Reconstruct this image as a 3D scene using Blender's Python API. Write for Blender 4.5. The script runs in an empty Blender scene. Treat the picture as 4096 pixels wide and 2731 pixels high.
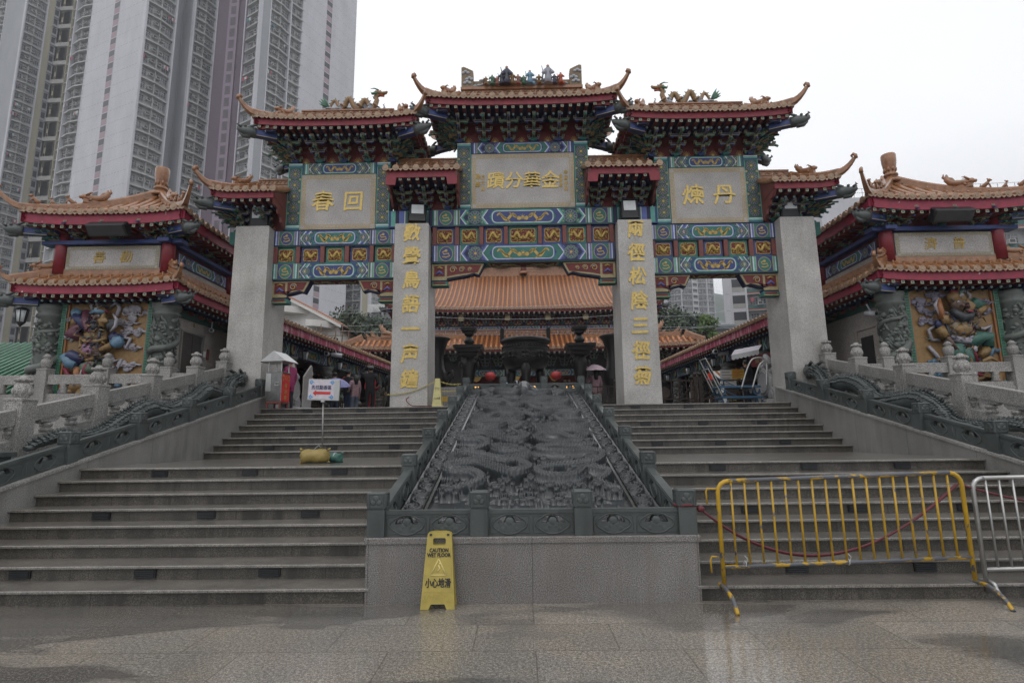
import bpy, bmesh, math, random
import numpy as np
from mathutils import Vector, Matrix
from mathutils.geometry import tessellate_polygon
random.seed(7); RNG = np.random.default_rng(7)
scene = bpy.context.scene
COL = scene.collection
PI = math.pi; R = math.radians
sin, cos = math.sin, math.cos
# ---------------------------------------------------------------- materials
MATS = {}
def node(nt, typ, **kw):
  n = nt.nodes.new(typ)
  for k, v in kw.items():
    if k in n.inputs: n.inputs[k].default_value = v
    else: setattr(n, k, v)
  return n
def ramp(nt, fac, stops):
  r = nt.nodes.new('ShaderNodeValToRGB')
  e = r.color_ramp.elements
  while len(e) < len(stops): e.new(0.5)
  for i, (p, c) in enumerate(stops):
    e[i].position = p; e[i].color = (*c, 1) if len(c) == 3 else c
  nt.links.new(fac, r.inputs[0]); return r.outputs[0]
def mixc(nt, fac, a, b, mode='MIX'):
  m = nt.nodes.new('ShaderNodeMix'); m.data_type = 'RGBA'; m.blend_type = mode
  for s, v in ((m.inputs[0], fac), (m.inputs[6], a), (m.inputs[7], b)):
    if hasattr(v, 'is_linked'): nt.links.new(v, s)
    elif isinstance(v, (int, float)): s.default_value = v
    else: s.default_value = (*v, 1)
  return m.outputs[2]
def math_(nt, op, a, b=None, c=None):
  m = nt.nodes.new('ShaderNodeMath'); m.operation = op
  for i, v in enumerate((a, b, c)):
    if v is None: continue
    if hasattr(v, 'is_linked'): nt.links.new(v, m.inputs[i])
    else: m.inputs[i].default_value = v
  return m.outputs[0]
def base_mat(name):
  m = bpy.data.materials.new(name); m.use_nodes = True
  nt = m.node_tree; b = nt.nodes['Principled BSDF']; MATS[name] = m
  return m, nt, b
def pos(nt, scale=(1, 1, 1)):
  g = nt.nodes.new('ShaderNodeNewGeometry')
  mp = nt.nodes.new('ShaderNodeMapping'); mp.inputs['Scale'].default_value = scale
  nt.links.new(g.outputs['Position'], mp.inputs[0]); return mp.outputs[0]
def noise(nt, vec, scale, detail=4, rough=.55, dist=0):
  n = nt.nodes.new('ShaderNodeTexNoise')
  n.inputs['Scale'].default_value = scale; n.inputs['Detail'].default_value = detail
  n.inputs['Roughness'].default_value = rough; n.inputs['Distortion'].default_value = dist
  nt.links.new(vec, n.inputs['Vector']); return n.outputs['Fac']
def bump(nt, b, h, strength=.3, dist=.01):
  n = nt.nodes.new('ShaderNodeBump'); n.inputs['Strength'].default_value = strength
  n.inputs['Distance'].default_value = dist
  nt.links.new(h, n.inputs['Height']); nt.links.new(n.outputs[0], b.inputs['Normal'])
def paint(name, c, rough=.5, metal=0, var=.18, scale=6, dirt=.25, bumpk=.1, spec=.5, stretch=1):
  """painted / plain surface with uneven tone and a little grime"""
  m, nt, b = base_mat(name); p = pos(nt, (1, 1, stretch))
  n = noise(nt, p, scale, 6); f = noise(nt, p, scale * 9, 3)
  lo = tuple(x * (1 - var) for x in c); hi = tuple(min(1, x * (1 + var)) for x in c)
  col = ramp(nt, n, [(.3, lo), (.7, hi)])
  if dirt:
    d = ramp(nt, f, [(.45, (0, 0, 0)), (.75, (1, 1, 1))])
    dk = tuple(x * .45 + .01 for x in c)
    mm = math_(nt, 'MULTIPLY', d, dirt)
    col = mixc(nt, mm, col, dk)
  nt.links.new(col, b.inputs['Base Color'])
  b.inputs['Roughness'].default_value = rough; b.inputs['Metallic'].default_value = metal
  b.inputs['Specular IOR Level'].default_value = spec
  if bumpk: bump(nt, b, f, bumpk, .01)
  return m
def granite(name, lo, mid, hi, scale=55, rough=.5, coat=0, joints=None, stain=0, stainc=(.03, .028, .025), speck=.5, bumpk=.05):
  m, nt, b = base_mat(name); p = pos(nt)
  n = noise(nt, p, scale, 3, .7); big = noise(nt, p, 1.3, 4)
  col = ramp(nt, n, [(.36, lo), (.5, mid), (.64, hi)])
  v = nt.nodes.new('ShaderNodeTexVoronoi'); v.inputs['Scale'].default_value = scale * 1.1
  nt.links.new(p, v.inputs['Vector'])
  sp = ramp(nt, v.outputs['Distance'], [(.08, (1, 1, 1)), (.2, (0, 0, 0))])
  col = mixc(nt, math_(nt, 'MULTIPLY', sp, speck), col, tuple(x * .35 for x in lo))
  tone = ramp(nt, big, [(.3, (.78, .78, .78)), (.7, (1.12, 1.12, 1.12))])
  col = mixc(nt, 1.0, col, tone, 'MULTIPLY')
  if joints:                               # (axis X|Y|Z spacing, shift, width)
    g = nt.nodes.new('ShaderNodeNewGeometry'); s = nt.nodes.new('ShaderNodeSeparateXYZ')
    nt.links.new(g.outputs['Position'], s.inputs[0])
    for ax, sp_, sh, w, zq in joints:
      x = s.outputs[ax]
      if zq:
        q = math_(nt, 'FLOOR', math_(nt, 'MULTIPLY', s.outputs['Z'], 1 / zq))
        x = math_(nt, 'ADD', x, math_(nt, 'MULTIPLY', q, sp_ * .377))
      f = math_(nt, 'FRACT', math_(nt, 'MULTIPLY', math_(nt, 'ADD', x, sh + 100 * sp_), 1 / sp_))
      j = math_(nt, 'LESS_THAN', f, w / sp_)
      col = mixc(nt, math_(nt, 'MULTIPLY', j, .6), col, tuple(x * .3 for x in lo))
  if stain:
    ps = pos(nt, (5, 5, .6)); sn = noise(nt, ps, 1.0, 5, .65)
    ps2 = pos(nt, (1, 1, 1)); sn2 = noise(nt, ps2, .9, 3)
    k = math_(nt, 'MULTIPLY', ramp(nt, sn, [(.44, (0, 0, 0)), (.6, (1, 1, 1))]), ramp(nt, sn2, [(.35, (.25,)*3), (.65, (1,)*3)]))
    col = mixc(nt, math_(nt, 'MULTIPLY', k, stain), col, stainc)
  nt.links.new(col, b.inputs['Base Color'])
  b.inputs['Roughness'].default_value = rough
  if coat:
    b.inputs['Coat Weight'].default_value = coat; b.inputs['Coat Roughness'].default_value = .12
  bump(nt, b, n, bumpk, .004)
  return m
def emis(name, c, s):
  m, nt, b = base_mat(name)
  b.inputs['Base Color'].default_value = (*c, 1); b.inputs['Emission Color'].default_value = (*c, 1)
  b.inputs['Emission Strength'].default_value = s; return m
granite('granite_pillar', (.24, .23, .215), (.42, .405, .385), (.54, .525, .50), 60, .55, speck=.6, stain=.22, stainc=(.2, .175, .14))
granite('granite_panel', (.25, .235, .22), (.38, .36, .345), (.47, .455, .43), 42, .5, speck=.7)
granite('granite_plinth', (.05, .048, .046), (.17, .162, .155), (.34, .32, .30), 105, .4, .12, stain=.45, stainc=(.12, .1, .08), joints=[('X', 1.62, 1.62, .008, 0)])
granite('granite_wall', (.09, .09, .088), (.22, .215, .205), (.34, .33, .315), 90, .5, stain=.4, stainc=(.07, .065, .058), joints=[('Y', 1.45, .2, .01, 0)])
granite('granite_rail', (.1, .098, .094), (.26, .252, .24), (.45, .44, .42), 70, .6, stain=.3, stainc=(.12, .115, .105))
granite('granite_riser', (.024, .021, .017), (.078, .07, .058), (.16, .144, .122), 95, .45, .1, stain=.9, stainc=(.024, .021, .017), joints=[('X', 1.36, .3, .012, .15)])  # step granite darkened; riser shade put into the colour, besides the stains
granite('granite_tread', (.065, .06, .052), (.175, .162, .142), (.31, .288, .255), 95, .3, .7, stain=.5, stainc=(.06, .055, .048), joints=[('X', 1.36, .9, .006, .15)])  # step granite lightened; light on the treads put into the colour
granite('terrace_floor', (.07, .066, .06), (.16, .15, .135), (.24, .225, .2), 50, .3, .3)
granite('wall_stone', (.22, .2, .18), (.33, .3, .27), (.42, .385, .35), 40, .6, speck=.4)
def carved(name, c, rough=.42, coat=.15):
  m, nt, b = base_mat(name); p = pos(nt)
  n = noise(nt, p, 2.2, 6); f = noise(nt, p, 40, 4)
  col = ramp(nt, n, [(.3, tuple(x * .72 for x in c)), (.55, c), (.75, tuple(x * 1.3 for x in c))])
  sp = ramp(nt, f, [(.6, (0, 0, 0)), (.72, (1, 1, 1))])
  col = mixc(nt, math_(nt, 'MULTIPLY', sp, .25), col, tuple(x * 2 for x in c))
  ps = noise(nt, pos(nt, (6, 6, .8)), 1, 4)
  k = ramp(nt, ps, [(.55, (0, 0, 0)), (.7, (1, 1, 1))])
  col = mixc(nt, math_(nt, 'MULTIPLY', k, .45), col, tuple(x * .35 for x in c))
  nt.links.new(col, b.inputs['Base Color']); b.inputs['Roughness'].default_value = rough
  b.inputs['Coat Weight'].default_value = coat; b.inputs['Coat Roughness'].default_value = .18
  bump(nt, b, f, .15, .006); return m
carved('dark_stone', (.064, .075, .073), .46, .12)
carved('relief_stone', (.029, .034, .037), .32, .42)
carved('pillar_carving', (.11, .125, .112), .55, .05)
carved('bronze_dark', (.018, .017, .016), .42, .1)
def tile(name, c, coat=.45):
  m, nt, b = base_mat(name); p = pos(nt)
  n = noise(nt, p, 7, 5); f = noise(nt, p, 30, 3)
  col = ramp(nt, n, [(.28, tuple(x * .6 for x in c)), (.5, c), (.72, (c[0] * 1.25, c[1] * 1.3, c[2] * 1.5))])
  d = ramp(nt, f, [(.5, (0, 0, 0)), (.8, (1, 1, 1))])
  col = mixc(nt, math_(nt, 'MULTIPLY', d, .4), col, tuple(x * .4 for x in c))
  nt.links.new(col, b.inputs['Base Color']); b.inputs['Roughness'].default_value = .38
  b.inputs['Coat Weight'].default_value = coat; b.inputs['Coat Roughness'].default_value = .14
  bump(nt, b, f, .12, .01); return m
tile('glazed_tile', (.30, .135, .055)); tile('ridge_tile', (.27, .122, .05)); tile('tile_end', (.29, .18, .10))
tile('hall_tile', (.40, .155, .05), .25); tile('tile_gap_shade', (.15, .055, .022), .1); tile('green_tile', (.03, .15, .075)); tile('pale_tile', (.45, .2, .12))
def peeling(name, c, under=(.5, .47, .42), amt=.66, scale=(3, 3, 3), width=.02, rough=.5):
  m, nt, b = base_mat(name); n = noise(nt, pos(nt, scale), 1.6, 6, .6); n2 = noise(nt, pos(nt), 5, 5)
  col = ramp(nt, n2, [(.3, tuple(x * .75 for x in c)), (.7, tuple(x * 1.2 for x in c))])
  k = ramp(nt, n, [(amt, (0, 0, 0)), (amt + width, (1, 1, 1))])
  col = mixc(nt, k, col, under); nt.links.new(col, b.inputs['Base Color'])
  b.inputs['Roughness'].default_value = rough; return m
peeling('red_fascia', (.26, .018, .045), amt=.69)
peeling('red_fascia_gate', (.20, .013, .026), amt=.8)
peeling('red_fascia_worn', (.34, .04, .09), (.62, .42, .46), .5, (5, 5, .9), .16)
paint('red_brown', (.16, .045, .038), .55); paint('red_post', (.2, .014, .025), .4)
paint('red_deep', (.13, .012, .012), .6)
paint('blue', (.022, .042, .16), .5); paint('blue_light', (.10, .14, .40), .5)
paint('green', (.022, .14, .115), .5); paint('green_dark', (.015, .075, .055), .5)
paint('green_light', (.09, .32, .27), .5); paint('navy', (.009, .012, .05), .6)
paint('pale', (.52, .54, .58), .5); paint('gold', (.42, .29, .08), .42, .25, .2, 20); paint('gold_dull', (.30, .25, .13), .5, .1, .25, 20)
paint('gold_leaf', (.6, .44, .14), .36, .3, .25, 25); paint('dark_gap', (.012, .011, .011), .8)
paint('black_metal', (.014, .015, .017), .4, .2); paint('lamp_glass', (.6, .63, .64), .15, 0, .1, 5, .2)
paint('beam_end', (.30, .3, .22), .55); paint('dot_end', (.24, .36, .36), .4)
paint('shrine', (.19, .14, .085), .6); paint('wood_dark', (.045, .026, .018), .6); paint('wood', (.14, .065, .03), .5)
paint('stucco', (.60, .59, .56), .8, 0, .08, 1.5, .12); paint('white_paint', (.66, .66, .65), .6, 0, .1, 2, .15)
# ---------------------------------------------------------------- mesh helper
class MB:
  def __init__(s): s.v = []; s.f = []; s.m = []; s.sm = []; s.names = []
  def mi(s, m):
    if m not in s.names: s.names.append(m)
    return s.names.index(m)
  def add(s, vs, fs, m, smooth=False):
    b = len(s.v); i = s.mi(m); s.v.extend(tuple(v) for v in vs)
    for f in fs: s.f.append(tuple(b + k for k in f)); s.m.append(i); s.sm.append(smooth)
  def quad(s, a, b, c, d, m): s.add([a, b, c, d], [(0, 1, 2, 3)], m)
  def box(s, x0, y0, z0, x1, y1, z1, m):
    s.add([(x0, y0, z0), (x1, y0, z0), (x1, y1, z0), (x0, y1, z0), (x0, y0, z1), (x1, y0, z1), (x1, y1, z1), (x0, y1, z1)],
       [(0, 3, 2, 1), (4, 5, 6, 7), (0, 1, 5, 4), (1, 2, 6, 5), (2, 3, 7, 6), (3, 0, 4, 7)], m)
  def bbox(s, x0, y0, z0, x1, y1, z1, m, r=.01):
    """box with chamfered vertical and top edges"""
    r = min(r, (x1 - x0) * .4, (y1 - y0) * .4, (z1 - z0) * .4)
    def ring(z, k): return [(x0 + r, y0 + k, z), (x1 - r, y0 + k, z), (x1 - k, y0 + r, z), (x1 - k, y1 - r, z), (x1 - r, y1 - k, z), (x0 + r, y1 - k, z), (x0 + k, y1 - r, z), (x0 + k, y0 + r, z)]
    s.loft([ring(z0, 0), ring(z1 - r, 0), ring(z1, r)], m, caps=True, smooth=False)
  def obox(s, c, hx, hy, hz, M3, m):
    vs = []
    for dz in (-1, 1):
      for dx, dy in ((-1, -1), (1, -1), (1, 1), (-1, 1)): vs.append(Vector(c) + M3 @ Vector((dx * hx, dy * hy, dz * hz)))
    s.add(vs, [(0, 3, 2, 1), (4, 5, 6, 7), (0, 1, 5, 4), (1, 2, 6, 5), (2, 3, 7, 6), (3, 0, 4, 7)], m)
  def bar(s, a, b, w, h, m):
    """rectangular bar from a to b (h across the vertical-ish side)"""
    a = Vector(a); b = Vector(b); d = (b - a).normalized()
    up = Vector((0, 0, 1)) if abs(d.z) < .95 else Vector((0, 1, 0))
    x = d.cross(up).normalized(); y = x.cross(d).normalized()
    vs = [p + x * (i * w / 2) + y * (j * h / 2) for p in (a, b) for i, j in ((-1, -1), (1, -1), (1, 1), (-1, 1))]
    s.add(vs, [(0, 1, 2, 3), (7, 6, 5, 4), (0, 4, 5, 1), (1, 5, 6, 2), (2, 6, 7, 3), (3, 7, 4, 0)], m)
  def loft(s, rings, m, caps=True, smooth=True, closed=True):
    n = len(rings[0]); vs = [p for r in rings for p in r]; fs = []
    for i in range(len(rings) - 1):
      for j in range(n if closed else n - 1):
        k = (j + 1) % n; fs.append((i * n + j, i * n + k, (i + 1) * n + k, (i + 1) * n + j))
    s.add(vs, fs, m, smooth)
    if caps:
      b = len(s.v) - len(vs)
      s.f.append(tuple(b + j for j in reversed(range(n)))); s.m.append(s.mi(m)); s.sm.append(False)
      e = b + (len(rings) - 1) * n
      s.f.append(tuple(e + j for j in range(n))); s.m.append(s.mi(m)); s.sm.append(False)
  def tube(s, pts, rad, m, n=8, caps=True, flat=1.0, smooth=True):
    pts = [Vector(p) for p in pts]; k = len(pts)
    if not hasattr(rad, '__len__'): rad = [rad] * k
    rings = []; nrm = None
    for i, p in enumerate(pts):
      d = (pts[min(i + 1, k - 1)] - pts[max(i - 1, 0)])
      if d.length < 1e-9: d = Vector((0, 0, 1))
      d.normalize()
      if nrm is None:
        nrm = d.cross(Vector((0, 0, 1)))
        if nrm.length < .05: nrm = d.cross(Vector((0, 1, 0)))
      nrm = (nrm - d * nrm.dot(d)).normalized(); bn = d.cross(nrm)
      rings.append([p + (nrm * cos(2 * PI * j / n) + bn * sin(2 * PI * j / n) * flat) * rad[i] for j in range(n)])
    s.loft(rings, m, caps, smooth)
  def cyl(s, a, b, r0, m, r1=None, n=12, caps=True): s.tube([a, b], [r0, r0 if r1 is None else r1], m, n, caps)
  def lathe(s, c, prof, m, n=20, sq=False, smooth=True):
    c = Vector(c); rings = []
    for r, z in prof:
      if sq: rings.append([c + Vector((r * a, r * b, z)) for a, b in ((-1, -1), (1, -1), (1, 1), (-1, 1))])
      else: rings.append([c + Vector((r * cos(2 * PI * j / n), r * sin(2 * PI * j / n), z)) for j in range(n)])
    s.loft(rings, m, True, smooth and not sq)
  def ball(s, c, r, m, n=10, sc=(1, 1, 1), rot=None):
    c = Vector(c); rings = []; h = max(4, n // 2 + 1)
    for i in range(h + 1):
      t = PI * i / h; q = max(sin(t), .02)
      ring = []
      for j in range(n):
        v = Vector((q * cos(2 * PI * j / n) * sc[0], q * sin(2 * PI * j / n) * sc[1], -cos(t) * sc[2])) * r
        ring.append(c + (rot @ v if rot else v))
      rings.append(ring)
    s.loft(rings, m, True, True)
  def prism(s, poly, a, b, m, axis='Y'):
    """2-D outline (u,v) extruded between a and b: axis Y -> u=x v=z, X -> u=y v=z, Z -> u=x v=y"""
    P = {'Y': lambda u, v, w: (u, w, v), 'X': lambda u, v, w: (w, u, v), 'Z': lambda u, v, w: (u, v, w)}[axis]
    n = len(poly); vs = [P(u, v, a) for u, v in poly] + [P(u, v, b) for u, v in poly]
    tri = tessellate_polygon([[Vector((u, v, 0)) for u, v in poly]])
    fs = [tuple(t) for t in tri] + [tuple(n + i for i in reversed(t)) for t in tri]
    fs += [(i, (i + 1) % n, n + (i + 1) % n, n + i) for i in range(n)]
    s.add(vs, fs, m)
  def plate(s, outer, holes, a, b, m, axis='Y'):
    """as prism, with holes through it"""
    P = {'Y': lambda u, v, w: (u, w, v), 'X': lambda u, v, w: (w, u, v), 'Z': lambda u, v, w: (u, v, w)}[axis]
    loops = [outer] + holes; flat = [p for l in loops for p in l]; n = len(flat)
    tri = tessellate_polygon([[Vector((u, v, 0)) for u, v in l] for l in loops])
    vs = [P(u, v, a) for u, v in flat] + [P(u, v, b) for u, v in flat]
    fs = [tuple(t) for t in tri] + [tuple(n + i for i in reversed(t)) for t in tri]
    o = 0
    for l in loops:
      k = len(l)
      fs += [(o + i, o + (i + 1) % k, n + o + (i + 1) % k, n + o + i) for i in range(k)]; o += k
    s.add(vs, fs, m)
  def sheet(s, grid, m, smooth=True):
    h = len(grid); w = len(grid[0]); vs = [p for r in grid for p in r]
    s.add(vs, [(i * w + j, i * w + j + 1, (i + 1) * w + j + 1, (i + 1) * w + j) for i in range(h - 1) for j in range(w - 1)], m, smooth)
  def xform(s, M):
    s.v = [tuple(M @ Vector(v)) for v in s.v]; return s
  def build(s, name, parent=None, fixn=True):
    me = bpy.data.meshes.new(name); me.from_pydata(s.v, [], s.f)
    for n in s.names: me.materials.append(MATS[n])
    me.polygons.foreach_set('material_index', s.m); me.polygons.foreach_set('use_smooth', s.sm)
    me.update()
    if fixn:
      bm = bmesh.new(); bm.from_mesh(me); bmesh.ops.recalc_face_normals(bm, faces=bm.faces); bm.to_mesh(me); bm.free()
    o = bpy.data.objects.new(name, me); COL.objects.link(o)
    if parent: o.parent = parent
    return o
def tag(o, label=None, cat=None, group=None, kind=None):
  if label: o['label'] = label
  if cat: o['category'] = cat
  if group: o['group'] = group
  if kind: o['kind'] = kind
  return o
def empty(name, loc, label=None, cat=None, group=None):
  o = bpy.data.objects.new(name, None); COL.objects.link(o); o.location = loc
  o.empty_display_size = .2
  return tag(o, label, cat, group)
def part(mb, name, root, label=None):
  """mesh built in world coordinates, parented to a thing (keeps its place)"""
  o = mb.build(name); o.parent = root
  M = Matrix.Identity(4); q = root
  o.matrix_parent_inverse = world(root).inverted()
  if label: o['label'] = label
  return o
def world(o):
  M = o.matrix_basis.copy(); p = o
  while p.parent is not None:
    M = p.parent.matrix_basis @ p.matrix_parent_inverse @ M if False else p.parent.matrix_basis @ (p.matrix_parent_inverse @ M); p = p.parent
  return M
def copy_tree(o, parent=None):
  c = o.copy(); COL.objects.link(c)
  if parent: c.parent = parent; c.matrix_parent_inverse = o.matrix_parent_inverse.copy()
  for ch in list(o.children): copy_tree(ch, c)
  return c
def evaluated(ob):
  sc = bpy.data.scenes.new('scratch'); sc.collection.objects.link(ob); vl = sc.view_layers[0]; vl.update(); dg = vl.depsgraph; dg.update()
  me = bpy.data.meshes.new_from_object(ob.evaluated_get(dg)); sc.collection.objects.unlink(ob); bpy.data.scenes.remove(sc); return me
def text_mb(mb, body, size, M, m, depth=.012, bold=0.0, sx=1.0, shear=0.0, align='CENTER', wob=0.0):
  """letters as solid meshes, added to mb; M places the text plane (x right, y up, z out)"""
  cu = bpy.data.curves.new('letters', 'FONT'); cu.body = body; cu.size = size
  cu.align_x = align; cu.align_y = 'CENTER'; cu.extrude = depth; cu.shear = shear; cu.resolution_u = 2
  ob = bpy.data.objects.new('letters', cu); me = evaluated(ob)
  offs = [(0, 0)] if not bold else [(0, 0), (bold, 0), (-bold, 0), (0, bold), (0, -bold), (bold * .7, bold * .7), (-bold * .7, -bold * .7), (bold * .7, -bold * .7), (-bold * .7, bold * .7)]
  fs = [tuple(p.vertices) for p in me.polygons]
  for qi, (ox, oy) in enumerate(offs):
   vs = []
   for v in me.vertices:
    p = Vector((v.co.x * sx, v.co.y, v.co.z))
    p.x += ox; p.y += oy; p.z += .0004 * qi * (1 if v.co.z > 0 else -1)
    if wob:
      p.x += wob * size * sin(p.y / size * 7 + p.x / size * 3); p.y += wob * size * sin(p.x / size * 6 + 1.3)
    vs.append(M @ p)
   mb.add(vs, fs, m)
  bpy.data.objects.remove(ob); bpy.data.curves.remove(cu); bpy.data.meshes.remove(me)
def face_front(x, y, z):            # text plane facing -Y
  return Matrix.Translation((x, y, z)) @ Matrix(((1, 0, 0, 0), (0, 0, -1, 0), (0, 1, 0, 0), (0, 0, 0, 1)))
def strip_front(mb, x0, x1, z0, z1, y, m): mb.quad((x0, y, z0), (x1, y, z0), (x1, y, z1), (x0, y, z1), m)
def poly_front(mb, pts, y, m):
  tri = tessellate_polygon([[Vector((u, v, 0)) for u, v in pts]])
  mb.add([(u, y, v) for u, v in pts], [tuple(t) for t in tri], m)
def disc_front(mb, x, z, r, y, m, n=16, rz=None):
  rz = rz or r
  poly_front(mb, [(x + r * cos(2 * PI * i / n), z + rz * sin(2 * PI * i / n)) for i in range(n)], y, m)
def ribbon(mb, pts, w, y, m):
  """flat stroke on a -Y facing plane through (x,z) points"""
  n = len(pts); L = []; Rr = []
  for i in range(n):
    a = pts[max(i - 1, 0)]; b = pts[min(i + 1, n - 1)]; dx = b[0] - a[0]; dz = b[1] - a[1]; l = math.hypot(dx, dz) or 1
    ww = w[i] if hasattr(w, '__len__') else w
    L.append((pts[i][0] - dz / l * ww / 2, y, pts[i][1] + dx / l * ww / 2)); Rr.append((pts[i][0] + dz / l * ww / 2, y, pts[i][1] - dx / l * ww / 2))
  mb.add(L + Rr, [(i, i + 1, n + i + 1, n + i) for i in range(n - 1)], m)
TZ = 2.344                      # terrace level
SY = lambda k: .038 + (k - 1) * .364 if k <= 8 else 5.802 + (k - 9) * .346
SZ = lambda k: .15 * k if k <= 8 else 1.2 + .143 * (k - 8)
# ---------------------------------------------------------------- camera, sky, light
cam_d = bpy.data.cameras.new('camera'); cam = bpy.data.objects.new('camera', cam_d); COL.objects.link(cam)
cam_d.lens = 2226.8 / 4096 * 36; cam_d.sensor_width = 36; cam_d.clip_end = 3000; cam_d.clip_start = .05
th, rl, yw = .167, -.012, -.014
fw = Vector((sin(yw) * cos(th), cos(yw) * cos(th), sin(th))); rt = Vector((cos(yw), -sin(yw), 0)); up = rt.cross(fw)
r2 = cos(rl) * rt + sin(rl) * up; u2 = -sin(rl) * rt + cos(rl) * up
cam.matrix_world = Matrix(((r2.x, u2.x, -fw.x, -.089), (r2.y, u2.y, -fw.y, -5.75), (r2.z, u2.z, -fw.z, 1.608), (0, 0, 0, 1)))
scene.camera = cam
SUN_EL, SUN_AZ = R(58), R(200)
w = bpy.data.worlds.new('World'); scene.world = w; w.use_nodes = True; nt = w.node_tree
bg = nt.nodes['Background']; bg.inputs['Strength'].default_value = .1
sky = nt.nodes.new('ShaderNodeTexSky'); sky.sky_type = 'NISHITA'; sky.sun_disc = False
sky.sun_elevation = SUN_EL; sky.sun_rotation = SUN_AZ; sky.air_density = 1.0; sky.dust_density = 6; sky.ozone_density = 1
tc = nt.nodes.new('ShaderNodeTexCoord'); nz = noise(nt, tc.outputs['Generated'], 1.6, 4, .5)
sp = nt.nodes.new('ShaderNodeSeparateXYZ'); nt.links.new(tc.outputs['Generated'], sp.inputs[0])
zen = ramp(nt, sp.outputs['Z'], [(.0, (6.4, 6.7, 7.1)), (.16, (9.4, 9.6, 10)), (.4, (12.6, 12.7, 12.9)), (1, (13, 13, 13))])
cl = ramp(nt, nz, [(.35, (.93, .94, .96)), (.65, (1.05, 1.05, 1.05))])
cloud = mixc(nt, 1.0, zen, cl, 'MULTIPLY')
nt.links.new(mixc(nt, .9, sky.outputs[0], cloud), bg.inputs['Color'])
sd = bpy.data.lights.new('sun', 'SUN'); sd.energy = .35; sd.angle = R(25); sd.color = (1, .97, .93)
sun = bpy.data.objects.new('sun', sd); COL.objects.link(sun)
sun.rotation_euler = (R(32), 0, R(-20))
scene.view_settings.view_transform = 'Standard'; scene.view_settings.look = 'None'
scene.view_settings.exposure = 0; scene.view_settings.gamma = 1
# ---------------------------------------------------------------- ground
def ground_mat():
  m, nt, b = base_mat('wet_paving'); p = pos(nt)
  n = noise(nt, p, 95, 2, .6); n1 = noise(nt, p, 38, 3, .6); n = math_(nt, 'ADD', math_(nt, 'MULTIPLY', n, .6), math_(nt, 'MULTIPLY', n1, .4)); col = ramp(nt, n, [(.36, (.045, .042, .038)), (.5, (.21, .195, .172)), (.61, (.52, .485, .43))])
  br = nt.nodes.new('ShaderNodeTexBrick'); br.offset = .43; br.inputs['Scale'].default_value = 1
  br.inputs['Brick Width'].default_value = 1.12; br.inputs['Row Height'].default_value = .6; br.inputs['Mortar Size'].default_value = .006
  br.inputs['Color1'].default_value = (1, 1, 1, 1); br.inputs['Color2'].default_value = (.8, .79, .77, 1); br.inputs['Mortar'].default_value = (.45, .43, .4, 1)
  nt.links.new(p, br.inputs['Vector']); col = mixc(nt, 1, col, br.outputs['Color'], 'MULTIPLY')
  ps = nt.nodes.new('ShaderNodeMapping'); ps.inputs['Rotation'].default_value = (0, 0, R(-38)); ps.inputs['Scale'].default_value = (.5, 1.5, 1)
  nt.links.new(p, ps.inputs[0]); wn = noise(nt, ps.outputs[0], .8, 3, .5, .6)
  wet = ramp(nt, wn, [(.50, (0, 0, 0)), (.56, (1, 1, 1))])          # smooth water film
  col = mixc(nt, math_(nt, 'MULTIPLY', wet, .6), col, (.055, .055, .056))
  warm = noise(nt, p, .9, 3); col = mixc(nt, 1, col, ramp(nt, warm, [(.35, (.85, .86, .88)), (.65, (1.15, 1.08, 1.0))]), 'MULTIPLY')
  nt.links.new(col, b.inputs['Base Color'])
  nt.links.new(ramp(nt, wet, [(0, (.42,) * 3), (1, (.2,) * 3)]), b.inputs['Roughness'])
  b.inputs['Coat Weight'].default_value = .8
  sx = nt.nodes.new('ShaderNodeSeparateXYZ'); wob = nt.nodes.new('ShaderNodeVectorMath'); wob.operation = 'ADD'
  wn2 = nt.nodes.new('ShaderNodeTexNoise'); wn2.inputs['Scale'].default_value = 1.7; nt.links.new(p, wn2.inputs['Vector'])
  nt.links.new(p, wob.inputs[0]); nt.links.new(wn2.outputs['Color'], wob.inputs[1]); nt.links.new(wob.outputs[0], sx.inputs[0])
  def near(ax, c_, r_): return math_(nt, 'SMOOTH_MIN', 1.0, math_(nt, 'MULTIPLY', math_(nt, 'MAXIMUM', math_(nt, 'SUBTRACT', r_, math_(nt, 'ABSOLUTE', math_(nt, 'SUBTRACT', sx.outputs[ax], c_))), 0), 2.2), .1)
  pd = math_(nt, 'MAXIMUM', math_(nt, 'MULTIPLY', near('X', 2.75, 1.5), near('Y', -1.0, 2.0)), math_(nt, 'MULTIPLY', near('X', -1.3, .9), near('Y', -1.0, 1.7)))
  pud = math_(nt, 'ADD', math_(nt, 'MULTIPLY', noise(nt, p, .55, 2), .62), math_(nt, 'MULTIPLY', pd, .5))
  nt.links.new(ramp(nt, pud, [(.2, (.34,) * 3), (.36, (.2,) * 3), (.52, (.03,) * 3)]), b.inputs['Coat Roughness'])
  nt.links.new(ramp(nt, pud, [(.22, (.35,) * 3), (.5, (1,) * 3)]), b.inputs['Coat Weight'])
  b.inputs['Coat IOR'].default_value = 1.35
  rip = noise(nt, pos(nt, (1, 3, 1)), 18, 3)
  bn = nt.nodes.new('ShaderNodeBump'); bn.inputs['Strength'].default_value = .10; bn.inputs['Distance'].default_value = .012
  nt.links.new(rip, bn.inputs['Height']); nt.links.new(bn.outputs[0], b.inputs['Coat Normal'])
  bump(nt, b, n, .35, .006)
ground_mat()
g = MB(); g.sheet([[(x, y, 0) for x in (-900, -60, -8, 8, 60, 900)] for y in (-60, -6, 0, 8.0, 60, 1500)], 'wet_paving', False)
tag(g.build('ground', fixn=False), kind='structure')
t = MB(); t.box(-45, SY(16) + .36, .01, 45, 130, TZ, 'terrace_floor'); tag(t.build('terrace'), kind='structure')
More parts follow.
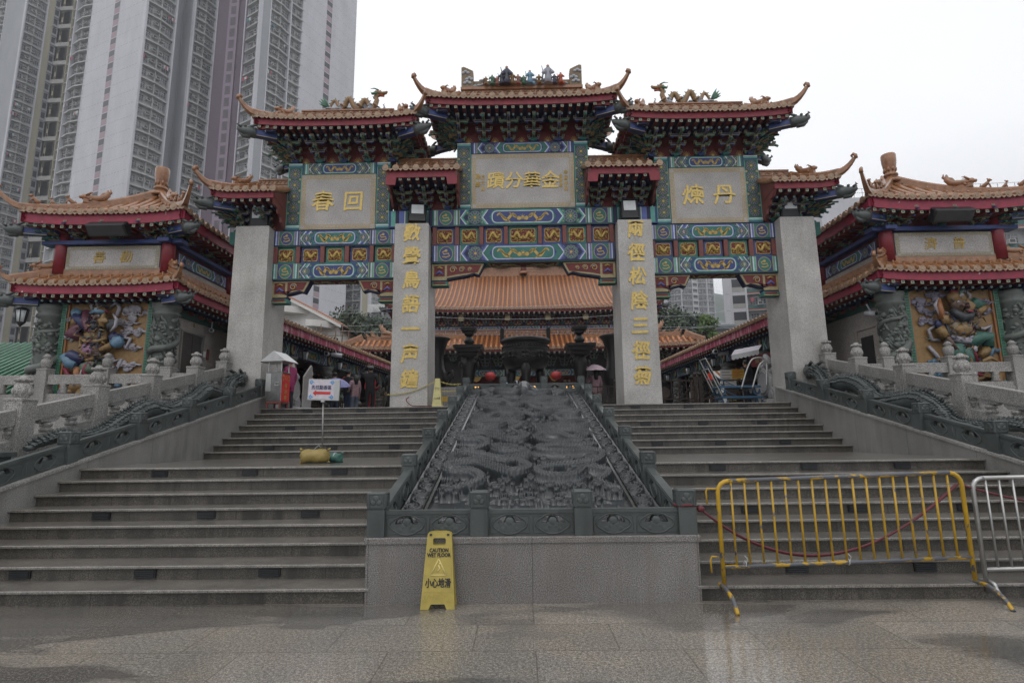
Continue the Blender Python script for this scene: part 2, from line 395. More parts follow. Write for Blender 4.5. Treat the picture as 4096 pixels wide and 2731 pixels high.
# ---------------------------------------------------------------- stairs
def staircase(s):
  root = empty('staircase', (s * 4.1, .04, 0), 'wet granite steps %s' % ('left of the carved dragon ramp, with the arrow sign on their landing' if s < 0 else 'right of the carved dragon ramp, behind the yellow barrier'), 'stairs')
  x0, x1 = (1.6, 6.6) if s > 0 else (-6.6, -1.6)
  for k in range(1, 17):
    y, z = SY(k), SZ(k); zb = SZ(k - 1) if k > 1 else 0
    y2 = SY(k + 1) + .03 if k < 16 else y + .42
    mb = MB(); zr = z - .03
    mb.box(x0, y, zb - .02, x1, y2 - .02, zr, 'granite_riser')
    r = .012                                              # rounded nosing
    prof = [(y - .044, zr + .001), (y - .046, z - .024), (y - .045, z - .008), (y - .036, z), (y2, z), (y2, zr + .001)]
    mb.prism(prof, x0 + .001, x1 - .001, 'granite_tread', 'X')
    part(mb, 'step', root)
    if k in (2, 5, 8, 10, 13, 16):
      for cx in (2.76, 4.08, 5.42):
        mb = MB(); cz = (zb + zr) / 2 + .004; hh = .042 if k <= 8 else .038; c = s * cx
        mb.box(c - .115, y - .016, cz - hh, c + .115, y + .01, cz + hh, 'black_metal')
        for i in range(4):
          zz = cz - hh + .016 + i * (2 * hh - .03) / 3
          mb.bar((c - .1, y - .02, zz), (c + .1, y - .02, zz), .014, .008, 'louvre')
        part(mb, 'step_light', root)
  return root
paint('louvre', (.035, .038, .042), .35, .3)
staircase(-1); staircase(1)
# ---------------------------------------------------------------- carved ramp
RS = .232
RZ = lambda y: .64 + RS * (y - .25)
def relief_heights(nx, ny, X, Y):
  """height map of dragons, clouds and hills, metres above the slab; X half width, Y length"""
  H = np.zeros((ny, nx)); xs = np.linspace(-X, X, nx); ys = np.linspace(0, Y, ny)
  def stamp(cx, cy, r, fn):
    i0, i1 = np.searchsorted(xs, [cx - r, cx + r]); j0, j1 = np.searchsorted(ys, [cy - r, cy + r])
    if i1 <= i0 or j1 <= j0: return
    gx, gy = np.meshgrid(xs[i0:i1] - cx, ys[j0:j1] - cy); d = np.hypot(gx, gy)
    h = fn(gx, gy, d); H[j0:j1, i0:i1] = np.maximum(H[j0:j1, i0:i1], np.where(d < r, h, 0))
  def tube(pts, rad, hk=1.0, scales=True, lift=0.0):
    pts = np.array(pts, float); seg = np.hypot(*np.diff(pts, axis=0).T); t = np.concatenate([[0], np.cumsum(seg)])
    n = int(t[-1] / .012) + 2; u = np.linspace(0, t[-1], n)
    px = np.interp(u, t, pts[:, 0]); py = np.interp(u, t, pts[:, 1]); rr = np.interp(u / t[-1], np.linspace(0, 1, len(rad)), rad)
    gx = np.gradient(px); gy = np.gradient(py); l = np.hypot(gx, gy) + 1e-9; gx /= l; gy /= l
    for k in range(n):
      def fn(ax, ay, d, k=k):
        al = ax * gx[k] + ay * gy[k]; la = -ax * gy[k] + ay * gx[k]
        h = rr[k] * np.maximum(1 - (d / rr[k]) ** 3, 0) ** .5 * hk + lift
        if scales:
          row = np.floor(la / .03); ph = (u[k] + al) / .05
          h = h + .022 * ((ph + .5 * (row % 2)) % 1) - .016 * (np.abs((la / .03) % 1 - .5) > .38)
        return h
      stamp(px[k], py[k], rr[k], fn)
  def smooth(ctrl):
    c = np.array(ctrl, float); out = []
    for i in range(len(c) - 1):
      p0, p1, p2, p3 = c[max(i - 1, 0)], c[i], c[i + 1], c[min(i + 2, len(c) - 1)]
      for q in np.linspace(0, 1, 12, endpoint=False):
        out.append(.5 * (2 * p1 + (p2 - p0) * q + (2 * p0 - 5 * p1 + 4 * p2 - p3) * q * q + (3 * p1 - p0 - 3 * p2 + p3) * q ** 3))
    out.append(c[-1]); return out
  def cloud(cx, cy, r, sgn=1, hh=.08):
    for ox, oy, k in ((0, 0, 1), (-.95, -.25, .72), (.95, -.25, .72)):
      def fn(ax, ay, d, k=k):
        a = np.arctan2(ay, ax * sgn); sw = np.cos((d / (r * k) * 2.2 - a / (2 * PI)) * 2 * PI)
        return hh * k + .034 * np.sign(sw) * np.abs(sw) ** .6 * (d / (r * k) < .94)
      stamp(cx + ox * r, cy + oy * r, r * k, fn)
    tube(smooth([(cx + sgn * r, cy - .3 * r), (cx + sgn * 2 * r, cy - .05 * r), (cx + sgn * 3.2 * r, cy - .45 * r)]), [r * .4, r * .34, .012], 1.6, False)
    tube(smooth([(cx - sgn * r, cy + .1 * r), (cx - sgn * 2.2 * r, cy + .3 * r), (cx - sgn * 2.9 * r, cy)]), [r * .3, r * .25, .012], 1.6, False)
  def head(cx, cy, a, k=1.0):
    ca, sa = cos(a), sin(a); T = lambda u, v: (cx + (u * ca - v * sa) * k, cy + (u * sa + v * ca) * k)
    tube([T(-.12, 0), T(.1, 0), T(.24, .0)], [.1 * k, .12 * k, .07 * k], 1.5, False, .03)
    tube([T(.16, .07), T(.33, .12)], [.045 * k, .04 * k], 1.8, False, .06); tube([T(.16, -.06), T(.3, -.13)], [.035 * k, .03 * k], 1.8, False, .04)
    for s in (-1, 1):
      tube(smooth([T(-.02, .06 * s), T(-.22, .15 * s), T(-.4, .12 * s)]), [.028 * k, .022 * k, .012 * k], 1.8, False, .1)
      tube(smooth([T(.27, .05 * s), T(.38, .17 * s), T(.25, .27 * s), T(.1, .24 * s)]), [.018 * k, .016 * k, .01 * k], 2, False, .07)
      for q in (.1, .2): tube(smooth([T(-.06, q * s), T(-.2, (q + .13) * s), T(-.36, (q + .1) * s)]), [.045 * k, .03 * k, .01 * k], 1.5, False, .04)
      stamp(*T(.08, .06 * s), .032 * k, lambda ax, ay, d: .2 * k + .04 - d * .4)
  def leg(x, y, a, k=1.0):
    T = lambda u, v: (x + (u * cos(a) - v * sin(a)) * k, y + (u * sin(a) + v * cos(a)) * k)
    tube(smooth([T(0, 0), T(.14, .05), T(.27, -.04)]), [.06 * k, .045 * k, .035 * k], 1.7, True)
    for c in (-.6, 0, .6): tube([T(.27, -.04), T(.27 + .13 * cos(c), -.04 + .13 * sin(c))], [.028 * k, .008], 2, False)
  rnd = random.Random(5)
  y = .8
  while y < Y - .05:
    x = -X + .1 + rnd.uniform(0, .12)
    while x < X - .06:
      cloud(x, y + rnd.uniform(-.1, .1), rnd.uniform(.045, .085), rnd.choice((-1, 1)), rnd.uniform(.05, .1))
      x += rnd.uniform(.26, .38)
    y += .23
  def dragon(cx, cy, s, g, k, fl):
    P = lambda u, v: (cx + s * u * g, cy + fl * v * g)
    sh = rnd.choice(([(-.2, -.55), (.25, -.62), (.62, -.42), (.72, -.02), (.4, .2), (-.05, .1), (-.42, .18), (-.52, .46), (-.15, .66), (.35, .6), (.66, .78)],
            [(-.75, -.5), (-.4, -.62), (-.05, -.4), (-.2, -.05), (-.58, .05), (-.62, .4), (-.2, .58), (.15, .3), (.5, .02), (.75, .3), (.6, .66)],
            [(.75, -.6), (.4, -.4), (.6, -.05), (.25, .15), (.0, -.25), (-.4, -.3), (-.6, .05), (-.3, .35), (.1, .5), (.4, .72)]))
    body = smooth([P(*q) for q in sh]); m_ = .085 * k
    tube(body, [.02, .7 * m_, .95 * m_, m_, m_, m_, .95 * m_, .9 * m_, .85 * m_, .8 * m_], 1.75, True, .02)
    e = np.array(body[-1]) - np.array(body[-8]); head(*body[-1], math.atan2(e[1], e[0]), .75 * g)
    b = np.array(body)
    for q, o in ((.2, 1), (.45, -1), (.62, 1), (.85, -1)):
      i = int(q * (len(b) - 1)); d = b[i + 1] - b[i - 1]; leg(*b[i], math.atan2(d[1], d[0]) + o * 1.1, .8 * g)
    for i in range(2, len(b) - 2, 1):
      d = b[i + 1] - b[i - 1]; d /= np.hypot(*d) + 1e-9; q = b[i] + m_ * .85 * np.array([-d[1], d[0]]) * s
      tube([q, q + .05 * np.array([-d[1], d[0]]) * s - .03 * d], [.024, .006], 2, False, .05)
  for j, cy in enumerate((1.35, 2.3, 3.3, 4.3, 5.3, 6.35, 7.35, 8.15)):
    for s in (-1, 1): dragon(s * .54 + rnd.uniform(-.05, .05), cy + rnd.uniform(-.15, .15), rnd.choice((-1, 1)), rnd.uniform(.68, .8), rnd.uniform(.85, 1.1), rnd.choice((-1, 1)))
  for s in (-1, 1):
    tube(smooth([(0, Y - .75), (s * .2, Y - .62), (s * .34, Y - .8)]), [.13, .11, .04], 1.4, False, .08)
    tube(smooth([(s * .1, Y - .55), (s * .3, Y - .4), (s * .5, Y - .5)]), [.05, .04, .015], 1.8, False, .1)
    stamp(s * .1, Y - .68, .06, lambda ax, ay, d: .32 - d)
  tube([(0, Y - .6), (0, Y - .9)], [.16, .12], 1.5, False, .08); tube([(0, Y - .9), (0, Y - 1.35)], [.04, .14], .7, False, .05)
  for cx, hh in ((-.55, .35), (-.25, .5), (.12, .62), (.42, .4), (.72, .58), (-.85, .38), (.98, .4)):
    w2 = hh * .42
    for j in range(ny):
      f = 1 - (ys[j] - .12) / hh
      if .0 < f <= 1:
        ww = np.abs(xs - cx) < w2 * f
        H[j, ww] = np.maximum(H[j, ww], .05 + .05 * f * (1 - np.abs(xs[ww] - cx) / (w2 * f + 1e-6)) + .012 * np.sin((xs[ww] - cx) * 90))
  for j in range(ny):
    if ys[j] < .2: H[j] = np.maximum(H[j], .03 + .015 * np.cos(np.hypot((xs % .3) - .15, ys[j]) * 120))
  return np.where(ys[:, None] > .75, H * 1.35, H), xs, ys
def height_mesh(H, xs, ys, P, m):
  ny, nx = H.shape; gx, gy = np.meshgrid(xs, ys)
  V = P(gx.ravel(), gy.ravel(), H.ravel()); idx = np.arange(nx * ny).reshape(ny, nx)
  F = np.stack([idx[:-1, :-1], idx[:-1, 1:], idx[1:, 1:], idx[1:, :-1]], -1).reshape(-1, 4)
  me = bpy.data.meshes.new('relief'); me.vertices.add(len(V)); me.vertices.foreach_set('co', V.astype(np.float32).ravel())
  me.loops.add(F.size); me.loops.foreach_set('vertex_index', F.ravel().astype(np.int32))
  me.polygons.add(len(F)); me.polygons.foreach_set('loop_start', np.arange(0, F.size, 4, dtype=np.int32))
  me.polygons.foreach_set('use_smooth', np.ones(len(F), bool))
  me.materials.append(MATS[m]); me.update(); me.validate(); return me
ramp_o = empty('carved_ramp', (0, 0, 0), 'long sloping dark stone slab carved with dragons and clouds on a pale granite base', 'ramp')
mb = MB()
mb.box(-1.64, 0, 0, 1.64, .26, .565, 'granite_plinth')
mb.bbox(-1.66, -.018, .565, 1.66, .28, .622, 'granite_plinth', .008)
part(mb, 'plinth', ramp_o)
mb = MB()
mb.prism([(.27, .0), (9.3, 0), (9.3, RZ(9.3) - .06), (.27, RZ(.27) - .06)], -1.62, 1.62, 'granite_plinth', 'X'); part(mb, 'side_wall', ramp_o)
mb = MB()
mb.prism([(.22, RZ(.22) - .05), (9.3, RZ(9.3) - .05), (9.3, RZ(9.3)), (.22, RZ(.22))], -1.46, 1.46, 'relief_stone', 'X'); part(mb, 'slab', ramp_o)
cs, sn = cos(math.atan(RS)), sin(math.atan(RS))
def slopeP(off):
  return lambda x, y, h: np.stack([x + off, .3 + y * cs - h * sn, RZ(.3) + y * sn + h * cs + .001], -1)
H, xs, ys = relief_heights(340, 1180, 1.13, 8.95)
me = height_mesh(H, xs, ys, slopeP(0), 'relief_stone')
o = bpy.data.objects.new('dragon_relief', me); COL.objects.link(o); o.parent = ramp_o
def scroll_heights():
  nx, ny = 34, 900; xs = np.linspace(-.12, .12, nx); ys = np.linspace(0, 9.05, ny); gx, gy = np.meshgrid(xs, ys)
  H = np.zeros_like(gx); k = np.floor(gy / .24); cx = np.where(k % 2 == 0, -.03, .03); cy = (k + .5) * .24
  d = np.hypot(gx - cx, (gy - cy)); a = np.arctan2(gy - cy, (gx - cx) * np.where(k % 2 == 0, 1, -1))
  sp = np.cos((d / .055 - a / (2 * PI)) * 2 * PI); H = np.where((d < .115) & (sp > -.1), .04, .0)
  st = np.abs(gx - .07 * np.sin(gy / .48 * 2 * PI)); H = np.maximum(H, np.where(st < .018, .045, 0)); H[:, :2] = .045; H[:, -2:] = .045
  return H, xs, ys
Hs, sxs, sys_ = scroll_heights()
for s in (-1, 1):
  o = bpy.data.objects.new('scroll_border', height_mesh(Hs, sxs, sys_, slopeP(s * 1.33), 'relief_stone')); COL.objects.link(o); o.parent = ramp_o
  mb = MB()
  for xx, hh in ((1.17, .05), (1.195, .03)):
    mb.bar((s * xx, .3, RZ(.3) + hh / 2), (s * xx, 9.2, RZ(9.2) + hh / 2), .022, hh, 'relief_stone')
  part(mb, 'moulding', ramp_o)
# ---------------------------------------------------------------- carved dark balustrades
def lobed(cx, cz, rx, rz, n=28, up_only=False):
  out = []
  for i in range(n):
    a = 2 * PI * i / n; k = 1 + .13 * abs(cos(2 * a)) - .05
    out.append((cx + rx * k * cos(a), cz + rz * k * sin(a)))
  return out
def cap_post(mb, x, y, z, w, h, slope=0, m='dark_stone'):
  """square carved post: shaft, recessed cap block with a three-lobed emblem on each face"""
  hw = w / 2; hc = w * .92
  mb.prism([(y - hw, z - slope * hw - .02), (y + hw, z + slope * hw - .02), (y + hw, z + h - hc - .012), (y - hw, z + h - hc - .012)], x - hw, x + hw, m, 'X')
  mb.box(x - hw + .008, y - hw + .008, z + h - hc - .012, x + hw - .008, y + hw - .008, z + h - hc, m)
  mb.bbox(x - hw - .004, y - hw - .004, z + h - hc, x + hw + .004, y + hw + .004, z + h, m, .014)
  zc = z + h - hc * .52
  for ang in (0, PI / 2, PI, -PI / 2):
    e = MB(); q = w * .33
    e.plate([(-hw * .82, -hc * .42), (hw * .82, -hc * .42), (hw * .82, hc * .42), (-hw * .82, hc * .42)], [[(q * 1.12 * sgn[0], q * 1.12 * sgn[1]) for sgn in ((-1, -1), (1, -1), (1, 1), (-1, 1))]], -hw - .012, -hw - .002, m)
    e.plate([(-hw * .8, -hc * .4), (-hw * .2, -hc * .4), (-hw * .5, -hc * .39)], [], -hw - .005, -hw - .003, m)
    for dx, dz, rr in ((0, .35, .62), (-.48, -.3, .52), (.48, -.3, .52)):
      e.ball((dx * q, -hw - .004, dz * q), q * rr, m, 10, (1, .22, 1))
    e.xform(Matrix.Translation((x, y, zc)) @ Matrix.Rotation(ang, 4, 'Z')); b = len(mb.v); mb.v += e.v
    i = mb.mi(m); mb.f += [tuple(b + k for k in f) for f in e.f]; mb.m += [i] * len(e.f); mb.sm += e.sm
def carved_panel(L, h, n=2, th=.09, m='dark_stone'):
  """panel in local x (length) / z; pierced lobed openings with a cloud in each, front towards -y"""
  mb = MB(); holes = []; cs_ = [L * (i + .5) / n for i in range(n)]
  for cx in cs_:
    w_ = min(.115, L / n * .3); rise = h * .3; base = h * .47
    holes.append([(cx - w_, base), (cx + w_, base)] + [(cx + w_ * cos(a), base + rise * (sin(a) ** .8 if sin(a) > 0 else 0) * (1 + .08 * cos(6 * a))) for a in np.linspace(.12, PI - .12, 11)])
  mb.plate([(0, 0), (L, 0), (L, h * .86), (0, h * .86)], holes, -th / 2, th / 2, m)
  mb.box(0, -th / 2 - .012, h * .86, L, th / 2 + .012, h - .015, m); mb.box(.0, -th / 2 - .004, h - .015, L, th / 2 + .004, h, m)
  for cx in cs_:
    w_ = min(.16, L / n * .42)
    for s in (-1, 1):
      ring = lobed(cx, h * .44, w_, h * .36); pts = [(u, s * (th / 2 + .002), v) for u, v in ring] + [(ring[0][0], s * (th / 2 + .002), ring[0][1])]
      mb.tube(pts, .009, m, 5, False)
      for dx, dz, rr in ((0, .16, .3), (-.45, -.12, .27), (.45, -.12, .27), (-.2, .0, .25), (.2, 0, .25)):
        mb.ball((cx + dx * w_, s * th * .38, h * .36 + dz * h), rr * w_ * 1.1, m, 8, (1, .3, 1))
      q = L / n * .46
      fr = [(cx - q, .1 * h), (cx + q, .1 * h), (cx + q, .68 * h), (cx + q * .85, .76 * h), (cx - q * .85, .76 * h), (cx - q, .68 * h), (cx - q, .1 * h)]
      mb.tube([(u, s * (th / 2 + .001), v) for u, v in fr], .005, m, 4, False)
  return mb
def shear_place(mb, M, slope):
  S = Matrix.Identity(4); S[2][0] = slope; return mb.xform(M @ S)
def rot90(x, y, z): return Matrix.Translation((x, y, z)) @ Matrix.Rotation(PI / 2, 4, 'Z')
PY = [.1 + 1.525 * k for k in range(7)]
br_ = empty('carved_balustrade', (0, .1, .62), 'low dark green stone balustrade across the foot of the ramp, three pierced panels', 'balustrade', 'dark balustrades around the ramp')
PX = [-1.555, -.52, .52, 1.555]
for x in PX:
  mb = MB(); cap_post(mb, x, .1, .624, .175, .435); part(mb, 'post', br_)
for i in range(3):
  mb = carved_panel(PX[i + 1] - PX[i] - .176, .25); mb.xform(Matrix.Translation((PX[i] + .088, .1, .624))); part(mb, 'panel', br_)
for s in (-1, 1):
  r_ = empty('carved_balustrade', (s * 1.545, 4.5, RZ(4.5)), 'sloping dark green stone balustrade climbing the %s edge of the dragon ramp' % ('left' if s < 0 else 'right'), 'balustrade', 'dark balustrades around the ramp')
  for k in range(1, 7):
    mb = MB(); cap_post(mb, s * 1.545, PY[k], RZ(PY[k]) - .03, .165, .46, RS); part(mb, 'post', r_)
  for k in range(6):
    mb = carved_panel(PY[k + 1] - PY[k] - .165, .27); shear_place(mb, rot90(s * 1.545, PY[k] + .0825, RZ(PY[k] + .0825) - .02), RS); part(mb, 'panel', r_)
t_ = empty('carved_balustrade', (0, 9.25, RZ(9.25)), 'level dark green stone balustrade across the head of the ramp below the cauldron', 'balustrade', 'dark balustrades around the ramp')
for x in (-.55, .55):
  mb = MB(); cap_post(mb, x, 9.25, RZ(9.25) - .02, .165, .46); part(mb, 'post', t_)
for a, b in ((-1.46, -.633), (-.467, .467), (.633, 1.46)):
  mb = carved_panel(b - a, .27); mb.xform(Matrix.Translation((a, 9.25, RZ(9.25) - .01))); part(mb, 'panel', t_)
# ---------------------------------------------------------------- roofs and brackets
def sweep(mb, pts, wh, m, side=None):
  """box section swept along points; wh list of (width,height); section stays upright"""
  pts = [Vector(p) for p in pts]; rings = []
  for i, p in enumerate(pts):
    d = pts[min(i + 1, len(pts) - 1)] - pts[max(i - 1, 0)]; d.normalize()
    x = side or Vector((d.y, -d.x, 0))
    if side is None: x = x.normalized() if x.length > .05 else Vector((1, 0, 0))
    y = x.cross(d).normalized(); y = y if y.z >= 0 or abs(y.z) < .3 else -y
    a, b = wh[i]; rings.append([p + x * (u * a / 2) + y * (v * b) for u, v in ((-1, 0), (1, 0), (1, .8), (.6, 1), (-.6, 1), (-1, .8))])
  mb.loft(rings, m, True, False)
def beast(mb, p, d, k, m, kind=0):
  """small glazed ridge animal sitting at p and facing along d (unit, xy)"""
  p = Vector(p); d = Vector((d[0], d[1], 0)).normalized(); n = Vector((-d.y, d.x, 0)); Z = Vector((0, 0, 1))
  T = lambda a, b, c=0: p + d * (a * k) + Z * (b * k) + n * (c * k)
  if kind == 0:      # sitting lion
    mb.tube([T(-.30, .02), T(-.22, .22), T(.02, .42), T(.16, .58)], [.16 * k, .2 * k, .16 * k, .1 * k], m, 8)
    mb.ball(T(.2, .66), .15 * k, m, 8); mb.ball(T(.33, .62), .08 * k, m, 6)
    for c in (-.1, .1): mb.tube([T(.1, .4, c), T(.22, .2, c), T(.24, 0, c)], [.07 * k, .05 * k, .06 * k], m, 6); mb.ball(T(.1, .8, c), .05 * k, m, 6)
    mb.tube([T(-.3, .1), T(-.45, .3), T(-.36, .45)], [.06 * k, .07 * k, .02 * k], m, 6)
  elif kind == 1:    # crouching beast with raised fish tail (ridge end)
    mb.tube([T(.55, .14), T(.3, .2), T(0, .22), T(-.3, .32), T(-.52, .62), T(-.5, .9)], [.1 * k, .17 * k, .2 * k, .2 * k, .15 * k, .04 * k], m, 8)
    mb.tube([T(-.42, .5), T(-.66, .8), T(-.62, .98)], [.1 * k, .08 * k, .02 * k], m, 6); mb.tube([T(-.2, .34), T(-.3, .62), T(-.44, .72)], [.1 * k, .06 * k, .02 * k], m, 6)
    mb.ball(T(.5, .2), .17 * k, m, 8); mb.ball(T(.66, .16), .1 * k, m, 6)
    for c in (-.12, .12): mb.tube([T(.42, .3, c), T(.25, .5, c), T(.12, .5, c)], [.06 * k, .04 * k, .01 * k], m, 6); mb.tube([T(.2, .12, c), T(.3, .0, c * 1.4)], [.08 * k, .06 * k], m, 6)
    mb.obox(T(0, -.02), .55 * k, .14 * k, .1 * k, Matrix((d, n, Z)).transposed(), m)
  else:              # small bird-man
    mb.tube([T(-.35, .02), T(-.1, .12), T(.06, .36)], [.04 * k, .14 * k, .1 * k], m, 7); mb.ball(T(.1, .5), .11 * k, m, 7)
    mb.tube([T(.1, .5), T(.26, .46)], [.05 * k, .01 * k], m, 5); mb.tube([T(.05, .25), T(.1, 0)], [.06 * k, .04 * k], m, 5); mb.tube([T(-.05, .6), T(.05, .62)], [.05 * k, .02 * k], m, 5)
def gbox(mb, x0, y0, z0, x1, y1, z1, c, e=.014):
  """painted timber: gold arrises round coloured faces (front, underside, flanks)"""
  mb.box(x0, y0, z0, x1, y1, z1, 'gold_dull'); q = .0025
  e = min(e, (x1 - x0) * .28, (z1 - z0) * .28)
  mb.quad((x0 + e, y0 - q, z0 + e), (x1 - e, y0 - q, z0 + e), (x1 - e, y0 - q, z1 - e), (x0 + e, y0 - q, z1 - e), c)
  ey = min(e, (y1 - y0) * .28)
  mb.quad((x0 + e, y0 + ey, z0 - q), (x1 - e, y0 + ey, z0 - q), (x1 - e, y1 - ey, z0 - q), (x0 + e, y1 - ey, z0 - q), c)
  for x, s in ((x0 - q, 1), (x1 + q, -1)): mb.quad((x, y0 + ey, z0 + e), (x, y1 - ey, z0 + e), (x, y1 - ey, z1 - e), (x, y0 + ey, z1 - e), c)
def bracket_mb(h=.46, p=.62, w=.5, c='green', c2='blue'):
  """one dougong cluster, local origin at the foot, projecting to -y"""
  mb = MB(); n = 3; dz = h / (n + .4)
  mb.loft([[(a * .06, b * .06 - .02, 0) for a, b in ((-1, -1), (1, -1), (1, 1), (-1, 1))], [(a * .1, b * .1 - .02, dz * .45) for a, b in ((-1, -1), (1, -1), (1, 1), (-1, 1))]], c2, True, False)
  for i in range(n):
    z = dz * .45 + i * dz; y = -.02 - p * i / n; ww = w * (.55 + .22 * i)
    t = dz * .42
    gbox(mb, -ww / 2, y - .035, z, ww / 2, y + .035, z + t, c)
    for s in (-1, 1):
      x = s * ww / 2; gbox(mb, x - .035, y - .04, z + t, x + .035, y + .04, z + t * 2.1, c)
      mb.bar((s * ww * .5, y, z + t * .3), (s * ww * .32, y, z - t * .4), .06, t * .6, c)
    yf = y - p / n - .03
    gbox(mb, -.035, yf, z + t * .2, .035, y, z + t * 1.2, c2)
    mb.bar((0, yf + .03, z + t * .8), (0, yf - .1, z - t * .1), .055, t * .7, c2)
    gbox(mb, -.045, yf - .03, z + t * 1.2, .045, yf + .06, z + t * 2, c)
  return mb
def dragon_end(mb, p, d, k=1.0, m='dark_stone'):
  """carved grey beast head on the end of a corner beam"""
  p = Vector(p); d = Vector(d).normalized(); n = Vector((-d.y, d.x, 0)).normalized(); Z = d.cross(n) if d.cross(n).z > 0 else -d.cross(n)
  T = lambda a, b, c=0: p + d * (a * k) + Z * (b * k) + n * (c * k)
  mb.tube([T(-.05, 0), T(.12, .01), T(.26, .0), T(.36, .03), T(.44, .06)], [.15 * k, .16 * k, .13 * k, .09 * k, .05 * k], m, 8)
  mb.tube([T(.1, -.12), T(.28, -.13), T(.38, -.06)], [.07 * k, .06 * k, .03 * k], m, 6)
  for c in (-.08, .08):
    mb.ball(T(.24, .13, c), .045 * k, m, 6); mb.tube([T(.12, .12, c), T(-.02, .2, c * 1.3), T(-.1, .19, c * 1.5)], [.04 * k, .035 * k, .01 * k], m, 6)
    mb.tube([T(.34, .08, c), T(.44, .14, c), T(.4, .19, c)], [.03 * k, .03 * k, .01 * k], m, 5)
def make_roof(root, x0, x1, y0, y1, ze, zr, endL='hip', endR='hip', hipw=.8, vt=1.0, lift=.12, sp=.25, tr=.07, fh=.19,
       fmat='red_fascia_gate', rh=.26, tip=.42, beasts=True, a=.55, tilem='glazed_tile', ridgem='ridge_tile', sides='FRLB',
       sq=.2, beams=True, dots=True, soffit=.75, label=None, name='roof', band=True, fpoly=None, lift_p=2.4, tipy=.75):
  cy = (y0 + y1) / 2; hy = (y1 - y0) / 2; W = x1 - x0
  hL = hipw if endL == 'hip' else 0; hR = hipw if endR == 'hip' else 0
  def lf(x, y):
    kx = 0
    if hL: kx = max(kx, 1 - (x - x0) / (W * .42))
    if hR: kx = max(kx, 1 - (x1 - x) / (W * .42))
    return max(0, min(1, kx))
  prof = lambda v: (zr - ze) * (a * v + (1 - a) * v * v)
  def S(f, u, v):
    if f in 'FB':
      k = lf(u, 0); s = -1 if f == 'F' else 1
      return Vector((u, cy + s * hy * (1 - v), ze + lift * k ** lift_p * (1 - v) ** 2 + prof(v)))
    k = max(0, abs(u - cy) / hy * 1.7 - .7) if True else 0
    x = x0 + hL * v if f == 'L' else x1 - hR * v
    return Vector((x, u, ze + lift * k ** lift_p * (1 - v) ** 2 + prof(v)))
  def vmax(f, u):
    if f in 'FB':
      v = 1.0
      if hL: v = min(v, (u - x0) / hL)
      if hR: v = min(v, (x1 - u) / hR)
      return max(0.0, min(v, vt))
    return max(0.0, min((hy - abs(u - cy)) / hy, vt))
  mb = MB(); flist = [f for f in sides if not (f == 'L' and not hL) and not (f == 'R' and not hR)]
  nout = {'F': Vector((0, -1, 0)), 'B': Vector((0, 1, 0)), 'L': Vector((-1, 0, 0)), 'R': Vector((1, 0, 0))}
  for f in flist:
    lo, hi = (x0, x1) if f in 'FB' else (y0, y1)
    n = max(2, int(round((hi - lo) / sp))); st = (hi - lo) / n; o = nout[f]
    al = Vector((1, 0, 0)) if f in 'FB' else Vector((0, 1, 0))
    us = np.linspace(lo, hi, n * 2 + 1); grid = []
    for q in np.linspace(0, 1, 6): grid.append([tuple(S(f, u, vmax(f, u) * q)) for u in us])
    mb.sheet(grid, 'tile_gap_shade' if tilem == 'hall_tile' else tilem)  # hall channels use a darker tile colour as painted shade between rows
    mb.sheet([[(x, y, z - .05) for x, y, z in r] for r in grid], 'navy', False)
    for i in range(n + 1):
      u = lo + i * st
      if i in (0, n) and ((f in 'FB' and (hL if i == 0 else hR)) or f in 'LR'):
        if i == 0: u += .05
        else: u -= .05
      vm = vmax(f, u); pts = [S(f, u, vm * q) + Vector((0, 0, .012)) for q in (0, .2, .4, .6, .8, 1)] if vm > .12 else [S(f, u, 0) + Vector((0, 0, .012)), S(f, u, 0) - o * .1 + Vector((0, 0, .04))]
      mb.tube(pts, tr, tilem, 7, True)
      e = S(f, u, 0) + Vector((0, 0, .008))
      mb.tube([e + o * .025, e - o * .03], [tr * 1.22, tr * 1.22], 'tile_end', 10); mb.tube([e + o * .034, e], [tr * .6, tr * .75], 'tile_end', 8)
      if vm > .06: mb.tube([S(f, u, min(.1, vm)) + Vector((0, 0, tr)), S(f, u, min(.1, vm)) + Vector((0, 0, tr + .05))], [tr * .25, tr * .3], tilem, 6); mb.ball(S(f, u, min(.1, vm)) + Vector((0, 0, tr + .075)), tr * .42, tilem, 6)
      if i < n:
        c = S(f, lo + (i + .5) * st, 0) + o * .012; hw = st * .46; dr = tr * 1.05
        ring = [(-1, .35), (-.62, .0), (-.3, -.55), (0, -1.0), (.3, -.55), (.62, .0), (1, .35), (.5, -.0), (0, -.15), (-.5, -.0)]
        P = [c + al * (q * hw) + Vector((0, 0, r_ * dr - .012)) for q, r_ in ring]; k = len(P)
        tri = [(0, 1, 9), (1, 2, 8), (1, 8, 9), (2, 3, 8), (3, 4, 8), (4, 5, 7), (4, 7, 8), (5, 6, 7)]
        mb.add(P + [p + o * .016 for p in P], tri + [(a_ + k, c_ + k, b_ + k) for a_, b_, c_ in tri] + [(j, (j + 1) % k, k + (j + 1) % k, k + j) for j in range(k)], 'tile_end')
  roof = part(mb, name, root, label)
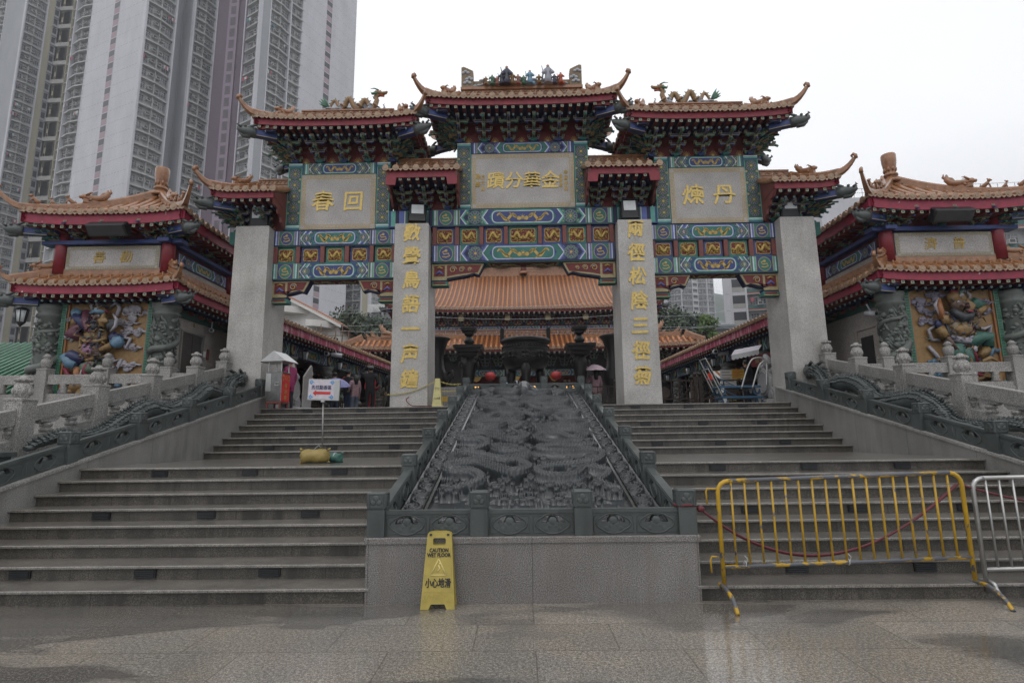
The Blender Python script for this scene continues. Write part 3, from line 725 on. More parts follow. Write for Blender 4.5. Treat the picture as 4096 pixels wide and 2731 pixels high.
  # fascia, rafter ends, soffit
  for f in flist:
    fa = MB(); ra = MB(); so = MB()
    lo, hi = (x0, x1) if f in 'FB' else (y0, y1); o = nout[f]; al = Vector((1, 0, 0)) if f in 'FB' else Vector((0, 1, 0))
    us = np.linspace(lo, hi, 17); top = []; bot = []
    ins = -.05
    for u in us:
      e = S(f, u, 0) + o * ins - Vector((0, 0, .035)); ed = fh
      if fpoly: ed = fpoly((u - lo) / (hi - lo))
      top.append(e); bot.append(e - Vector((0, 0, ed)))
    n = len(us)
    if fpoly:
      us2 = np.linspace(lo, hi, 61); top = []; bot = []
      for u in us2:
        e = S(f, u, 0) + o * ins - Vector((0, 0, .035)); top.append(e); bot.append(e - Vector((0, 0, fpoly((u - lo) / (hi - lo)))))
      n = 61
    vs = top + bot + [p - o * .05 for p in top] + [p - o * .05 for p in bot]
    fs = [(i, i + 1, n + i + 1, n + i) for i in range(n - 1)] + [(2 * n + i, 3 * n + i, 3 * n + i + 1, 2 * n + i + 1) for i in range(n - 1)] + [(n + i, n + i + 1, 3 * n + i + 1, 3 * n + i) for i in range(n - 1)]
    fa.add(vs, fs, fmat)
    m_ = max(3, int((hi - lo - .3) / sq))
    for i in range(m_ + 1):
      u = lo + .15 + i * (hi - lo - .3) / m_
      if fpoly and fpoly((u - lo) / (hi - lo)) > fh + .05: continue
      s_ = .04 * (sq / .2) ** .5; e = S(f, u, 0) - Vector((0, 0, .035 + fh + s_ + .004)) - o * .1
      M3 = Matrix((al, o, Vector((0, 0, 1)))).transposed()
      ra.obox(e - o * .22, s_, .24, s_, M3, 'red_deep'); ra.obox(e + o * .02, s_ * .96, .006, s_ * .96, M3, 'beam_end')
      for A, B in (((-.6, -.6), (.6, .6)), ((-.6, .6), (.6, -.6))): ra.bar(e + o * .0275 + al * (A[0] * s_) + Vector((0, 0, A[1] * s_)), e + o * .0275 + al * (B[0] * s_) + Vector((0, 0, B[1] * s_)), .008, .008, 'green_dark')
      if dots:
        e2 = S(f, u + sq * .0, 0) - Vector((0, 0, .035 + fh + .125)) - o * .34; ra.tube([e2 + o * .03, e2 - o * .25], [.036, .036], 'navy', 8); ra.ball(e2 + o * .03, .036, 'dot_end', 7)
    if soffit:
      A = [S(f, u, 0) - Vector((0, 0, .05 + fh * .6)) - o * .1 for u in us]; k = [(-min(.75, 1)) for _ in us]
      Bv = []
      for u, p in zip(us, A):
        ctr = (x0 + x1) / 2 if f in 'FB' else cy; sh = max(-1, min(1, (u - ctr) / ((hi - lo) / 2))); q = p - o * soffit - Vector((0, 0, .12))
        ll = hL if (f in 'FB' and u < ctr) else hR if f in 'FB' else 1
        if ll: q -= al * sh * soffit * .9
        Bv.append(q)
      so.add(A + Bv, [(i, i + 1, len(us) + i + 1, len(us) + i) for i in range(len(us) - 1)], 'navy')
    part(fa, 'fascia', roof)
    if ra.v: part(ra, 'rafter_ends', roof)
    if so.v: part(so, 'soffit', roof)
  # ridge
  zt = ze + prof(vt)
  if vt == 1.0 and (x1 - hR) - (x0 + hL) > .2:
    mb = MB(); mb.box(x0 + hL, cy - .08, zt - .05, x1 - hR, cy + .08, zt + rh - .04, ridgem)
    mb.box(x0 + hL, cy - .11, zt + rh - .04, x1 - hR, cy + .11, zt + rh, ridgem); mb.box(x0 + hL, cy - .1, zt + rh * .35, x1 - hR, cy + .1, zt + rh * .42, ridgem)
    L = (x1 - hR) - (x0 + hL); k = max(1, int(L / .42))
    for i in range(k + 1): mb.box(x0 + hL + i * L / k - .008, cy - .092, zt - .04, x0 + hL + i * L / k + .008, cy + .092, zt + rh - .05, 'tile_end')
    for i in range(k * 2): # scrolls on the band
      x = x0 + hL + (i + .5) * L / k / 2; mb.tube([(x - .08, cy - .085, zt + rh * .5), (x - .03, cy - .09, zt + rh * .75), (x + .03, cy - .09, zt + rh * .52), (x + .08, cy - .085, zt + rh * .75)], .012, ridgem, 5)
    part(mb, 'ridge', roof)
  # hips
  for f, s in (('L', -1), ('R', 1)):
    if not (hL if f == 'L' else hR): continue
    for sy in (-1, 1):
      if (sy > 0 and 'B' not in sides): continue
      xe = x0 if f == 'L' else x1; hh = hL if f == 'L' else hR; pts = []; wh = []
      vv = np.linspace(vt, 0, 12)
      for v in vv:
        x = xe - s * hh * v; z = ze + lift * (1 - v) ** 2 + prof(v)
        pts.append(Vector((x, cy + sy * hy * (1 - v), z - .02))); wh.append((.15, rh * (.95 - .25 * (1 - v / vt))))
      d = (pts[-1] - pts[-2]); d.z = 0; d.normalize(); e = pts[-1]
      dt = Vector((d.x, d.y * tipy, 0)).normalized()
      if tip:
        for q in (.25, .5, .75, 1.0):
          t_ = q * tip; pts.append(e + dt * (t_ * .95) + Vector((0, 0, t_ * (.12 + .62 * t_ / tip)))); wh.append((.14 - .075 * q, rh * (.7 - .42 * q)))
      mb = MB(); sweep(mb, pts, wh, ridgem)
      if tip:
        q = pts[-1]; c = q + Vector((0, 0, .05)) - d * .03
        mb.tube([q, q + Vector((0, 0, .08)) + d * .0, q + Vector((0, 0, .13)) - d * .05, q + Vector((0, 0, .1)) - d * .1, q + Vector((0, 0, .06)) - d * .08], [.05, .045, .04, .03, .02], ridgem, 7)
      for i in range(1, 11):
        if i % 2: mb.tube([pts[i] + Vector((d.y * .08, -d.x * .08, .04)), pts[i] + Vector((d.y * .085, -d.x * .085, .11))], .014, 'tile_end', 5)
      part(mb, 'hip_ridge', roof)
      if beasts and sy < 0 or beasts == 'all':
        lst = [(.62, 1, .42)] if beasts is True else [(.5, 1, .5), (.32, 0, .3), (.2, 2, .3), (.08, 0, .3)]
        for v, kd, kk in lst:
          v *= vt; x = xe - s * hh * v; z = ze + lift * (1 - v) ** 2 + prof(v) + rh * .72
          mb = MB(); beast(mb, (x, cy + sy * hy * (1 - v), z), (d.x, d.y), kk, ridgem, kd); part(mb, 'ridge_beast', roof)
      if beams:
        mb = MB(); c = Vector((xe - s * .12, cy + sy * (hy - .22), ze + lift - fh - .25)); dd = Vector((d.x * 1.3, d.y * .45, .0)).normalized()
        mb.bar(c - dd * .42, c + dd * .12, .17, .2, 'blue')
        n_ = Vector((dd.y, -dd.x, 0)).normalized()
        for ss in (-1, 1): mb.bar(c - dd * .42 + n_ * ss * .087 + Vector((0, 0, .09)), c + dd * .12 + n_ * ss * .087 + Vector((0, 0, .09)), .008, .016, 'gold_dull'); mb.bar(c - dd * .42 + n_ * ss * .087 - Vector((0, 0, .09)), c + dd * .12 + n_ * ss * .087 - Vector((0, 0, .09)), .008, .016, 'gold_dull')
        dragon_end(mb, c + dd * .14, dd, .95); part(mb, 'corner_beam', roof)
  return roof
BR = {}
def brackets(roof, spots, z, h=.46, p=.62, w=.5, yref=None):
  """copies of a bracket cluster; spots = (x, y, angle, colour index)"""
  for x, y, ang, ci in spots:
    key = (ci, h, p, w)
    if key not in BR:
      BR[key] = bracket_mb(h, p, w, *(('green', 'blue') if ci == 0 else ('blue', 'green'))).build('bracket_set'); o = BR[key]
      COL.objects.unlink(o)
    o = BR[key].copy(); COL.objects.link(o); o.name = 'bracket_set'
    o.parent = roof; o.matrix_parent_inverse = Matrix.Identity(4); o.matrix_basis = Matrix.Translation((x, y, z)) @ Matrix.Rotation(ang, 4, 'Z')
def fan(mb, c, sx, sy, n=5, L=.62, z=.1):
  """corner cluster: long pointed arms fanning out along the diagonal"""
  for i in range(n):
    a = math.atan2(sy, sx) + (i - (n - 1) / 2) * .32; d = Vector((cos(a), sin(a), 0))
    for j in range(3):
      q = Vector(c) + Vector((0, 0, z + j * .13)); l = L * (.5 + .28 * j) * (1 - .12 * abs(i - (n - 1) / 2))
      mb.bar(q, q + d * l + Vector((0, 0, .03)), .06, .06, 'green' if (i + j) % 2 else 'blue'); mb.bar(q + d * l * .6 + Vector((0, 0, -.03)), q + d * l * 1.02 + Vector((0, 0, .0)), .064, .012, 'gold_dull')
      mb.bar(q + d * l, q + d * (l + .14) + Vector((0, 0, -.01)), .04, .035, 'green_dark')
# ---------------------------------------------------------------- painted beams
def rosette(mb, x, z, r, y, a='blue', b='green', gold=True):
  disc_front(mb, x, z, r, y, b, 20)
  for ring, k, rr in ((.74, 12, .2), (.45, 8, .18)):
    for i in range(k):
      t = 2 * PI * (i + .5 * (k == 8)) / k; px, pz = x + r * ring * cos(t), z + r * ring * sin(t)
      disc_front(mb, px, pz, r * rr, y - .0015, 'gold_dull', 8); disc_front(mb, px, pz, r * rr * .78, y - .003, a if k == 12 else b, 8)
  disc_front(mb, x, z, r * .2, y - .004, 'gold', 10)
def squiggle(mb, x, z, L, H, y, s, m='gold', t=.03):
  """painted dragon: waving body with head, legs and mane strokes"""
  n = 26; pts = []; ws = []
  for i in range(n):
    q = i / (n - 1); pts.append((x + s * L * (q - .5), z + H * .3 * sin(q * 2 * PI * 1.6 + .4) * (1 - .3 * q))); ws.append(t * (.25 + 1.1 * sin(PI * min(1, q * .85 + .1))))
  ribbon(mb, pts, ws, y, m)
  hx, hz = pts[-1]; disc_front(mb, hx, hz + H * .06, t * 1.05, y - .001, m, 8); ribbon(mb, [(hx, hz), (hx + s * t * 2.2, hz + t * .6)], t * .9, y, m)
  for q in (6, 12, 17, 22):
    a = pts[q]; ribbon(mb, [a, (a[0] + s * t * 1.2, a[1] - H * .22), (a[0] + s * t * 2.4, a[1] - H * .26)], t * .4, y, m); ribbon(mb, [a, (a[0] - s * t * 1.2, a[1] + H * .2)], t * .35, y, m)
def lozenge(x0, x1, z0, z1, cut, r=0):
  zc = (z0 + z1) / 2; return [(x0, zc), (x0 + cut, z0), (x1 - cut, z0), (x1, zc), (x1 - cut, z1), (x0 + cut, z1)]
def rounded(x0, x1, z0, z1, r, n=5):
  out = []
  for cx, cz, a0 in ((x1 - r, z1 - r, 0), (x0 + r, z1 - r, PI / 2), (x0 + r, z0 + r, PI), (x1 - r, z0 + r, 1.5 * PI)):
    for i in range(n): out.append((cx + r * cos(a0 + i * PI / 2 / (n - 1)), cz + r * sin(a0 + i * PI / 2 / (n - 1))))
  return out
def painted_front(mb, x0, x1, z0, z1, y, scheme=0, med=True, cart=.37, ends=True):
  """bands, medallions, rosettes and a central dragon cartouche on a -Y face; scheme swaps blue and green"""
  A, B, AL, BL = ('blue', 'green', 'blue_light', 'green_light') if scheme == 0 else ('green', 'blue', 'green_light', 'blue_light')
  L = x1 - x0; H = z1 - z0; xc = (x0 + x1) / 2; e = H * .07
  y1 = y - .003; y2 = y - .006; y3 = y - .009; y4 = y - .012
  strip_front(mb, x0, x1, z0, z1, y1, A)
  strip_front(mb, x0, x1, z0, z0 + e, y2, B + '_dark' if B == 'green' else 'navy'); strip_front(mb, x0, x1, z1 - e * .5, z1, y2, B)
  cw = L * cart / 2
  for s in (-1, 1):
    X = lambda t: xc + s * (L / 2 - t)
    def band(a, b, m, yy=y2): strip_front(mb, min(X(a), X(b)), max(X(a), X(b)), z0 + e, z1 - e * .5, yy, m)
    t = 0
    if ends:
      for w_, m in ((.05, B), (.03, 'pale'), (.045, BL), (.025, 'gold_dull')): band(t, t + w_, m); t += w_
      if med:
        mw = H * .92; disc_front(mb, X(t + mw / 2), (z0 + z1) / 2, mw * .42, y3 + .001, 'gold_dull', 18, H * .44); disc_front(mb, X(t + mw / 2), (z0 + z1) / 2, mw * .38, y3, B, 18, H * .4)
        cx = X(t + mw / 2); cz = (z0 + z1) / 2; k = H * .2
        ribbon(mb, [(cx + k * .2, cz + k), (cx - k, cz + k * .5), (cx - k * .6, cz - k * .1), (cx + k * .7, cz + k * .1), (cx + k, cz - k * .6), (cx, cz - k), (cx - k, cz - k * .8)], k * .3, y4, 'gold'); disc_front(mb, cx, cz + k * .9, k * .4, y4 - .001, 'gold', 8)
        t += mw
        for w_, m in ((.025, 'gold_dull'), (.045, BL), (.03, 'pale'), (.05, B), (.02, 'gold_dull')): band(t, t + w_, m); t += w_
    # chevrons + rosettes between t and cartouche
    ce = L / 2 - cw; zc = (z0 + z1) / 2; dv = H * .32
    def chev(tx, w_, m, yy):
      P = [(X(tx + w_), zc - H / 2 + e), (X(tx), zc - H / 2 + e), (X(tx + (-dv if False else dv) * -1 if False else tx - 0), zc - H / 2 + e)]
      poly_front(mb, [(X(tx + dv), z0 + e), (X(tx + dv + w_), z0 + e), (X(tx + w_), zc), (X(tx + dv + w_), z1 - e * .5), (X(tx + dv), z1 - e * .5), (X(tx), zc)], yy, m)
    poly_front(mb, [(X(t + dv), z0 + e), (X(ce), z0 + e), (X(ce - dv), zc), (X(ce), z1 - e * .5), (X(t + dv), z1 - e * .5), (X(t), zc)], y2, 'navy')
    rr = min(H * .42, max(.04, (ce - t) * .4)); cx = X((t + ce) / 2 + .01)
    rosette(mb, cx, zc, rr, y3, A, B)
    for zz in (z0 + e + rr * .35, z1 - e - rr * .3):
      for dx in (-1.05, 1.05):
        px = cx + dx * rr
        disc_front(mb, px, zz, rr * .34, y2 - .001, B, 10); disc_front(mb, px, zz, rr * .12, y3, 'gold', 6)
    for w_, m, o in ((.03, 'pale', 0), (.04, BL, .03), (.03, B, .07)): chev(t + o, w_, m, y3)
    for w_, m, o in ((.035, B, 0), (.045, BL, .035), (.03, 'pale', .08), (.02, A, .11)):
      tx = ce - dv - .13 + o
      chev(tx, w_, m, y3 - .0005) if False else poly_front(mb, [(X(tx + dv), z0 + e), (X(tx + dv + w_), z0 + e), (X(tx + w_), zc), (X(tx + dv + w_), z1 - e * .5), (X(tx + dv), z1 - e * .5), (X(tx), zc)][::1], y3 - .0005, m)
  # central cartouche
  ci = cw - H * .12; k = H * .1
  poly_front(mb, lozenge(xc - cw, xc + cw, z0 + e, z1 - e * .5, H * .32), y3 - .0008, B)
  poly_front(mb, rounded(xc - ci, xc + ci, z0 + k, z1 - k * .8, H * .3), y4, BL); poly_front(mb, rounded(xc - ci + k * .4, xc + ci - k * .4, z0 + k * 1.4, z1 - k * 1.2, H * .27), y4 - .0015, 'pale')
  poly_front(mb, rounded(xc - ci + k * .8, xc + ci - k * .8, z0 + k * 1.8, z1 - k * 1.6, H * .25), y4 - .003, A)
  for s in (-1, 1): squiggle(mb, xc + s * ci * .47, (z0 + z1) / 2, ci * .7, H * .7, y4 - .005, -s, 'gold', H * .12)
  disc_front(mb, xc, (z0 + z1) / 2, H * .075, y4 - .006, 'gold', 10)
  for i in range(8): a = i * PI / 4; ribbon(mb, [(xc + H * .09 * cos(a), (z0 + z1) / 2 + H * .09 * sin(a)), (xc + H * .16 * cos(a), (z0 + z1) / 2 + H * .16 * sin(a))], H * .025, y4 - .006, 'gold')
def beam(root, x0, x1, z0, z1, y0, y1, scheme, **kw):
  mb = MB(); mb.bbox(x0, y0, z0, x1, y1, z1, 'green' if scheme else 'blue', .02)
  mb2 = MB(); painted_front(mb2, x0 + .004, x1 - .004, z0 + .012, z1 - .012, y0 - .002, scheme, **kw)
  i0 = len(mb.v)
  for f, m_, s_ in zip(mb2.f, mb2.m, mb2.sm): pass
  mb.v += mb2.v
  for f, m_ in zip(mb2.f, mb2.m): mb.f.append(tuple(i0 + k for k in f)); mb.m.append(mb.mi(mb2.names[m_])); mb.sm.append(False)
  # painted underside
  L = x1 - x0; xc = (x0 + x1) / 2; z = z0 - .003; w_ = L * .2
  mb.quad((xc - w_, y0 + .05, z), (xc + w_, y0 + .05, z), (xc + w_ * .92, y1 - .05, z), (xc - w_ * .92, y1 - .05, z), 'gold_dull')
  mb.quad((xc - w_ * .93, y0 + .08, z - .003), (xc + w_ * .93, y0 + .08, z - .003), (xc + w_ * .86, y1 - .08, z - .003), (xc - w_ * .86, y1 - .08, z - .003), 'red_deep')
  for s in (-1, 1):
    for q in range(2):
      pts = [(xc + s * w_ * (.1 + .75 * t), (y0 + y1) / 2 + .1 * sin(t * 9 + q * 2), z - .02) for t in np.linspace(0, 1, 14)]
      mb.tube(pts, .02, 'gold_dull', 4)
  return part(mb, 'beam', root)
def relief_panel(root, x0, x1, z0, z1, y, seed, wide=False):
  """small gilded openwork panel: curling dragons in a frame"""
  rnd = random.Random(seed); mb = MB(); H = z1 - z0; W = x1 - x0; mb.box(x0, y, z0, x1, y + .05, z1, 'blue' if seed % 2 else 'green')
  i = .055; poly_front(mb, rounded(x0 + i, x1 - i, z0 + i, z1 - i, .05), y - .003, 'gold'); poly_front(mb, rounded(x0 + i + .018, x1 - i - .018, z0 + i + .018, z1 - i - .018, .04), y - .006, 'red_deep')
  xc, zc = (x0 + x1) / 2, (z0 + z1) / 2; w_, h_ = W / 2 - i - .03, H / 2 - i - .03
  for s in ((-1, 1) if wide else (1 if seed % 2 else -1,)):
    cx = xc + (s * w_ * .5 if wide else 0); ww = w_ * (.5 if wide else 1)
    pts = [(cx + s * ww * (.9 - 1.8 * t), y - .014, zc + h_ * .62 * sin(t * 8.5 + seed) * (.6 + .4 * t)) for t in np.linspace(0, 1, 18)]
    mb.tube(pts, [.01 + .036 * sin(PI * t) for t in np.linspace(0.05, .95, 18)], 'gold', 6, True); mb.ball(pts[0], .04, 'gold', 7)
    for q in (4, 8, 12): p = pts[q]; mb.tube([p, (p[0] + .05, y - .012, p[2] - .06), (p[0] + .09, y - .012, p[2] - .05)], .012, 'gold', 5)
  for _ in range(60 if wide else 38):
    px, pz = xc + rnd.uniform(-1, 1) * w_, zc + rnd.uniform(-1, 1) * h_; a = rnd.uniform(0, 6.3); l = rnd.uniform(.03, .06)
    mb.tube([(px, y - .009, pz), (px + l * cos(a), y - .012, pz + l * sin(a)), (px + l * 1.2 * cos(a + .9), y - .009, pz + l * 1.2 * sin(a + .9))], [.01, .017, .006], 'gold', 4)
  return part(mb, 'relief_panel', root)
def spandrel(root, xp, s, ztop, y, L=1.45):
  """carved bracket under a beam, growing from the pillar at xp towards s"""
  mb = MB(); X = lambda u: xp + s * u
  out = [(0, 0), (L, 0), (L - .17, -.34), (L - .3, -.3), (L - .52, -.36), (L - .8, -.4), (.44, -.44), (.42, -.5), (0, -.5)]
  out = [(u * 1.0, v) for u, v in out]
  P = [(X(u), ztop + v) for u, v in out]; P = P if s > 0 else P[::-1]
  mb.prism(P, y + .05, y + .26, 'navy');
  def sc(k, du=0, dv=0): return [(X(u * 1.0 * k + du), ztop + v * k + dv) for u, v in out]
  q = [(X(u), ztop + v) for u, v in [(.01, -.01), (L - .03, -.01), (L - .18, -.31), (L - .3, -.265), (L - .52, -.32), (L - .8, -.36), (.42, -.4), (.4, -.46), (.01, -.46)]]
  mb.prism(q if s > 0 else q[::-1], y + .03, y + .055, 'gold_dull')
  q = [(X(u), ztop + v) for u, v in [(.42, -.045), (L - .1, -.045), (L - .2, -.255), (L - .5, -.275), (L - .8, -.31), (.42, -.36)]]; poly_front(mb, q, y + .026, 'red_deep')
  q = [(X(u), ztop + v) for u, v in [(.07, -.06), (.36, -.06), (.36, -.36), (.07, -.36)]]; poly_front(mb, q, y + .026, 'red_deep')
  for cx, r in ((.58, .1), (.82, .085), (1.03, .06)):
    if cx > L - .25: continue
    pts = [(X(cx + r * (1 - t * .75) * cos(t * 9)), y + .02, ztop - .17 + r * (1 - t * .75) * sin(t * 9)) for t in np.linspace(0, 1, 16)]
    mb.tube(pts, .014, 'gold', 5); mb.tube([(a, b + .006, c - .02) for a, b, c in pts[:8]], .014, 'blue_light', 5)
  mb.tube([(X(.13), y + .02, ztop - .3), (X(.22), y + .02, ztop - .22), (X(.31), y + .02, ztop - .3)], .028, 'blue_light', 5); mb.tube([(X(.14), y + .02, ztop - .14), (X(.22), y + .015, ztop - .1), (X(.3), y + .02, ztop - .14)], .022, 'gold', 5)
  b0, b1 = sorted((X(0), X(.46))); mb.bbox(b0, y - .0, ztop - .62, b1, y + .28, ztop - .5, 'green', .03); strip_front(mb, b0 + .06, b1 - .08, ztop - .575, ztop - .52, y - .004, 'red_deep'); strip_front(mb, b0 + .03, b1 - .03, ztop - .605, ztop - .59, y - .004, 'gold')
  return part(mb, 'spandrel', root)
def meander(mb, x0, x1, z0, z1, y, b=.1, m='gold'):
  """key-pattern border"""
  for a in (.0, b):
    t = .012
    for A, B, C, D in ((x0 + a, x1 - a, z0 + a, z0 + a + t), (x0 + a, x1 - a, z1 - a - t, z1 - a), (x0 + a, x0 + a + t, z0 + a, z1 - a), (x1 - a - t, x1 - a, z0 + a, z1 - a)): strip_front(mb, A, B, C, D, y, m)
  k = b * .9
  def key(px, pz, dx, dz):   # small hooked stroke
    u = (dx, dz); v = (-dz, dx); P = lambda a, c: (px + (u[0] * a + v[0] * c) * k, pz + (u[1] * a + v[1] * c) * k)
    for A, B in ((P(.1, .25), P(.85, .25)), (P(.85, .25), P(.85, .8)), (P(.85, .8), P(.35, .8)), (P(.35, .8), P(.35, .5)), (P(.35, .5), P(.62, .5))): ribbon(mb, [A, B], .011, y, m)
  n = int((x1 - x0 - 2 * b) / k); st = (x1 - x0 - 2 * b) / n
  for i in range(n): key(x0 + b + i * st, z0, 1, 0); key(x0 + b + i * st, z1 - b, 1, 0)
  n = int((z1 - z0 - 2 * b) / k); st = (z1 - z0 - 2 * b) / n
  for i in range(n): key(x0 + b, z0 + b + i * st, 0, 1); key(x1, z0 + b + i * st, 0, 1)
def plaque(root, x0, x1, z0, z1, y, chars, size, sx, small=()):
  mb = MB(); mb.bbox(x0, y, z0, x1, y + .12, z1, 'granite_panel', .008); pl = part(mb, 'plaque', root)
  mb = MB(); meander(mb, x0 + .02, x1 - .02, z0 + .02, z1 - .02, y - .004); part(mb, 'border', pl)
  n = len(chars); zc = (z0 + z1) / 2; W = x1 - x0
  for i, ch in enumerate(chars):
    mb = MB(); x = (x0 + x1) / 2 + (i - (n - 1) / 2) * sx
    text_mb(mb, ch, size, face_front(x, y - .002, zc - .03), 'gold_leaf', .012, size * .018, 1.02, .04, wob=.03); part(mb, 'character', pl)
  mb = MB()
  for x, z, t, s in small:
    for j, ch in enumerate(t): text_mb(mb, ch, s, face_front(x, y - .002, z - j * s * 1.15), 'gold', .004, 0.004, .8, .1, wob=.02)
  if mb.v: part(mb, 'signature', pl)
def painted_post(root, x0, x1, z0, z1, y, y1, n):
  mb = MB(); mb.bbox(x0, y, z0, x1, y1, z1, 'green', .015); w_ = (x1 - x0); b = .11
  for za, zb in ((z0 + .02, z0 + .02 + b), (z1 - .02 - b, z1 - .02)): strip_front(mb, x0 + .01, x1 - .01, za, zb, y - .003, 'green_light'); strip_front(mb, x0 + .01, x1 - .01, za + b * .7, zb, y - .005, 'pale'); strip_front(mb, x0 + .01, x1 - .01, za, za + b * .25, y - .005, 'blue')
  za, zb = z0 + .16, z1 - .16; st = (zb - za) / n; strip_front(mb, x0 + .03, x1 - .03, za, zb, y - .003, 'green_dark')
  for i in range(n):
    zc = za + st * (i + .5); rosette(mb, (x0 + x1) / 2, zc, min(st * .5, w_ * .44), y - .005, 'blue', 'green_dark')
    for s in (-1, 1):
      if i: disc_front(mb, (x0 + x1) / 2 + s * w_ * .36, za + st * i, .035, y - .005, 'gold_dull', 8)
  for xx in (x0 + .02, x1 - .02): strip_front(mb, xx - .01, xx + .01, z0 + .15, z1 - .15, y - .004, 'green_light')
  return part(mb, 'painted_post', root)
# ---------------------------------------------------------------- the memorial gate
GX = .04; YP = 8.32; YB = 8.65; YC = 8.9
gate = empty('memorial_gate', (GX, YC, TZ), 'four-pillar ceremonial gate with seven orange tiled roofs and painted blue and green beams', 'gate')
PT = 7.21
def pillar(x, s_out, chars):
  mb = MB(); hw0, hw1 = .475, .45
  def ring(z, h): return [(x - h, YP, z), (x + h, YP, z), (x + h, YP + 1.2, z), (x - h, YP + 1.2, z)]
  mb.loft([ring(TZ + .002, hw0), ring(PT - .015, hw1), ring(PT, hw1 - .015)], 'granite_pillar', True, False)
  for z in (4.75, 3.5) if not chars else (5.35,): strip_front(mb, x - hw1 - .008, x + hw1 + .008, z, z + .006, YP - .002, 'granite_panel')
  p = part(mb, 'pillar', gate)
  if chars:
    n = len(chars)
    for i, ch in enumerate(chars):
      mb = MB(); z = 6.92 - i * (6.92 - 3.02) / (n - 1); text_mb(mb, ch, .50, face_front(x + .0, YP - .004, z), 'gold_leaf', .012, .014, .93, .08, wob=.03); part(mb, 'character', p)
  return p
pillar(GX - 2.957, -1, '數聲鳥語一声鐘'); pillar(GX + 2.957, 1, '兩徑松陰三徑菊')
pillar(GX - 7.231, -1, None); pillar(GX + 7.231, 1, None)
# beams
beam(gate, GX - 2.46, GX + 2.46, 6.2, 6.71, YB, YB + .5, 1); beam(gate, GX - 2.46, GX + 2.46, 7.22, 7.71, YB - .02, YB + .48, 0)
for s in (-1, 1):
  a, b = sorted((GX + s * 2.461, GX + s * 3.66)); mb = MB(); mb.bbox(a, YB - .02, 7.22, b, YB + .48, 7.71, 'blue', .02); x = GX + s * 2.47
  for w_, m in ((.1, 'navy'), (.14, 'green_light'), (.03, 'pale'), (.16, 'blue_light'), (.3, 'green'), (.03, 'pale'), (.14, 'blue_light'), (.1, 'navy'), (.12, 'green_light')): strip_front(mb, min(x, x + s * w_), max(x, x + s * w_), 7.25, 7.69, YB - .025, m); x += s * w_
  part(mb, 'beam', gate)
  for z0, z1, l in ((6.73, 7.19, .34), (5.79, 6.27, .14)):
    a, b = sorted((GX + s * 7.66, GX + s * (7.68 + l))); mb = MB(); q = [(a, z0), (b, z0 + .12), (b, z1), (a, z1)] if s > 0 else [(a, z0 + .12), (b, z0), (b, z1), (a, z1)]; mb.prism(q, YB + .02, YB + .42, 'green'); part(mb, 'beam_end', gate)
for s in (-1, 1):
  a, b = sorted((GX + s * 3.44, GX + s * 6.79)); beam(gate, a, b, 5.79, 6.27, YB, YB + .5, 0); beam(gate, a, b, 6.73, 7.19, YB, YB + .48, 1)
  mb = MB(); mb.box(a, YB + .12, 6.27, b, YB + .38, 6.73, 'green_dark'); part(mb, 'board', gate)
  n = 5; st = (b - a) / n
  for i in range(n): relief_panel(gate, a + i * st + .085, a + (i + 1) * st - .085, 6.275, 6.725, YB + .06, i + (0 if s < 0 else 7))
  for i in range(n + 1):
    mb = MB(); x = a + i * st; x = max(a + .06, min(b - .06, x)); mb.bbox(x - .06, YB + .0, 6.27, x + .06, YB + .3, 6.73, 'red_brown', .01); part(mb, 'short_post', gate)
  for xp, ss in ((a, 1), (b, -1)): spandrel(gate, xp, ss, 5.79, YB + .03, 1.05)
mb = MB(); mb.box(GX - 2.46, YB + .12, 6.71, GX + 2.46, YB + .38, 7.22, 'green_dark'); part(mb, 'board', gate)
xs_ = [-2.46, -1.79, -1.13, -.46, .46, 1.13, 1.79, 2.46]
for i in range(7): relief_panel(gate, GX + xs_[i] + .07, GX + xs_[i + 1] - .07, 6.715, 7.215, YB + .06, i + 1, i == 3)
for x in xs_:
  mb = MB(); x = max(-2.4, min(2.4, x)) + GX; mb.bbox(x - .06, YB, 6.71, x + .06, YB + .3, 7.22, 'red_brown', .01); part(mb, 'short_post', gate)
for s in (-1, 1): spandrel(gate, GX + s * 2.48, -s, 6.2, YB + .03, 1.45)
# plaques, posts, upper beams
plaque(gate, GX - 1.40, GX + 1.44, 7.72, 9.31, YB - .03, '蹟分華金', .5, .5, small=((GX - 1.08, 8.62, '呂大仙', .15), (GX - 1.22, 8.62, '降筆', .19), (GX + 1.2, 8.72, '辛酉仲秋', .14), (GX + 1.06, 8.62, '金福堂', .12)))
for s, ch in ((-1, '春回'), (1, '煉丹')):
  a, b = sorted((GX + s * 4.03, GX + s * 6.1)); plaque(gate, a, b, 7.2, 8.79, YB - .03, ch, .6, .84)
  for u, v in ((3.65, 4.03), (6.1, 6.5)):
    c, d = sorted((GX + s * u, GX + s * v)); painted_post(gate, c, d, 7.2, 9.16, YB, YB + .45, 5)
  mb = MB(); mb.bbox(a, YB, 8.79, b, YB + .4, 9.15, 'blue', .01); painted_front(mb, a + .03, b - .03, 8.8, 9.14, YB - .002, 0, med=False, cart=.5); part(mb, 'upper_beam', gate)
for u, v in ((-1.8, -1.41), (1.45, 1.84)): painted_post(gate, GX + u, GX + v, 7.71, 9.68, YB, YB + .45, 5)
mb = MB(); mb.bbox(GX - 1.41, YB, 9.31, GX + 1.45, YB + .4, 9.68, 'blue', .01); painted_front(mb, GX - 1.38, GX + 1.42, 9.32, 9.67, YB - .002, 1, med=False, cart=.42); part(mb, 'upper_beam', gate)
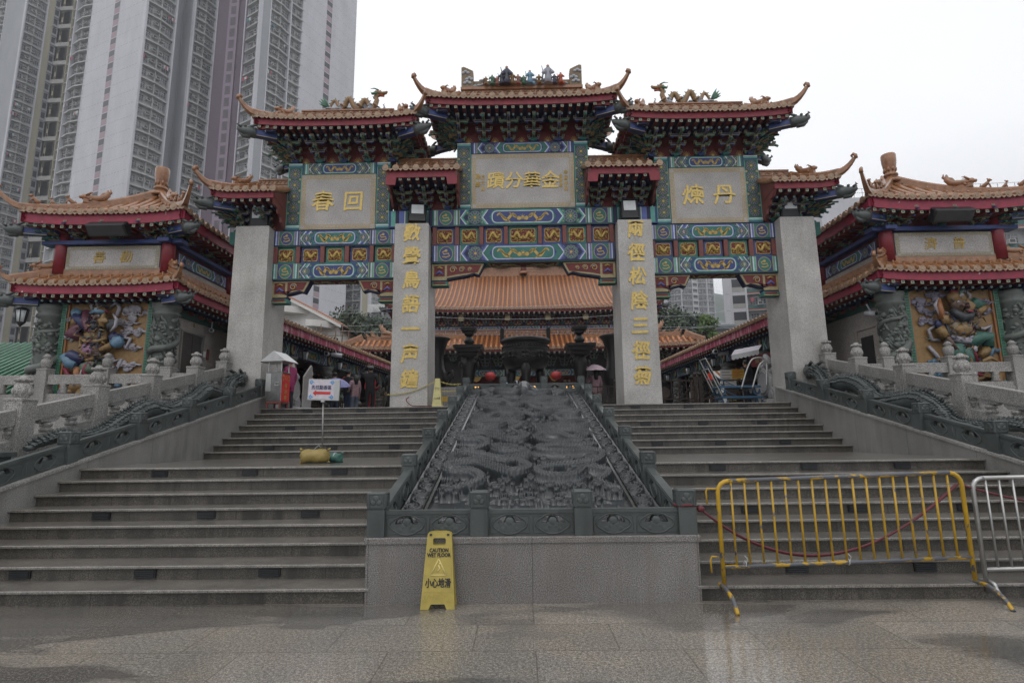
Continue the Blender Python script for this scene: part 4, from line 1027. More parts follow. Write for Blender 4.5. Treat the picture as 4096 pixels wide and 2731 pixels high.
def red_board(root, x0, x1, z0, z1, y, n):
  mb = MB(); mb.box(x0, y, z0, x1, y + .3, z1, 'red_deep')
  for i in range(n):
    x = x0 + (i + .5) * (x1 - x0) / n
    for k in range(7):
      a = PI * (k + .5) / 7; ribbon(mb, [(x + .03 * cos(a), z0 + .05 + .03 * sin(a)), (x + .11 * cos(a), z0 + .05 + .14 * sin(a))], .012, y - .004, 'gold')
    disc_front(mb, x, z0 + .05, .035, y - .005, 'gold', 8)
  part(mb, 'bracket_board', root)
# main roofs
def tier(cx, hx, zb, ze, zr, hipw, nset, half):
  red_board(gate, cx - half, cx + half, zb, zb + .75, YB + .1, nset - 1)
  r = make_roof(gate, cx - hx, cx + hx, YC - 1.15, YC + 1.15, ze, zr, hipw=hipw, lift=.1, tip=.42, rh=.27, sq=.21)
  sets = [(cx + (i / (nset - 1) * 2 - 1) * half * .93, YB + .08, 0, i % 2) for i in range(nset)]
  sets += [(cx + s * (half - .02), YC + dy, s * PI / 2, 1) for s in (-1, 1) for dy in (-.02,)]
  sets += [(cx + (i / (nset - 1) * 2 - 1) * half * .93, YC + .2, PI, i % 2) for i in range(nset)]
  brackets(r, sets, zb + .01, .5, .66, .52)
  for sx in (-1, 1):
    for sy in (-1, 1): mb = MB(); fan(mb, (cx + sx * half * .97, YC + sy * .2, zb + .08), sx, sy); part(mb, 'corner_bracket', r)
  return r
tier(GX, 2.55, 9.69, 10.5, 11.16, .85, 6, 1.85)
for s in (-1, 1): tier(GX + s * 4.96, 2.18, 9.16, 10.0, 10.6, .85, 5, 1.46)
# low roofs over the pillars
for s in (-1, 1):
  a, b = sorted((GX + s * 1.70, GX + s * 3.56)); c = (a + b) / 2
  red_board(gate, c - .82, c + .82, 7.715, 8.4, YB + .1, 3)
  r = make_roof(gate, a, b, YC - 1.15, YC + 1.15, 8.5, 9.05, 'gable', 'gable', rh=.26, sq=.2, sides='FB', fpoly=lambda t: .40 if t < .14 or t > .86 else .2, beams=False, soffit=.6)
  brackets(r, [(c + i * .58, YB + .08, 0, (i + 1) % 2) for i in (-1, 0, 1)], 7.73, .44, .56, .46)
  for x in (a + .01, b - .06):
    mb = MB(); mb.prism([(YC - 1.12, 8.42), (YC - .3, 8.75), (YC, 9.05), (YC + .3, 8.75), (YC + 1.12, 8.42), (YC + 1.05, 8.05), (YC + .7, 7.95), (YC + .4, 7.8), (YC - .4, 7.75), (YC - .62, 7.9), (YC - .66, 8.0), (YC - .86, 8.02), (YC - .9, 8.14), (YC - 1.07, 8.12)], x, x + .06, 'red_brown', 'X'); part(mb, 'gable_board', r)
  a, b = sorted((GX + s * 6.48, GX + s * 8.14)); c = GX + s * 7.2
  red_board(gate, c - .6, c + .6, PT + .002, 7.95, YB + .1, 2)
  r = make_roof(gate, a, b, YC - 1.15, YC + 1.15, 8.0, 8.52, 'hip' if s < 0 else 'gable', 'gable' if s < 0 else 'hip', hipw=.75, rh=.26, sq=.2, tip=.42, lift=.1, soffit=.6)
  brackets(r, [(c + i * .5, YB + .08, 0, (i + 1) % 2) for i in (-.8, .4)] + [(c + s * .5, YC, s * PI / 2, 1)], PT + .02, .44, .56, .44)
  mb = MB(); fan(mb, (c + s * .45, YC - .2, PT + .1), s, -1, 6, .8); part(mb, 'corner_bracket', r); mb = MB(); fan(mb, (c + s * .45, YC + .2, PT + .1), s, 1); part(mb, 'corner_bracket', r)
  mb = MB(); xg = a + .01 if s > 0 else b - .07
  mb.prism([(YC - 1.12, 7.95), (YC - .3, 8.25), (YC, 8.52), (YC + .3, 8.25), (YC + 1.12, 7.95), (YC + 1.0, 7.5), (YC + .4, 7.25), (YC - .3, 7.22), (YC - .5, 7.34), (YC - .54, 7.46), (YC - .72, 7.5), (YC - .76, 7.62), (YC - .95, 7.64), (YC - 1.05, 7.76)], xg, xg + .06, 'red_brown', 'X'); part(mb, 'gable_board', r)
# ridge figures of the middle roof
mb = MB(); zt = 11.42; mb.box(GX - 1.72, YC - .13, zt - .02, GX + 1.78, YC + .13, zt + .06, 'ridge_tile')
mb.box(GX - 1.7, YC - .02, zt + .06, GX + 1.76, YC + .1, zt + .3, 'shrine')
for s in (-1, 1):
  x = GX + .03 + s * 1.56
  mb.prism([(x - .17, zt + .05), (x + .17, zt + .05), (x + .17, zt + .68 if s > 0 else zt + .56), (x + .1, zt + .7 if s > 0 else zt + .6), (x - .1, zt + .6 if s > 0 else zt + .7), (x - .17, zt + .56 if s > 0 else zt + .68)], YC - .12, YC + .12, 'shrine')
  for dz, dx in ((.18, 0), (.3, -.06 * s), (.5, .05 * s)):
    for k in range(3): mb.ball((x + dx + (k - 1) * .07, YC - .13, zt + dz + .04 * (k == 1)), .055, 'pale_grey', 8, (1, .5, .8))
paint('pale_grey', (.36, .38, .42), .5)
for i in range(24): mb.ball((GX - 1.3 + i * .113, YC - .1, zt + .09 + .02 * (i % 3)), .06, 'pale_grey', 7, (1.2, .8, .6))
for i in range(7): mb.ball((GX - 1.1 + i * .37, YC + .0, zt + .33), .07, 'pale_grey', 7, (1.6, .8, .6))
tag(part(mb, 'ridge_shrine', gate), None)
for c, nm in (((.16, .3, .42), 'robe_blue'), ((.3, .31, .36), 'robe_grey'), ((.05, .05, .08), 'robe_dark'), ((.4, .09, .04), 'robe_red'), ((.3, .13, .1), 'robe_pink'), ((.06, .16, .1), 'robe_green'), ((.2, .11, .04), 'robe_brown')): paint(nm, c, .5)
paint('skin', (.42, .25, .17), .6); paint('hair', (.012, .01, .01), .55)
FIG = [(-1.02, 'robe_brown', .3, 'small brown crouching beast figure at the left end of the middle ridge'), (-.84, 'robe_green', .36, 'small green robed figure beside the crouching beast on the middle ridge'), (-.56, 'robe_dark', .45, 'small dark seated figure left of the tall dark robed one'), (-.42, 'robe_dark', .66, 'tall dark robed ceramic figure on the left half of the middle ridge'), (-.1, 'robe_pink', .36, 'pink robed kneeling ceramic figure left of the light blue one'), (.24, 'robe_blue', .5, 'ceramic figure in a light blue robe on the middle ridge'), (.5, 'robe_brown', .34, 'short brown ceramic figure between blue robe and grey robe'), (.76, 'robe_grey', .68, 'tall pale grey robed ceramic figure on the right half of the middle ridge'), (1.12, 'robe_red', .4, 'crouching ceramic figure in a red robe at the right end'), (-.7, 'robe_pink', .3, 'small pink figure just left of the dark seated one'), (-.26, 'robe_brown', .42, 'brown figure between the tall dark one and the pink kneeling one'), (.06, 'robe_green', .32, 'small green figure just left of the light blue robe'), (.94, 'robe_dark', .34, 'small dark figure between the tall pale grey one and the red one')]
for dx, rb, h, lab in FIG:
  x = GX + dx + .03; y = YC - .2; z = 11.48; root = empty('ridge_figure', (x, y, z), lab, 'figurine', 'ceramic figures on the middle ridge')
  mb = MB(); h *= .88; k = h; mb.tube([(x, y, z), (x, y, z + k * .25), (x, y, z + k * .6), (x, y, z + k * .78), (x, y, z + k * .84)], [k * .2, k * .17, k * .13, k * .14, k * .06], rb, 10)
  for s in (-1, 1): mb.tube([(x + s * k * .12, y, z + k * .74), (x + s * k * .24, y - .03, z + k * .56), (x + s * k * .1, y - .09, z + k * .48)], [k * .06, k * .07, k * .09], rb, 7)
  part(mb, 'robe', root)
  mb = MB(); mb.ball((x, y, z + k * .9), k * .075, 'skin', 9, (1, 1, 1.2)); mb.ball((x, y - k * .07, z + k * .89), k * .018, 'skin', 5); mb.tube([(x, y - k * .05, z + k * .84), (x, y - k * .07, z + k * .72)], [k * .035, k * .005], 'hair' if h > .5 else 'pale_grey', 6); part(mb, 'head', root)
  mb = MB(); mb.ball((x, y + k * .02, z + k * .94), k * .078, 'hair', 8, (1, 1, .75)); mb.tube([(x - k * .3, y + .05, z + k * .2), (x - k * .22, y + .02, z + k * .62), (x - k * .3, y, z + k * .95)], [k * .05, k * .03, k * .015], rb, 6); mb.ball((x + k * .2, y + .03, z + k * .12), k * .16, rb, 8, (1.2, .7, .8)); part(mb, 'hat', root)
# dragons on the side ridges
def ridge_dragon(cx, s, lab):
  """s = +1 head to the right"""
  z0 = 10.87; root = empty('dragon_statue', (cx, YC, z0), lab, 'dragon statue'); X = lambda u: cx + s * u
  pts = []; rad = []
  for q in np.linspace(0, 1, 60):
    u = -.82 + 1.5 * q; pts.append((X(u), YC + .05 * sin(q * 9), z0 + .25 + .22 * sin(q * 2 * PI * 3.0 - 1.2))); rad.append(.03 + .055 * min(1, q * 3))
  pts += [(X(.74), YC, z0 + .2), (X(.8), YC, z0 + .42), (X(.76), YC, z0 + .56), (X(.84), YC, z0 + .64)]; rad += [.085, .08, .075, .085]
  mb = MB(); mb.tube(pts, rad, 'dragon_gold', 9)
  for i in range(3, len(pts) - 3, 2):
    a = Vector(pts[i - 1]); b = Vector(pts[i + 1]); d = (b - a).normalized(); n = Vector((-d.z, 0, d.x)) * (1 if s > 0 else -1); n = n if n.z > 0 or abs(d.x) < .4 else -n
    p = Vector(pts[i]) + n * rad[i] * .8; mb.tube([p, p + n * .075 - d * .03], [.028, .004], 'robe_green', 5)
  part(mb, 'body', root)
  mb = MB(); hx, hz = .86, z0 + .68
  mb.tube([(X(hx - .12), YC, hz + .02), (X(hx), YC, hz + .03), (X(hx + .12), YC, hz), (X(hx + .24), YC, hz + .04), (X(hx + .27), YC, hz + .09)], [.09, .1, .07, .05, .03], 'dragon_gold', 8)
  mb.tube([(X(hx + .02), YC, hz - .06), (X(hx + .18), YC, hz - .1)], [.05, .03], 'robe_red', 6)
  for c in (-.06, .06):
    mb.tube([(X(hx), YC + c, hz + .1), (X(hx - .12), YC + c * 1.4, hz + .16), (X(hx - .26), YC + c * 1.8, hz + .13)], [.03, .022, .006], 'robe_green', 5); mb.ball((X(hx + .07), YC + c, hz + .08), .026, 'pale_grey', 6)
    mb.tube([(X(hx - .05), YC + c, hz - .02), (X(hx - .2), YC + c * 2, hz - .08), (X(hx - .24), YC + c * 2, hz + .0)], [.06, .04, .005], 'robe_green', 5)
  part(mb, 'head', root)
  mb = MB()
  for a in (2.2, 2.6, 3.0, 3.4): mb.tube([(X(-.8), YC, z0 + .2), (X(-.8 + .16 * cos(a)), YC, z0 + .24 + .14 * sin(a) + .06), (X(-.8 + .32 * cos(a)), YC, z0 + .3 + .28 * sin(a) + .1)], [.04, .05, .004], 'robe_green', 6)
  part(mb, 'tail_fin', root)
  for u in (-.35, .2, .72):
    mb = MB(); mb.tube([(X(u), YC - .06, z0 + .24), (X(u + .1), YC - .12, z0 + .16), (X(u + .14), YC - .12, z0 + .06)], [.05, .035, .03], 'dragon_gold', 6)
    for c in (-.04, 0, .04): mb.tube([(X(u + .14), YC - .12, z0 + .07), (X(u + .22), YC - .12 + c, z0 + .04)], [.018, .004], 'hair', 5)
    part(mb, 'leg', root)
  mb = MB(); rnd = random.Random(3)
  for i in range(30): mb.ball((X(-.9 + i * .062), YC + rnd.uniform(-.08, .05), z0 + rnd.uniform(.0, .09)), rnd.uniform(.05, .08), 'pale_grey', 7, (1.3, .9, .7))
  for u in (-.4, .1, .55):
    for i in range(4): mb.ball((X(u + .04 * (i % 2)), YC - .03, z0 + .1 + i * .05), .065, 'pale_grey', 7, (1, .9, .6))
  mb.tube([(X(1.0), YC, z0 + .02), (X(1.06), YC, z0 + .12), (X(1.02), YC, z0 + .24), (X(1.06), YC, z0 + .27)], [.04, .03, .02, .01], 'pale_grey', 6)
  part(mb, 'clouds', root); root.scale = (.88, .9, .78)
paint('dragon_gold', (.24, .14, .06), .4)
ridge_dragon(GX - 4.86, 1, 'glazed dragon on the left ridge, head raised towards the middle roof'); ridge_dragon(GX + 4.76, -1, 'glazed dragon on the right ridge against open sky, tail to the right')
# floodlights on the pillar tops
def floodlight(x, y, z, tilt, lab, k=1.4, yaw=0):
  root = empty('floodlight', (x, y, z), lab, 'floodlight', 'floodlights on the gate pillars' if k < 1.6 else 'large floodlights on the pavilions')
  M = Matrix.Translation((x, y, z + .22 * k)) @ Matrix.Rotation(yaw, 4, 'Z') @ Matrix.Rotation(tilt, 4, 'X') @ Matrix.Scale(k, 4)
  mb = MB(); mb.bbox(-.17, -.06, -.2, .17, .1, .2, 'black_metal', .02); mb.box(-.19, -.075, .19, .19, .02, .21, 'black_metal'); mb.box(-.06, .1, -.1, .06, .16, .1, 'black_metal'); mb.xform(M); part(mb, 'housing', root)
  mb = MB(); mb.box(-.115, -.069, -.04, .115, -.061, .17, 'lamp_glass'); mb.xform(M); part(mb, 'glass', root)
  mb = MB();
  for s in (-1, 1): mb.bar((x + s * .19 * k, y + .03, z), (x + s * .19 * k, y + .03, z + .26 * k), .02, .04, 'black_metal')
  mb.bar((x - .19 * k, y + .03, z + .012), (x + .19 * k, y + .03, z + .012), .05, .02, 'black_metal'); part(mb, 'bracket', root)
floodlight(GX - 7.12, YP + .12, PT, .12, 'black floodlight standing on the far left gate pillar'); floodlight(GX - 2.83, YP + .12, PT, -.28, 'tilted black floodlight on the left inscribed pillar', yaw=.15)
floodlight(GX + 2.86, YP + .12, PT, -.2, 'black floodlight on the right inscribed pillar'); floodlight(GX + 7.12, YP + .12, PT, .1, 'black floodlight standing on the far right gate pillar')
def rough_up(mb, a=.03):
  from mathutils import noise as mn
  for i, q in enumerate(mb.v):
    v = Vector(q); d = mn.noise_vector(v * 9) * a + mn.noise_vector(v * 24) * a * .6; r = abs(sin(v.x * 38 + v.z * 46 + 3 * mn.noise(v * 5))) * a * .7
    mb.v[i] = (q[0] + d.x, q[1] + d.y - r, q[2] + d.z)
# ---------------------------------------------------------------- stair side walls, dark balustrades, stone dragons, pale balustrades
CZ = lambda y: .72 + .231 * y
def catm(ctrl, n=10):
  c = [Vector(p) for p in ctrl]; out = []
  for i in range(len(c) - 1):
    p0, p1, p2, p3 = c[max(i - 1, 0)], c[i], c[i + 1], c[min(i + 2, len(c) - 1)]
    for k in range(n):
      q = k / n; out.append(.5 * (2 * p1 + (p2 - p0) * q + (2 * p0 - 5 * p1 + 4 * p2 - p3) * q * q + (3 * p1 - p0 - 3 * p2 + p3) * q ** 3))
  return out + [c[-1]]
def lerp_list(a, n): return list(np.interp(np.linspace(0, 1, n), np.linspace(0, 1, len(a)), a))
for s in (-1, 1):
  side = 'left' if s < 0 else 'right'
  root = empty('stair_wall', (s * 6.9, 4, 0), 'pale granite side wall sloping up along the %s flight of steps' % side, 'wall')
  mb = MB(); a, b = sorted((s * 6.6, s * 7.75))
  mb.prism([(-.9, 0), (9.0, 0), (9.0, CZ(9.0) - .001), (-.9, CZ(-.9))], a, b, 'granite_wall', 'X'); part(mb, 'wall', root)
  mb = MB(); a, b = sorted((s * 6.575, s * 6.82)); mb.prism([(-.9, CZ(-.9) - .03), (8.9, CZ(8.9) - .03), (8.9, CZ(8.9) + .012), (-.9, CZ(-.9) + .012)], a, b, 'granite_rail', 'X'); part(mb, 'coping', root)
  root = empty('carved_balustrade', (s * 6.7, 4, CZ(4)), 'sloping dark green stone balustrade on the %s stair wall beside the long stone dragon' % side, 'balustrade', 'dark balustrades on the stair walls')
  ys_ = [-.5, .95, 2.41, 3.86, 5.32, 6.83, 8.3]
  for y in ys_:
    mb = MB(); cap_post(mb, s * 6.7, y, CZ(y) + .012, .19, .45, .231); part(mb, 'post', root)
  for y0, y1 in zip(ys_, ys_[1:]):
    mb = carved_panel(y1 - y0 - .19, .285); shear_place(mb, rot90(s * 6.7, y0 + .095, CZ(y0 + .095) + .012), .231); part(mb, 'panel', root)
  # reclining dragon on the slope
  root = empty('stone_dragon', (s * 7.15, 5.2, CZ(5.2)), 'long dark stone dragon lying down the slope beside the %s stair wall' % side, 'statue')
  X = s * 7.13; ctrl = []
  for i, y in enumerate(np.linspace(2.2, 7.4, 12)): ctrl.append((X + .07 * sin(i * 1.7), y, CZ(y) + .2 + .13 * sin(i * 1.5 + .6) + .01 * i))
  ctrl += [(X, 7.75, CZ(7.75) + .42), (X - s * .02, 8.0, CZ(8) + .5)]
  pts = catm(ctrl, 8); rad = lerp_list([.04, .09, .13, .16, .18, .19, .19, .18, .17, .15, .14], len(pts))
  mb = MB(); mb.tube(pts, rad, 'dark_stone', 10)
  for i in range(2, len(pts) - 2):
    p = pts[i]; d = (pts[i + 1] - pts[i - 1]).normalized(); u = Vector((0, -d.z, d.y)); u = u if u.z > 0 else -u
    mb.tube([p + u * rad[i] * .85, p + u * (rad[i] + .07) - d * .04], [.035, .006], 'dark_stone', 5)
    for c in (-1, 1):       # raised scales on the flanks
      for j in (.3, .8, 1.3): q = p + Vector((c * cos(j) * rad[i], 0, 0)) + u * sin(j) * rad[i]; mb.ball(q, .028, 'dark_stone', 5, (1, 1.4, .8))
  rough_up(mb, .02); part(mb, 'body', root)
  mb = MB(); hz = CZ(8) + .52; T = lambda y, z, x=0: (X + x, 8.0 + y, hz + z)
  mb.tube([T(-.1, -.02), T(.08, .03), T(.25, .03), T(.38, .06)], [.15, .17, .13, .07], 'dark_stone', 9); mb.tube([T(.1, -.1), T(.3, -.13)], [.09, .05], 'dark_stone', 7)
  for c in (-.09, .09):
    mb.tube([T(.0, .13, c), T(-.18, .2, c * 1.4), T(-.3, .16, c * 1.6)], [.045, .035, .01], 'dark_stone', 6); mb.ball(T(.14, .15, c), .04, 'dark_stone', 6)
    for k in range(3): mb.tube([T(-.05, .02 - k * .06, c * 1.3), T(-.2, .05 - k * .07, c * 2), T(-.32, .0 - k * .07, c * 2.2)], [.05, .04, .008], 'dark_stone', 6)
  part(mb, 'head', root)
  for y in (3.6, 5.0, 6.4, 7.6):
    mb = MB(); z = CZ(y); mb.tube([(X - s * .12, y, z + .22), (X - s * .2, y + .12, z + .12), (X - s * .22, y - .02, z + .05)], [.09, .065, .06], 'dark_stone', 7)
    for c in (-.05, 0, .05): mb.tube([(X - s * .22, y - .02, z + .05), (X - s * .24 + c, y - .12, z + .04)], [.03, .008], 'dark_stone', 5)
    part(mb, 'leg', root)
  mb = MB(); rnd = random.Random(4)
  for i in range(70):
    y = rnd.uniform(-.6, 8.3); x = X + rnd.uniform(-.22, .28); r_ = rnd.uniform(.05, .11)
    mb.ball((x, y, CZ(y) + .03), r_, 'dark_stone', 8, (1, 1.6, .7))
    mb.tube([(x - .1, y - .12, CZ(y - .12) + .05), (x, y, CZ(y) + .1), (x + .06, y + .14, CZ(y + .14) + .06)], [.02, .045, .015], 'dark_stone', 6)
  for i in range(34):         # wave plates at the low end
    y = rnd.uniform(-.6, 2.5); x = X + rnd.uniform(-.2, .25); z = CZ(y) + rnd.uniform(.06, .3) * max(.2, (2.6 - y) / 3)
    mb.ball((x, y, z), rnd.uniform(.12, .2), 'dark_stone', 10, (1.1, 1.2, .25), Matrix.Rotation(rnd.uniform(-.4, .4), 3, 'Y'))
  rough_up(mb, .02); part(mb, 'cloud_bed', root)
  mb = MB(); y = 1.45; z = CZ(y) + .02; mb.bbox(X - .2, y - .35, z - .1, X + .22, y + .3, z + .36, 'dark_stone', .01); mb.bbox(X - .24, y - .4, z + .33, X + .26, y + .34, z + .4, 'dark_stone', .01); mb.box(X - .13, y - .362, z + .06, X + .15, y - .34, z + .28, 'relief_stone'); part(mb, 'pedestal', root)
  # pale balustrade
  root = empty('granite_balustrade', (s * 7.6, 4.5, CZ(4.5)), 'pale granite balustrade with lotus bud finials climbing past the %s pavilion' % side, 'balustrade')
  ys_ = [-.42, 1.06, 2.54, 4.01, 5.45, 6.95, 8.16]
  for y in ys_:
    x = s * 7.6; z = CZ(y); w_ = .135; mb = MB()
    mb.prism([(y - w_, z - .1), (y + w_, z - .1), (y + w_, z + .9), (y - w_, z + .9)], x - w_, x + w_, 'granite_rail', 'X')
    mb.bbox(x - w_ - .012, y - w_ - .012, z + .9, x + w_ + .012, y + w_ + .012, z + .935, 'granite_rail', .01)
    for dx, dy in ((0, -1), (-s, 0)):
      for t in (-1, 1):
        if dx == 0: mb.box(x + t * .095 - .008, y - w_ - .006, z + .1, x + t * .095 + .008, y - w_ + .002, z + .82, 'granite_rail')
        else: mb.box(min(x - s * w_, x - s * (w_ + .006)), y + t * .095 - .008, z + .1, max(x - s * w_, x - s * (w_ + .006)), y + t * .095 + .008, z + .82, 'granite_rail')
    p = part(mb, 'post', root)
    mb = MB(); mb.lathe((x, y, z + .93), [(.075, 0), (.09, .01), (.1, .06), (.112, .14), (.105, .2), (.075, .235), (.06, .245), (.085, .26), (.1, .28), (.095, .3), (.06, .315), (.05, .335), (.03, .35), (.012, .355)], 'granite_rail', 16)
    for k in range(8):
      a = k * PI / 4; mb.ball((x + .1 * cos(a), y + .1 * sin(a), z + 1.04), .035, 'granite_rail', 6, (1, 1, 1.8)); mb.ball((x + .09 * cos(a), y + .09 * sin(a), z + 1.21), .03, 'granite_rail', 6)
    part(mb, 'finial', p)
  for y0, y1 in zip(ys_, ys_[1:]):
    a, b = y0 + .13, y1 - .13; x = s * 7.6
    mb = MB(); mb.prism([(a, CZ(a) + .56), (b, CZ(b) + .56), (b, CZ(b) + .76), (b - .01, CZ(b) + .79), (a + .01, CZ(a) + .79), (a, CZ(a) + .76)], x - .075, x + .075, 'granite_rail', 'X'); part(mb, 'handrail', root)
    mb = MB(); mb.prism([(a, CZ(a) - .05), (b, CZ(b) - .05), (b, CZ(b) + .34), (a, CZ(a) + .34)], x - .06, x + .06, 'granite_rail', 'X'); mb.prism([(a + .1, CZ(a + .1) + .06), (b - .1, CZ(b - .1) + .06), (b - .1, CZ(b - .1) + .26), (a + .1, CZ(a + .1) + .26)], x - .068, x + .068, 'granite_rail', 'X'); part(mb, 'lower_panel', root)
    L = b - a
    for t in (.3, .7):
      y = a + L * t; z = CZ(y) + .34; mb = MB()
      mb.lathe((x, y, z - .02), [(.05, 0), (.085, .02), (.095, .055), (.06, .085), (.085, .1), (.09, .14), (.05, .165)], 'granite_rail', 12)
      mb.prism([(y - .17, z + .18 - .04), (y - .1, z + .14), (y + .1, z + .15), (y + .17, z + .2), (y + .19, z + .3), (y - .19, z + .2)], x - .06, x + .06, 'granite_rail', 'X')
      for c in (-.15, .15): mb.ball((x, y + c, z + .19 + c * .23), .055, 'granite_rail', 7, (1.2, 1, .8))
      part(mb, 'baluster', root)
    for y, k in ((a, 1), (b, -1)):
      mb = MB(); z = CZ(y)
      for dz, r_ in ((.52, .06), (.45, .05), (.4, .035)): mb.ball((x, y + k * (r_ * .6), z + dz), r_, 'granite_rail', 8, (1.2, 1, 1))
      part(mb, 'end_scroll', root)
  # level balustrade in front of the pavilion
  root = empty('granite_balustrade', (s * 8.6, 7.05, TZ), 'level pale granite balustrade on the terrace edge in front of the %s pavilion door' % side, 'balustrade')
  for x in (8.3, 9.75, 11.2, 12.65):
    mb = MB(); x *= s; mb.box(x - .12, 6.93, 1.6, x + .12, 7.17, TZ + .9, 'granite_rail'); mb.bbox(x - .13, 6.92, TZ + .9, x + .13, 7.18, TZ + .93, 'granite_rail', .01)
    p = part(mb, 'post', root); mb = MB(); mb.lathe((x, 7.05, TZ + .93), [(.075, 0), (.1, .06), (.112, .14), (.105, .2), (.06, .245), (.1, .28), (.06, .315), (.05, .335), (.012, .355)], 'granite_rail', 14); part(mb, 'finial', p)
  for a, b in ((7.7, 8.3), (8.3, 9.75), (9.75, 11.2), (11.2, 12.65)):
    a, b = sorted((s * (a + .12), s * (b - .12))); mb = MB(); mb.bbox(a, 6.98, TZ + .56, b, 7.12, TZ + .78, 'granite_rail', .01); part(mb, 'handrail', root)
    mb = MB(); mb.box(a, 6.99, TZ - .5, b, 7.11, TZ + .34, 'granite_rail'); part(mb, 'lower_panel', root)
    for t in ((.5,) if abs(a - b) < .8 else (.3, .7)):
      x = a + (b - a) * t; mb = MB(); mb.lathe((x, 7.05, TZ + .33), [(.05, 0), (.09, .04), (.06, .085), (.09, .13), (.06, .17), (.1, .24)], 'granite_rail', 10); part(mb, 'baluster', root)
  pb = MB(); a, b = sorted((s * 7.75, s * 15.0)); pb.box(a, 7.2, 0, b, SY(16) + .36, TZ - .002, 'granite_wall'); tag(pb.build('terrace_wing'), kind='structure')
# ---------------------------------------------------------------- pavilions
def carved_column(x, y, z0, z1, r, m='pillar_carving', seed=1):
  rnd = random.Random(seed); mb = MB(); H = z1 - z0
  mb.lathe((x, y, z0), [(r * 1.25, 0), (r * 1.25, .1), (r * 1.05, .14), (r, .2), (r * .97, H - .35), (r * 1.2, H - .3), (r * 1.2, H - .24), (r * 1.02, H - .2), (r * 1.25, H - .12), (r * 1.25, H)], m, 18)
  n = 70; pts = [];
  for i in range(n):
    t = i / (n - 1); a = t * 2 * PI * 2.2 + seed; q = r * (1.05 + .08 * sin(t * 20)); pts.append((x + q * cos(a), y + q * sin(a), z0 + .3 + (H - .85) * t + .06 * sin(t * 24)))
  mb.tube(pts, [.04 + .07 * sin(PI * min(1, k / n * .9 + .12)) for k in range(n)], m, 7)
  for i in range(int(H * 95)):
    a = rnd.uniform(0, 2 * PI); z = z0 + rnd.uniform(.2, H - .4); k = rnd.uniform(.03, .085)
    mb.ball((x + r * cos(a), y + r * sin(a), z), k, m, 6, (1, 1, rnd.uniform(.5, 1.1)))
    if i % 3 == 0:
      da = rnd.uniform(.3, .7); mb.tube([(x + r * 1.04 * cos(a + da * t), y + r * 1.04 * sin(a + da * t), z + .1 * sin(t * 5)) for t in (0, .33, .66, 1)], [.02, .04, .035, .01], m, 5)
  rough_up(mb, .014); return mb
for nm, c in (('relief_ground', (.34, .2, .07)), ('relief_gold', (.28, .17, .06)), ('relief_white', (.42, .4, .44)), ('relief_blue', (.13, .25, .36)), ('relief_navy', (.03, .04, .12)), ('relief_maroon', (.16, .05, .08)), ('relief_pink', (.38, .2, .33)), ('relief_green', (.04, .14, .11)), ('relief_sage', (.16, .22, .16)), ('relief_skin', (.13, .075, .05)), ('relief_beard', (.035, .042, .05)), ('relief_lilac', (.3, .28, .36)), ('relief_orange', (.4, .16, .06)), ('relief_red', (.3, .03, .06)), ('relief_tan', (.34, .27, .17))): paint(nm, tuple(q * .74 for q in c), .45, 0, .2, 12)  # all relief paints scaled down; deep shade of the recess is in the colour
def cloud_relief(P, m, x, z, k, mb, seed=0):
  rnd = random.Random(seed)
  for i in range(9):
    a = rnd.uniform(0, 6.28); q = rnd.uniform(0, .8); mb.ball(P(x + k * 1.2 * q * cos(a), z + k * .7 * q * sin(a), .02), k * rnd.uniform(.3, .5), m, 9, (1, .35, .8))
  for i in range(4): mb.tube([P(x + k * (.3 * cos(t) * (1 - t / 8)) + (i - 1.5) * k * .5, z + k * .3 * sin(t) * (1 - t / 8), .06) for t in np.linspace(0, 6, 10)], k * .07, m, 5)
  mb.tube([P(x + k, z - .1 * k, .02), P(x + k * 1.6, z + .1 * k, .03), P(x + 2.1 * k, z - .05 * k, .02)], [k * .22, k * .16, .01], m, 6)
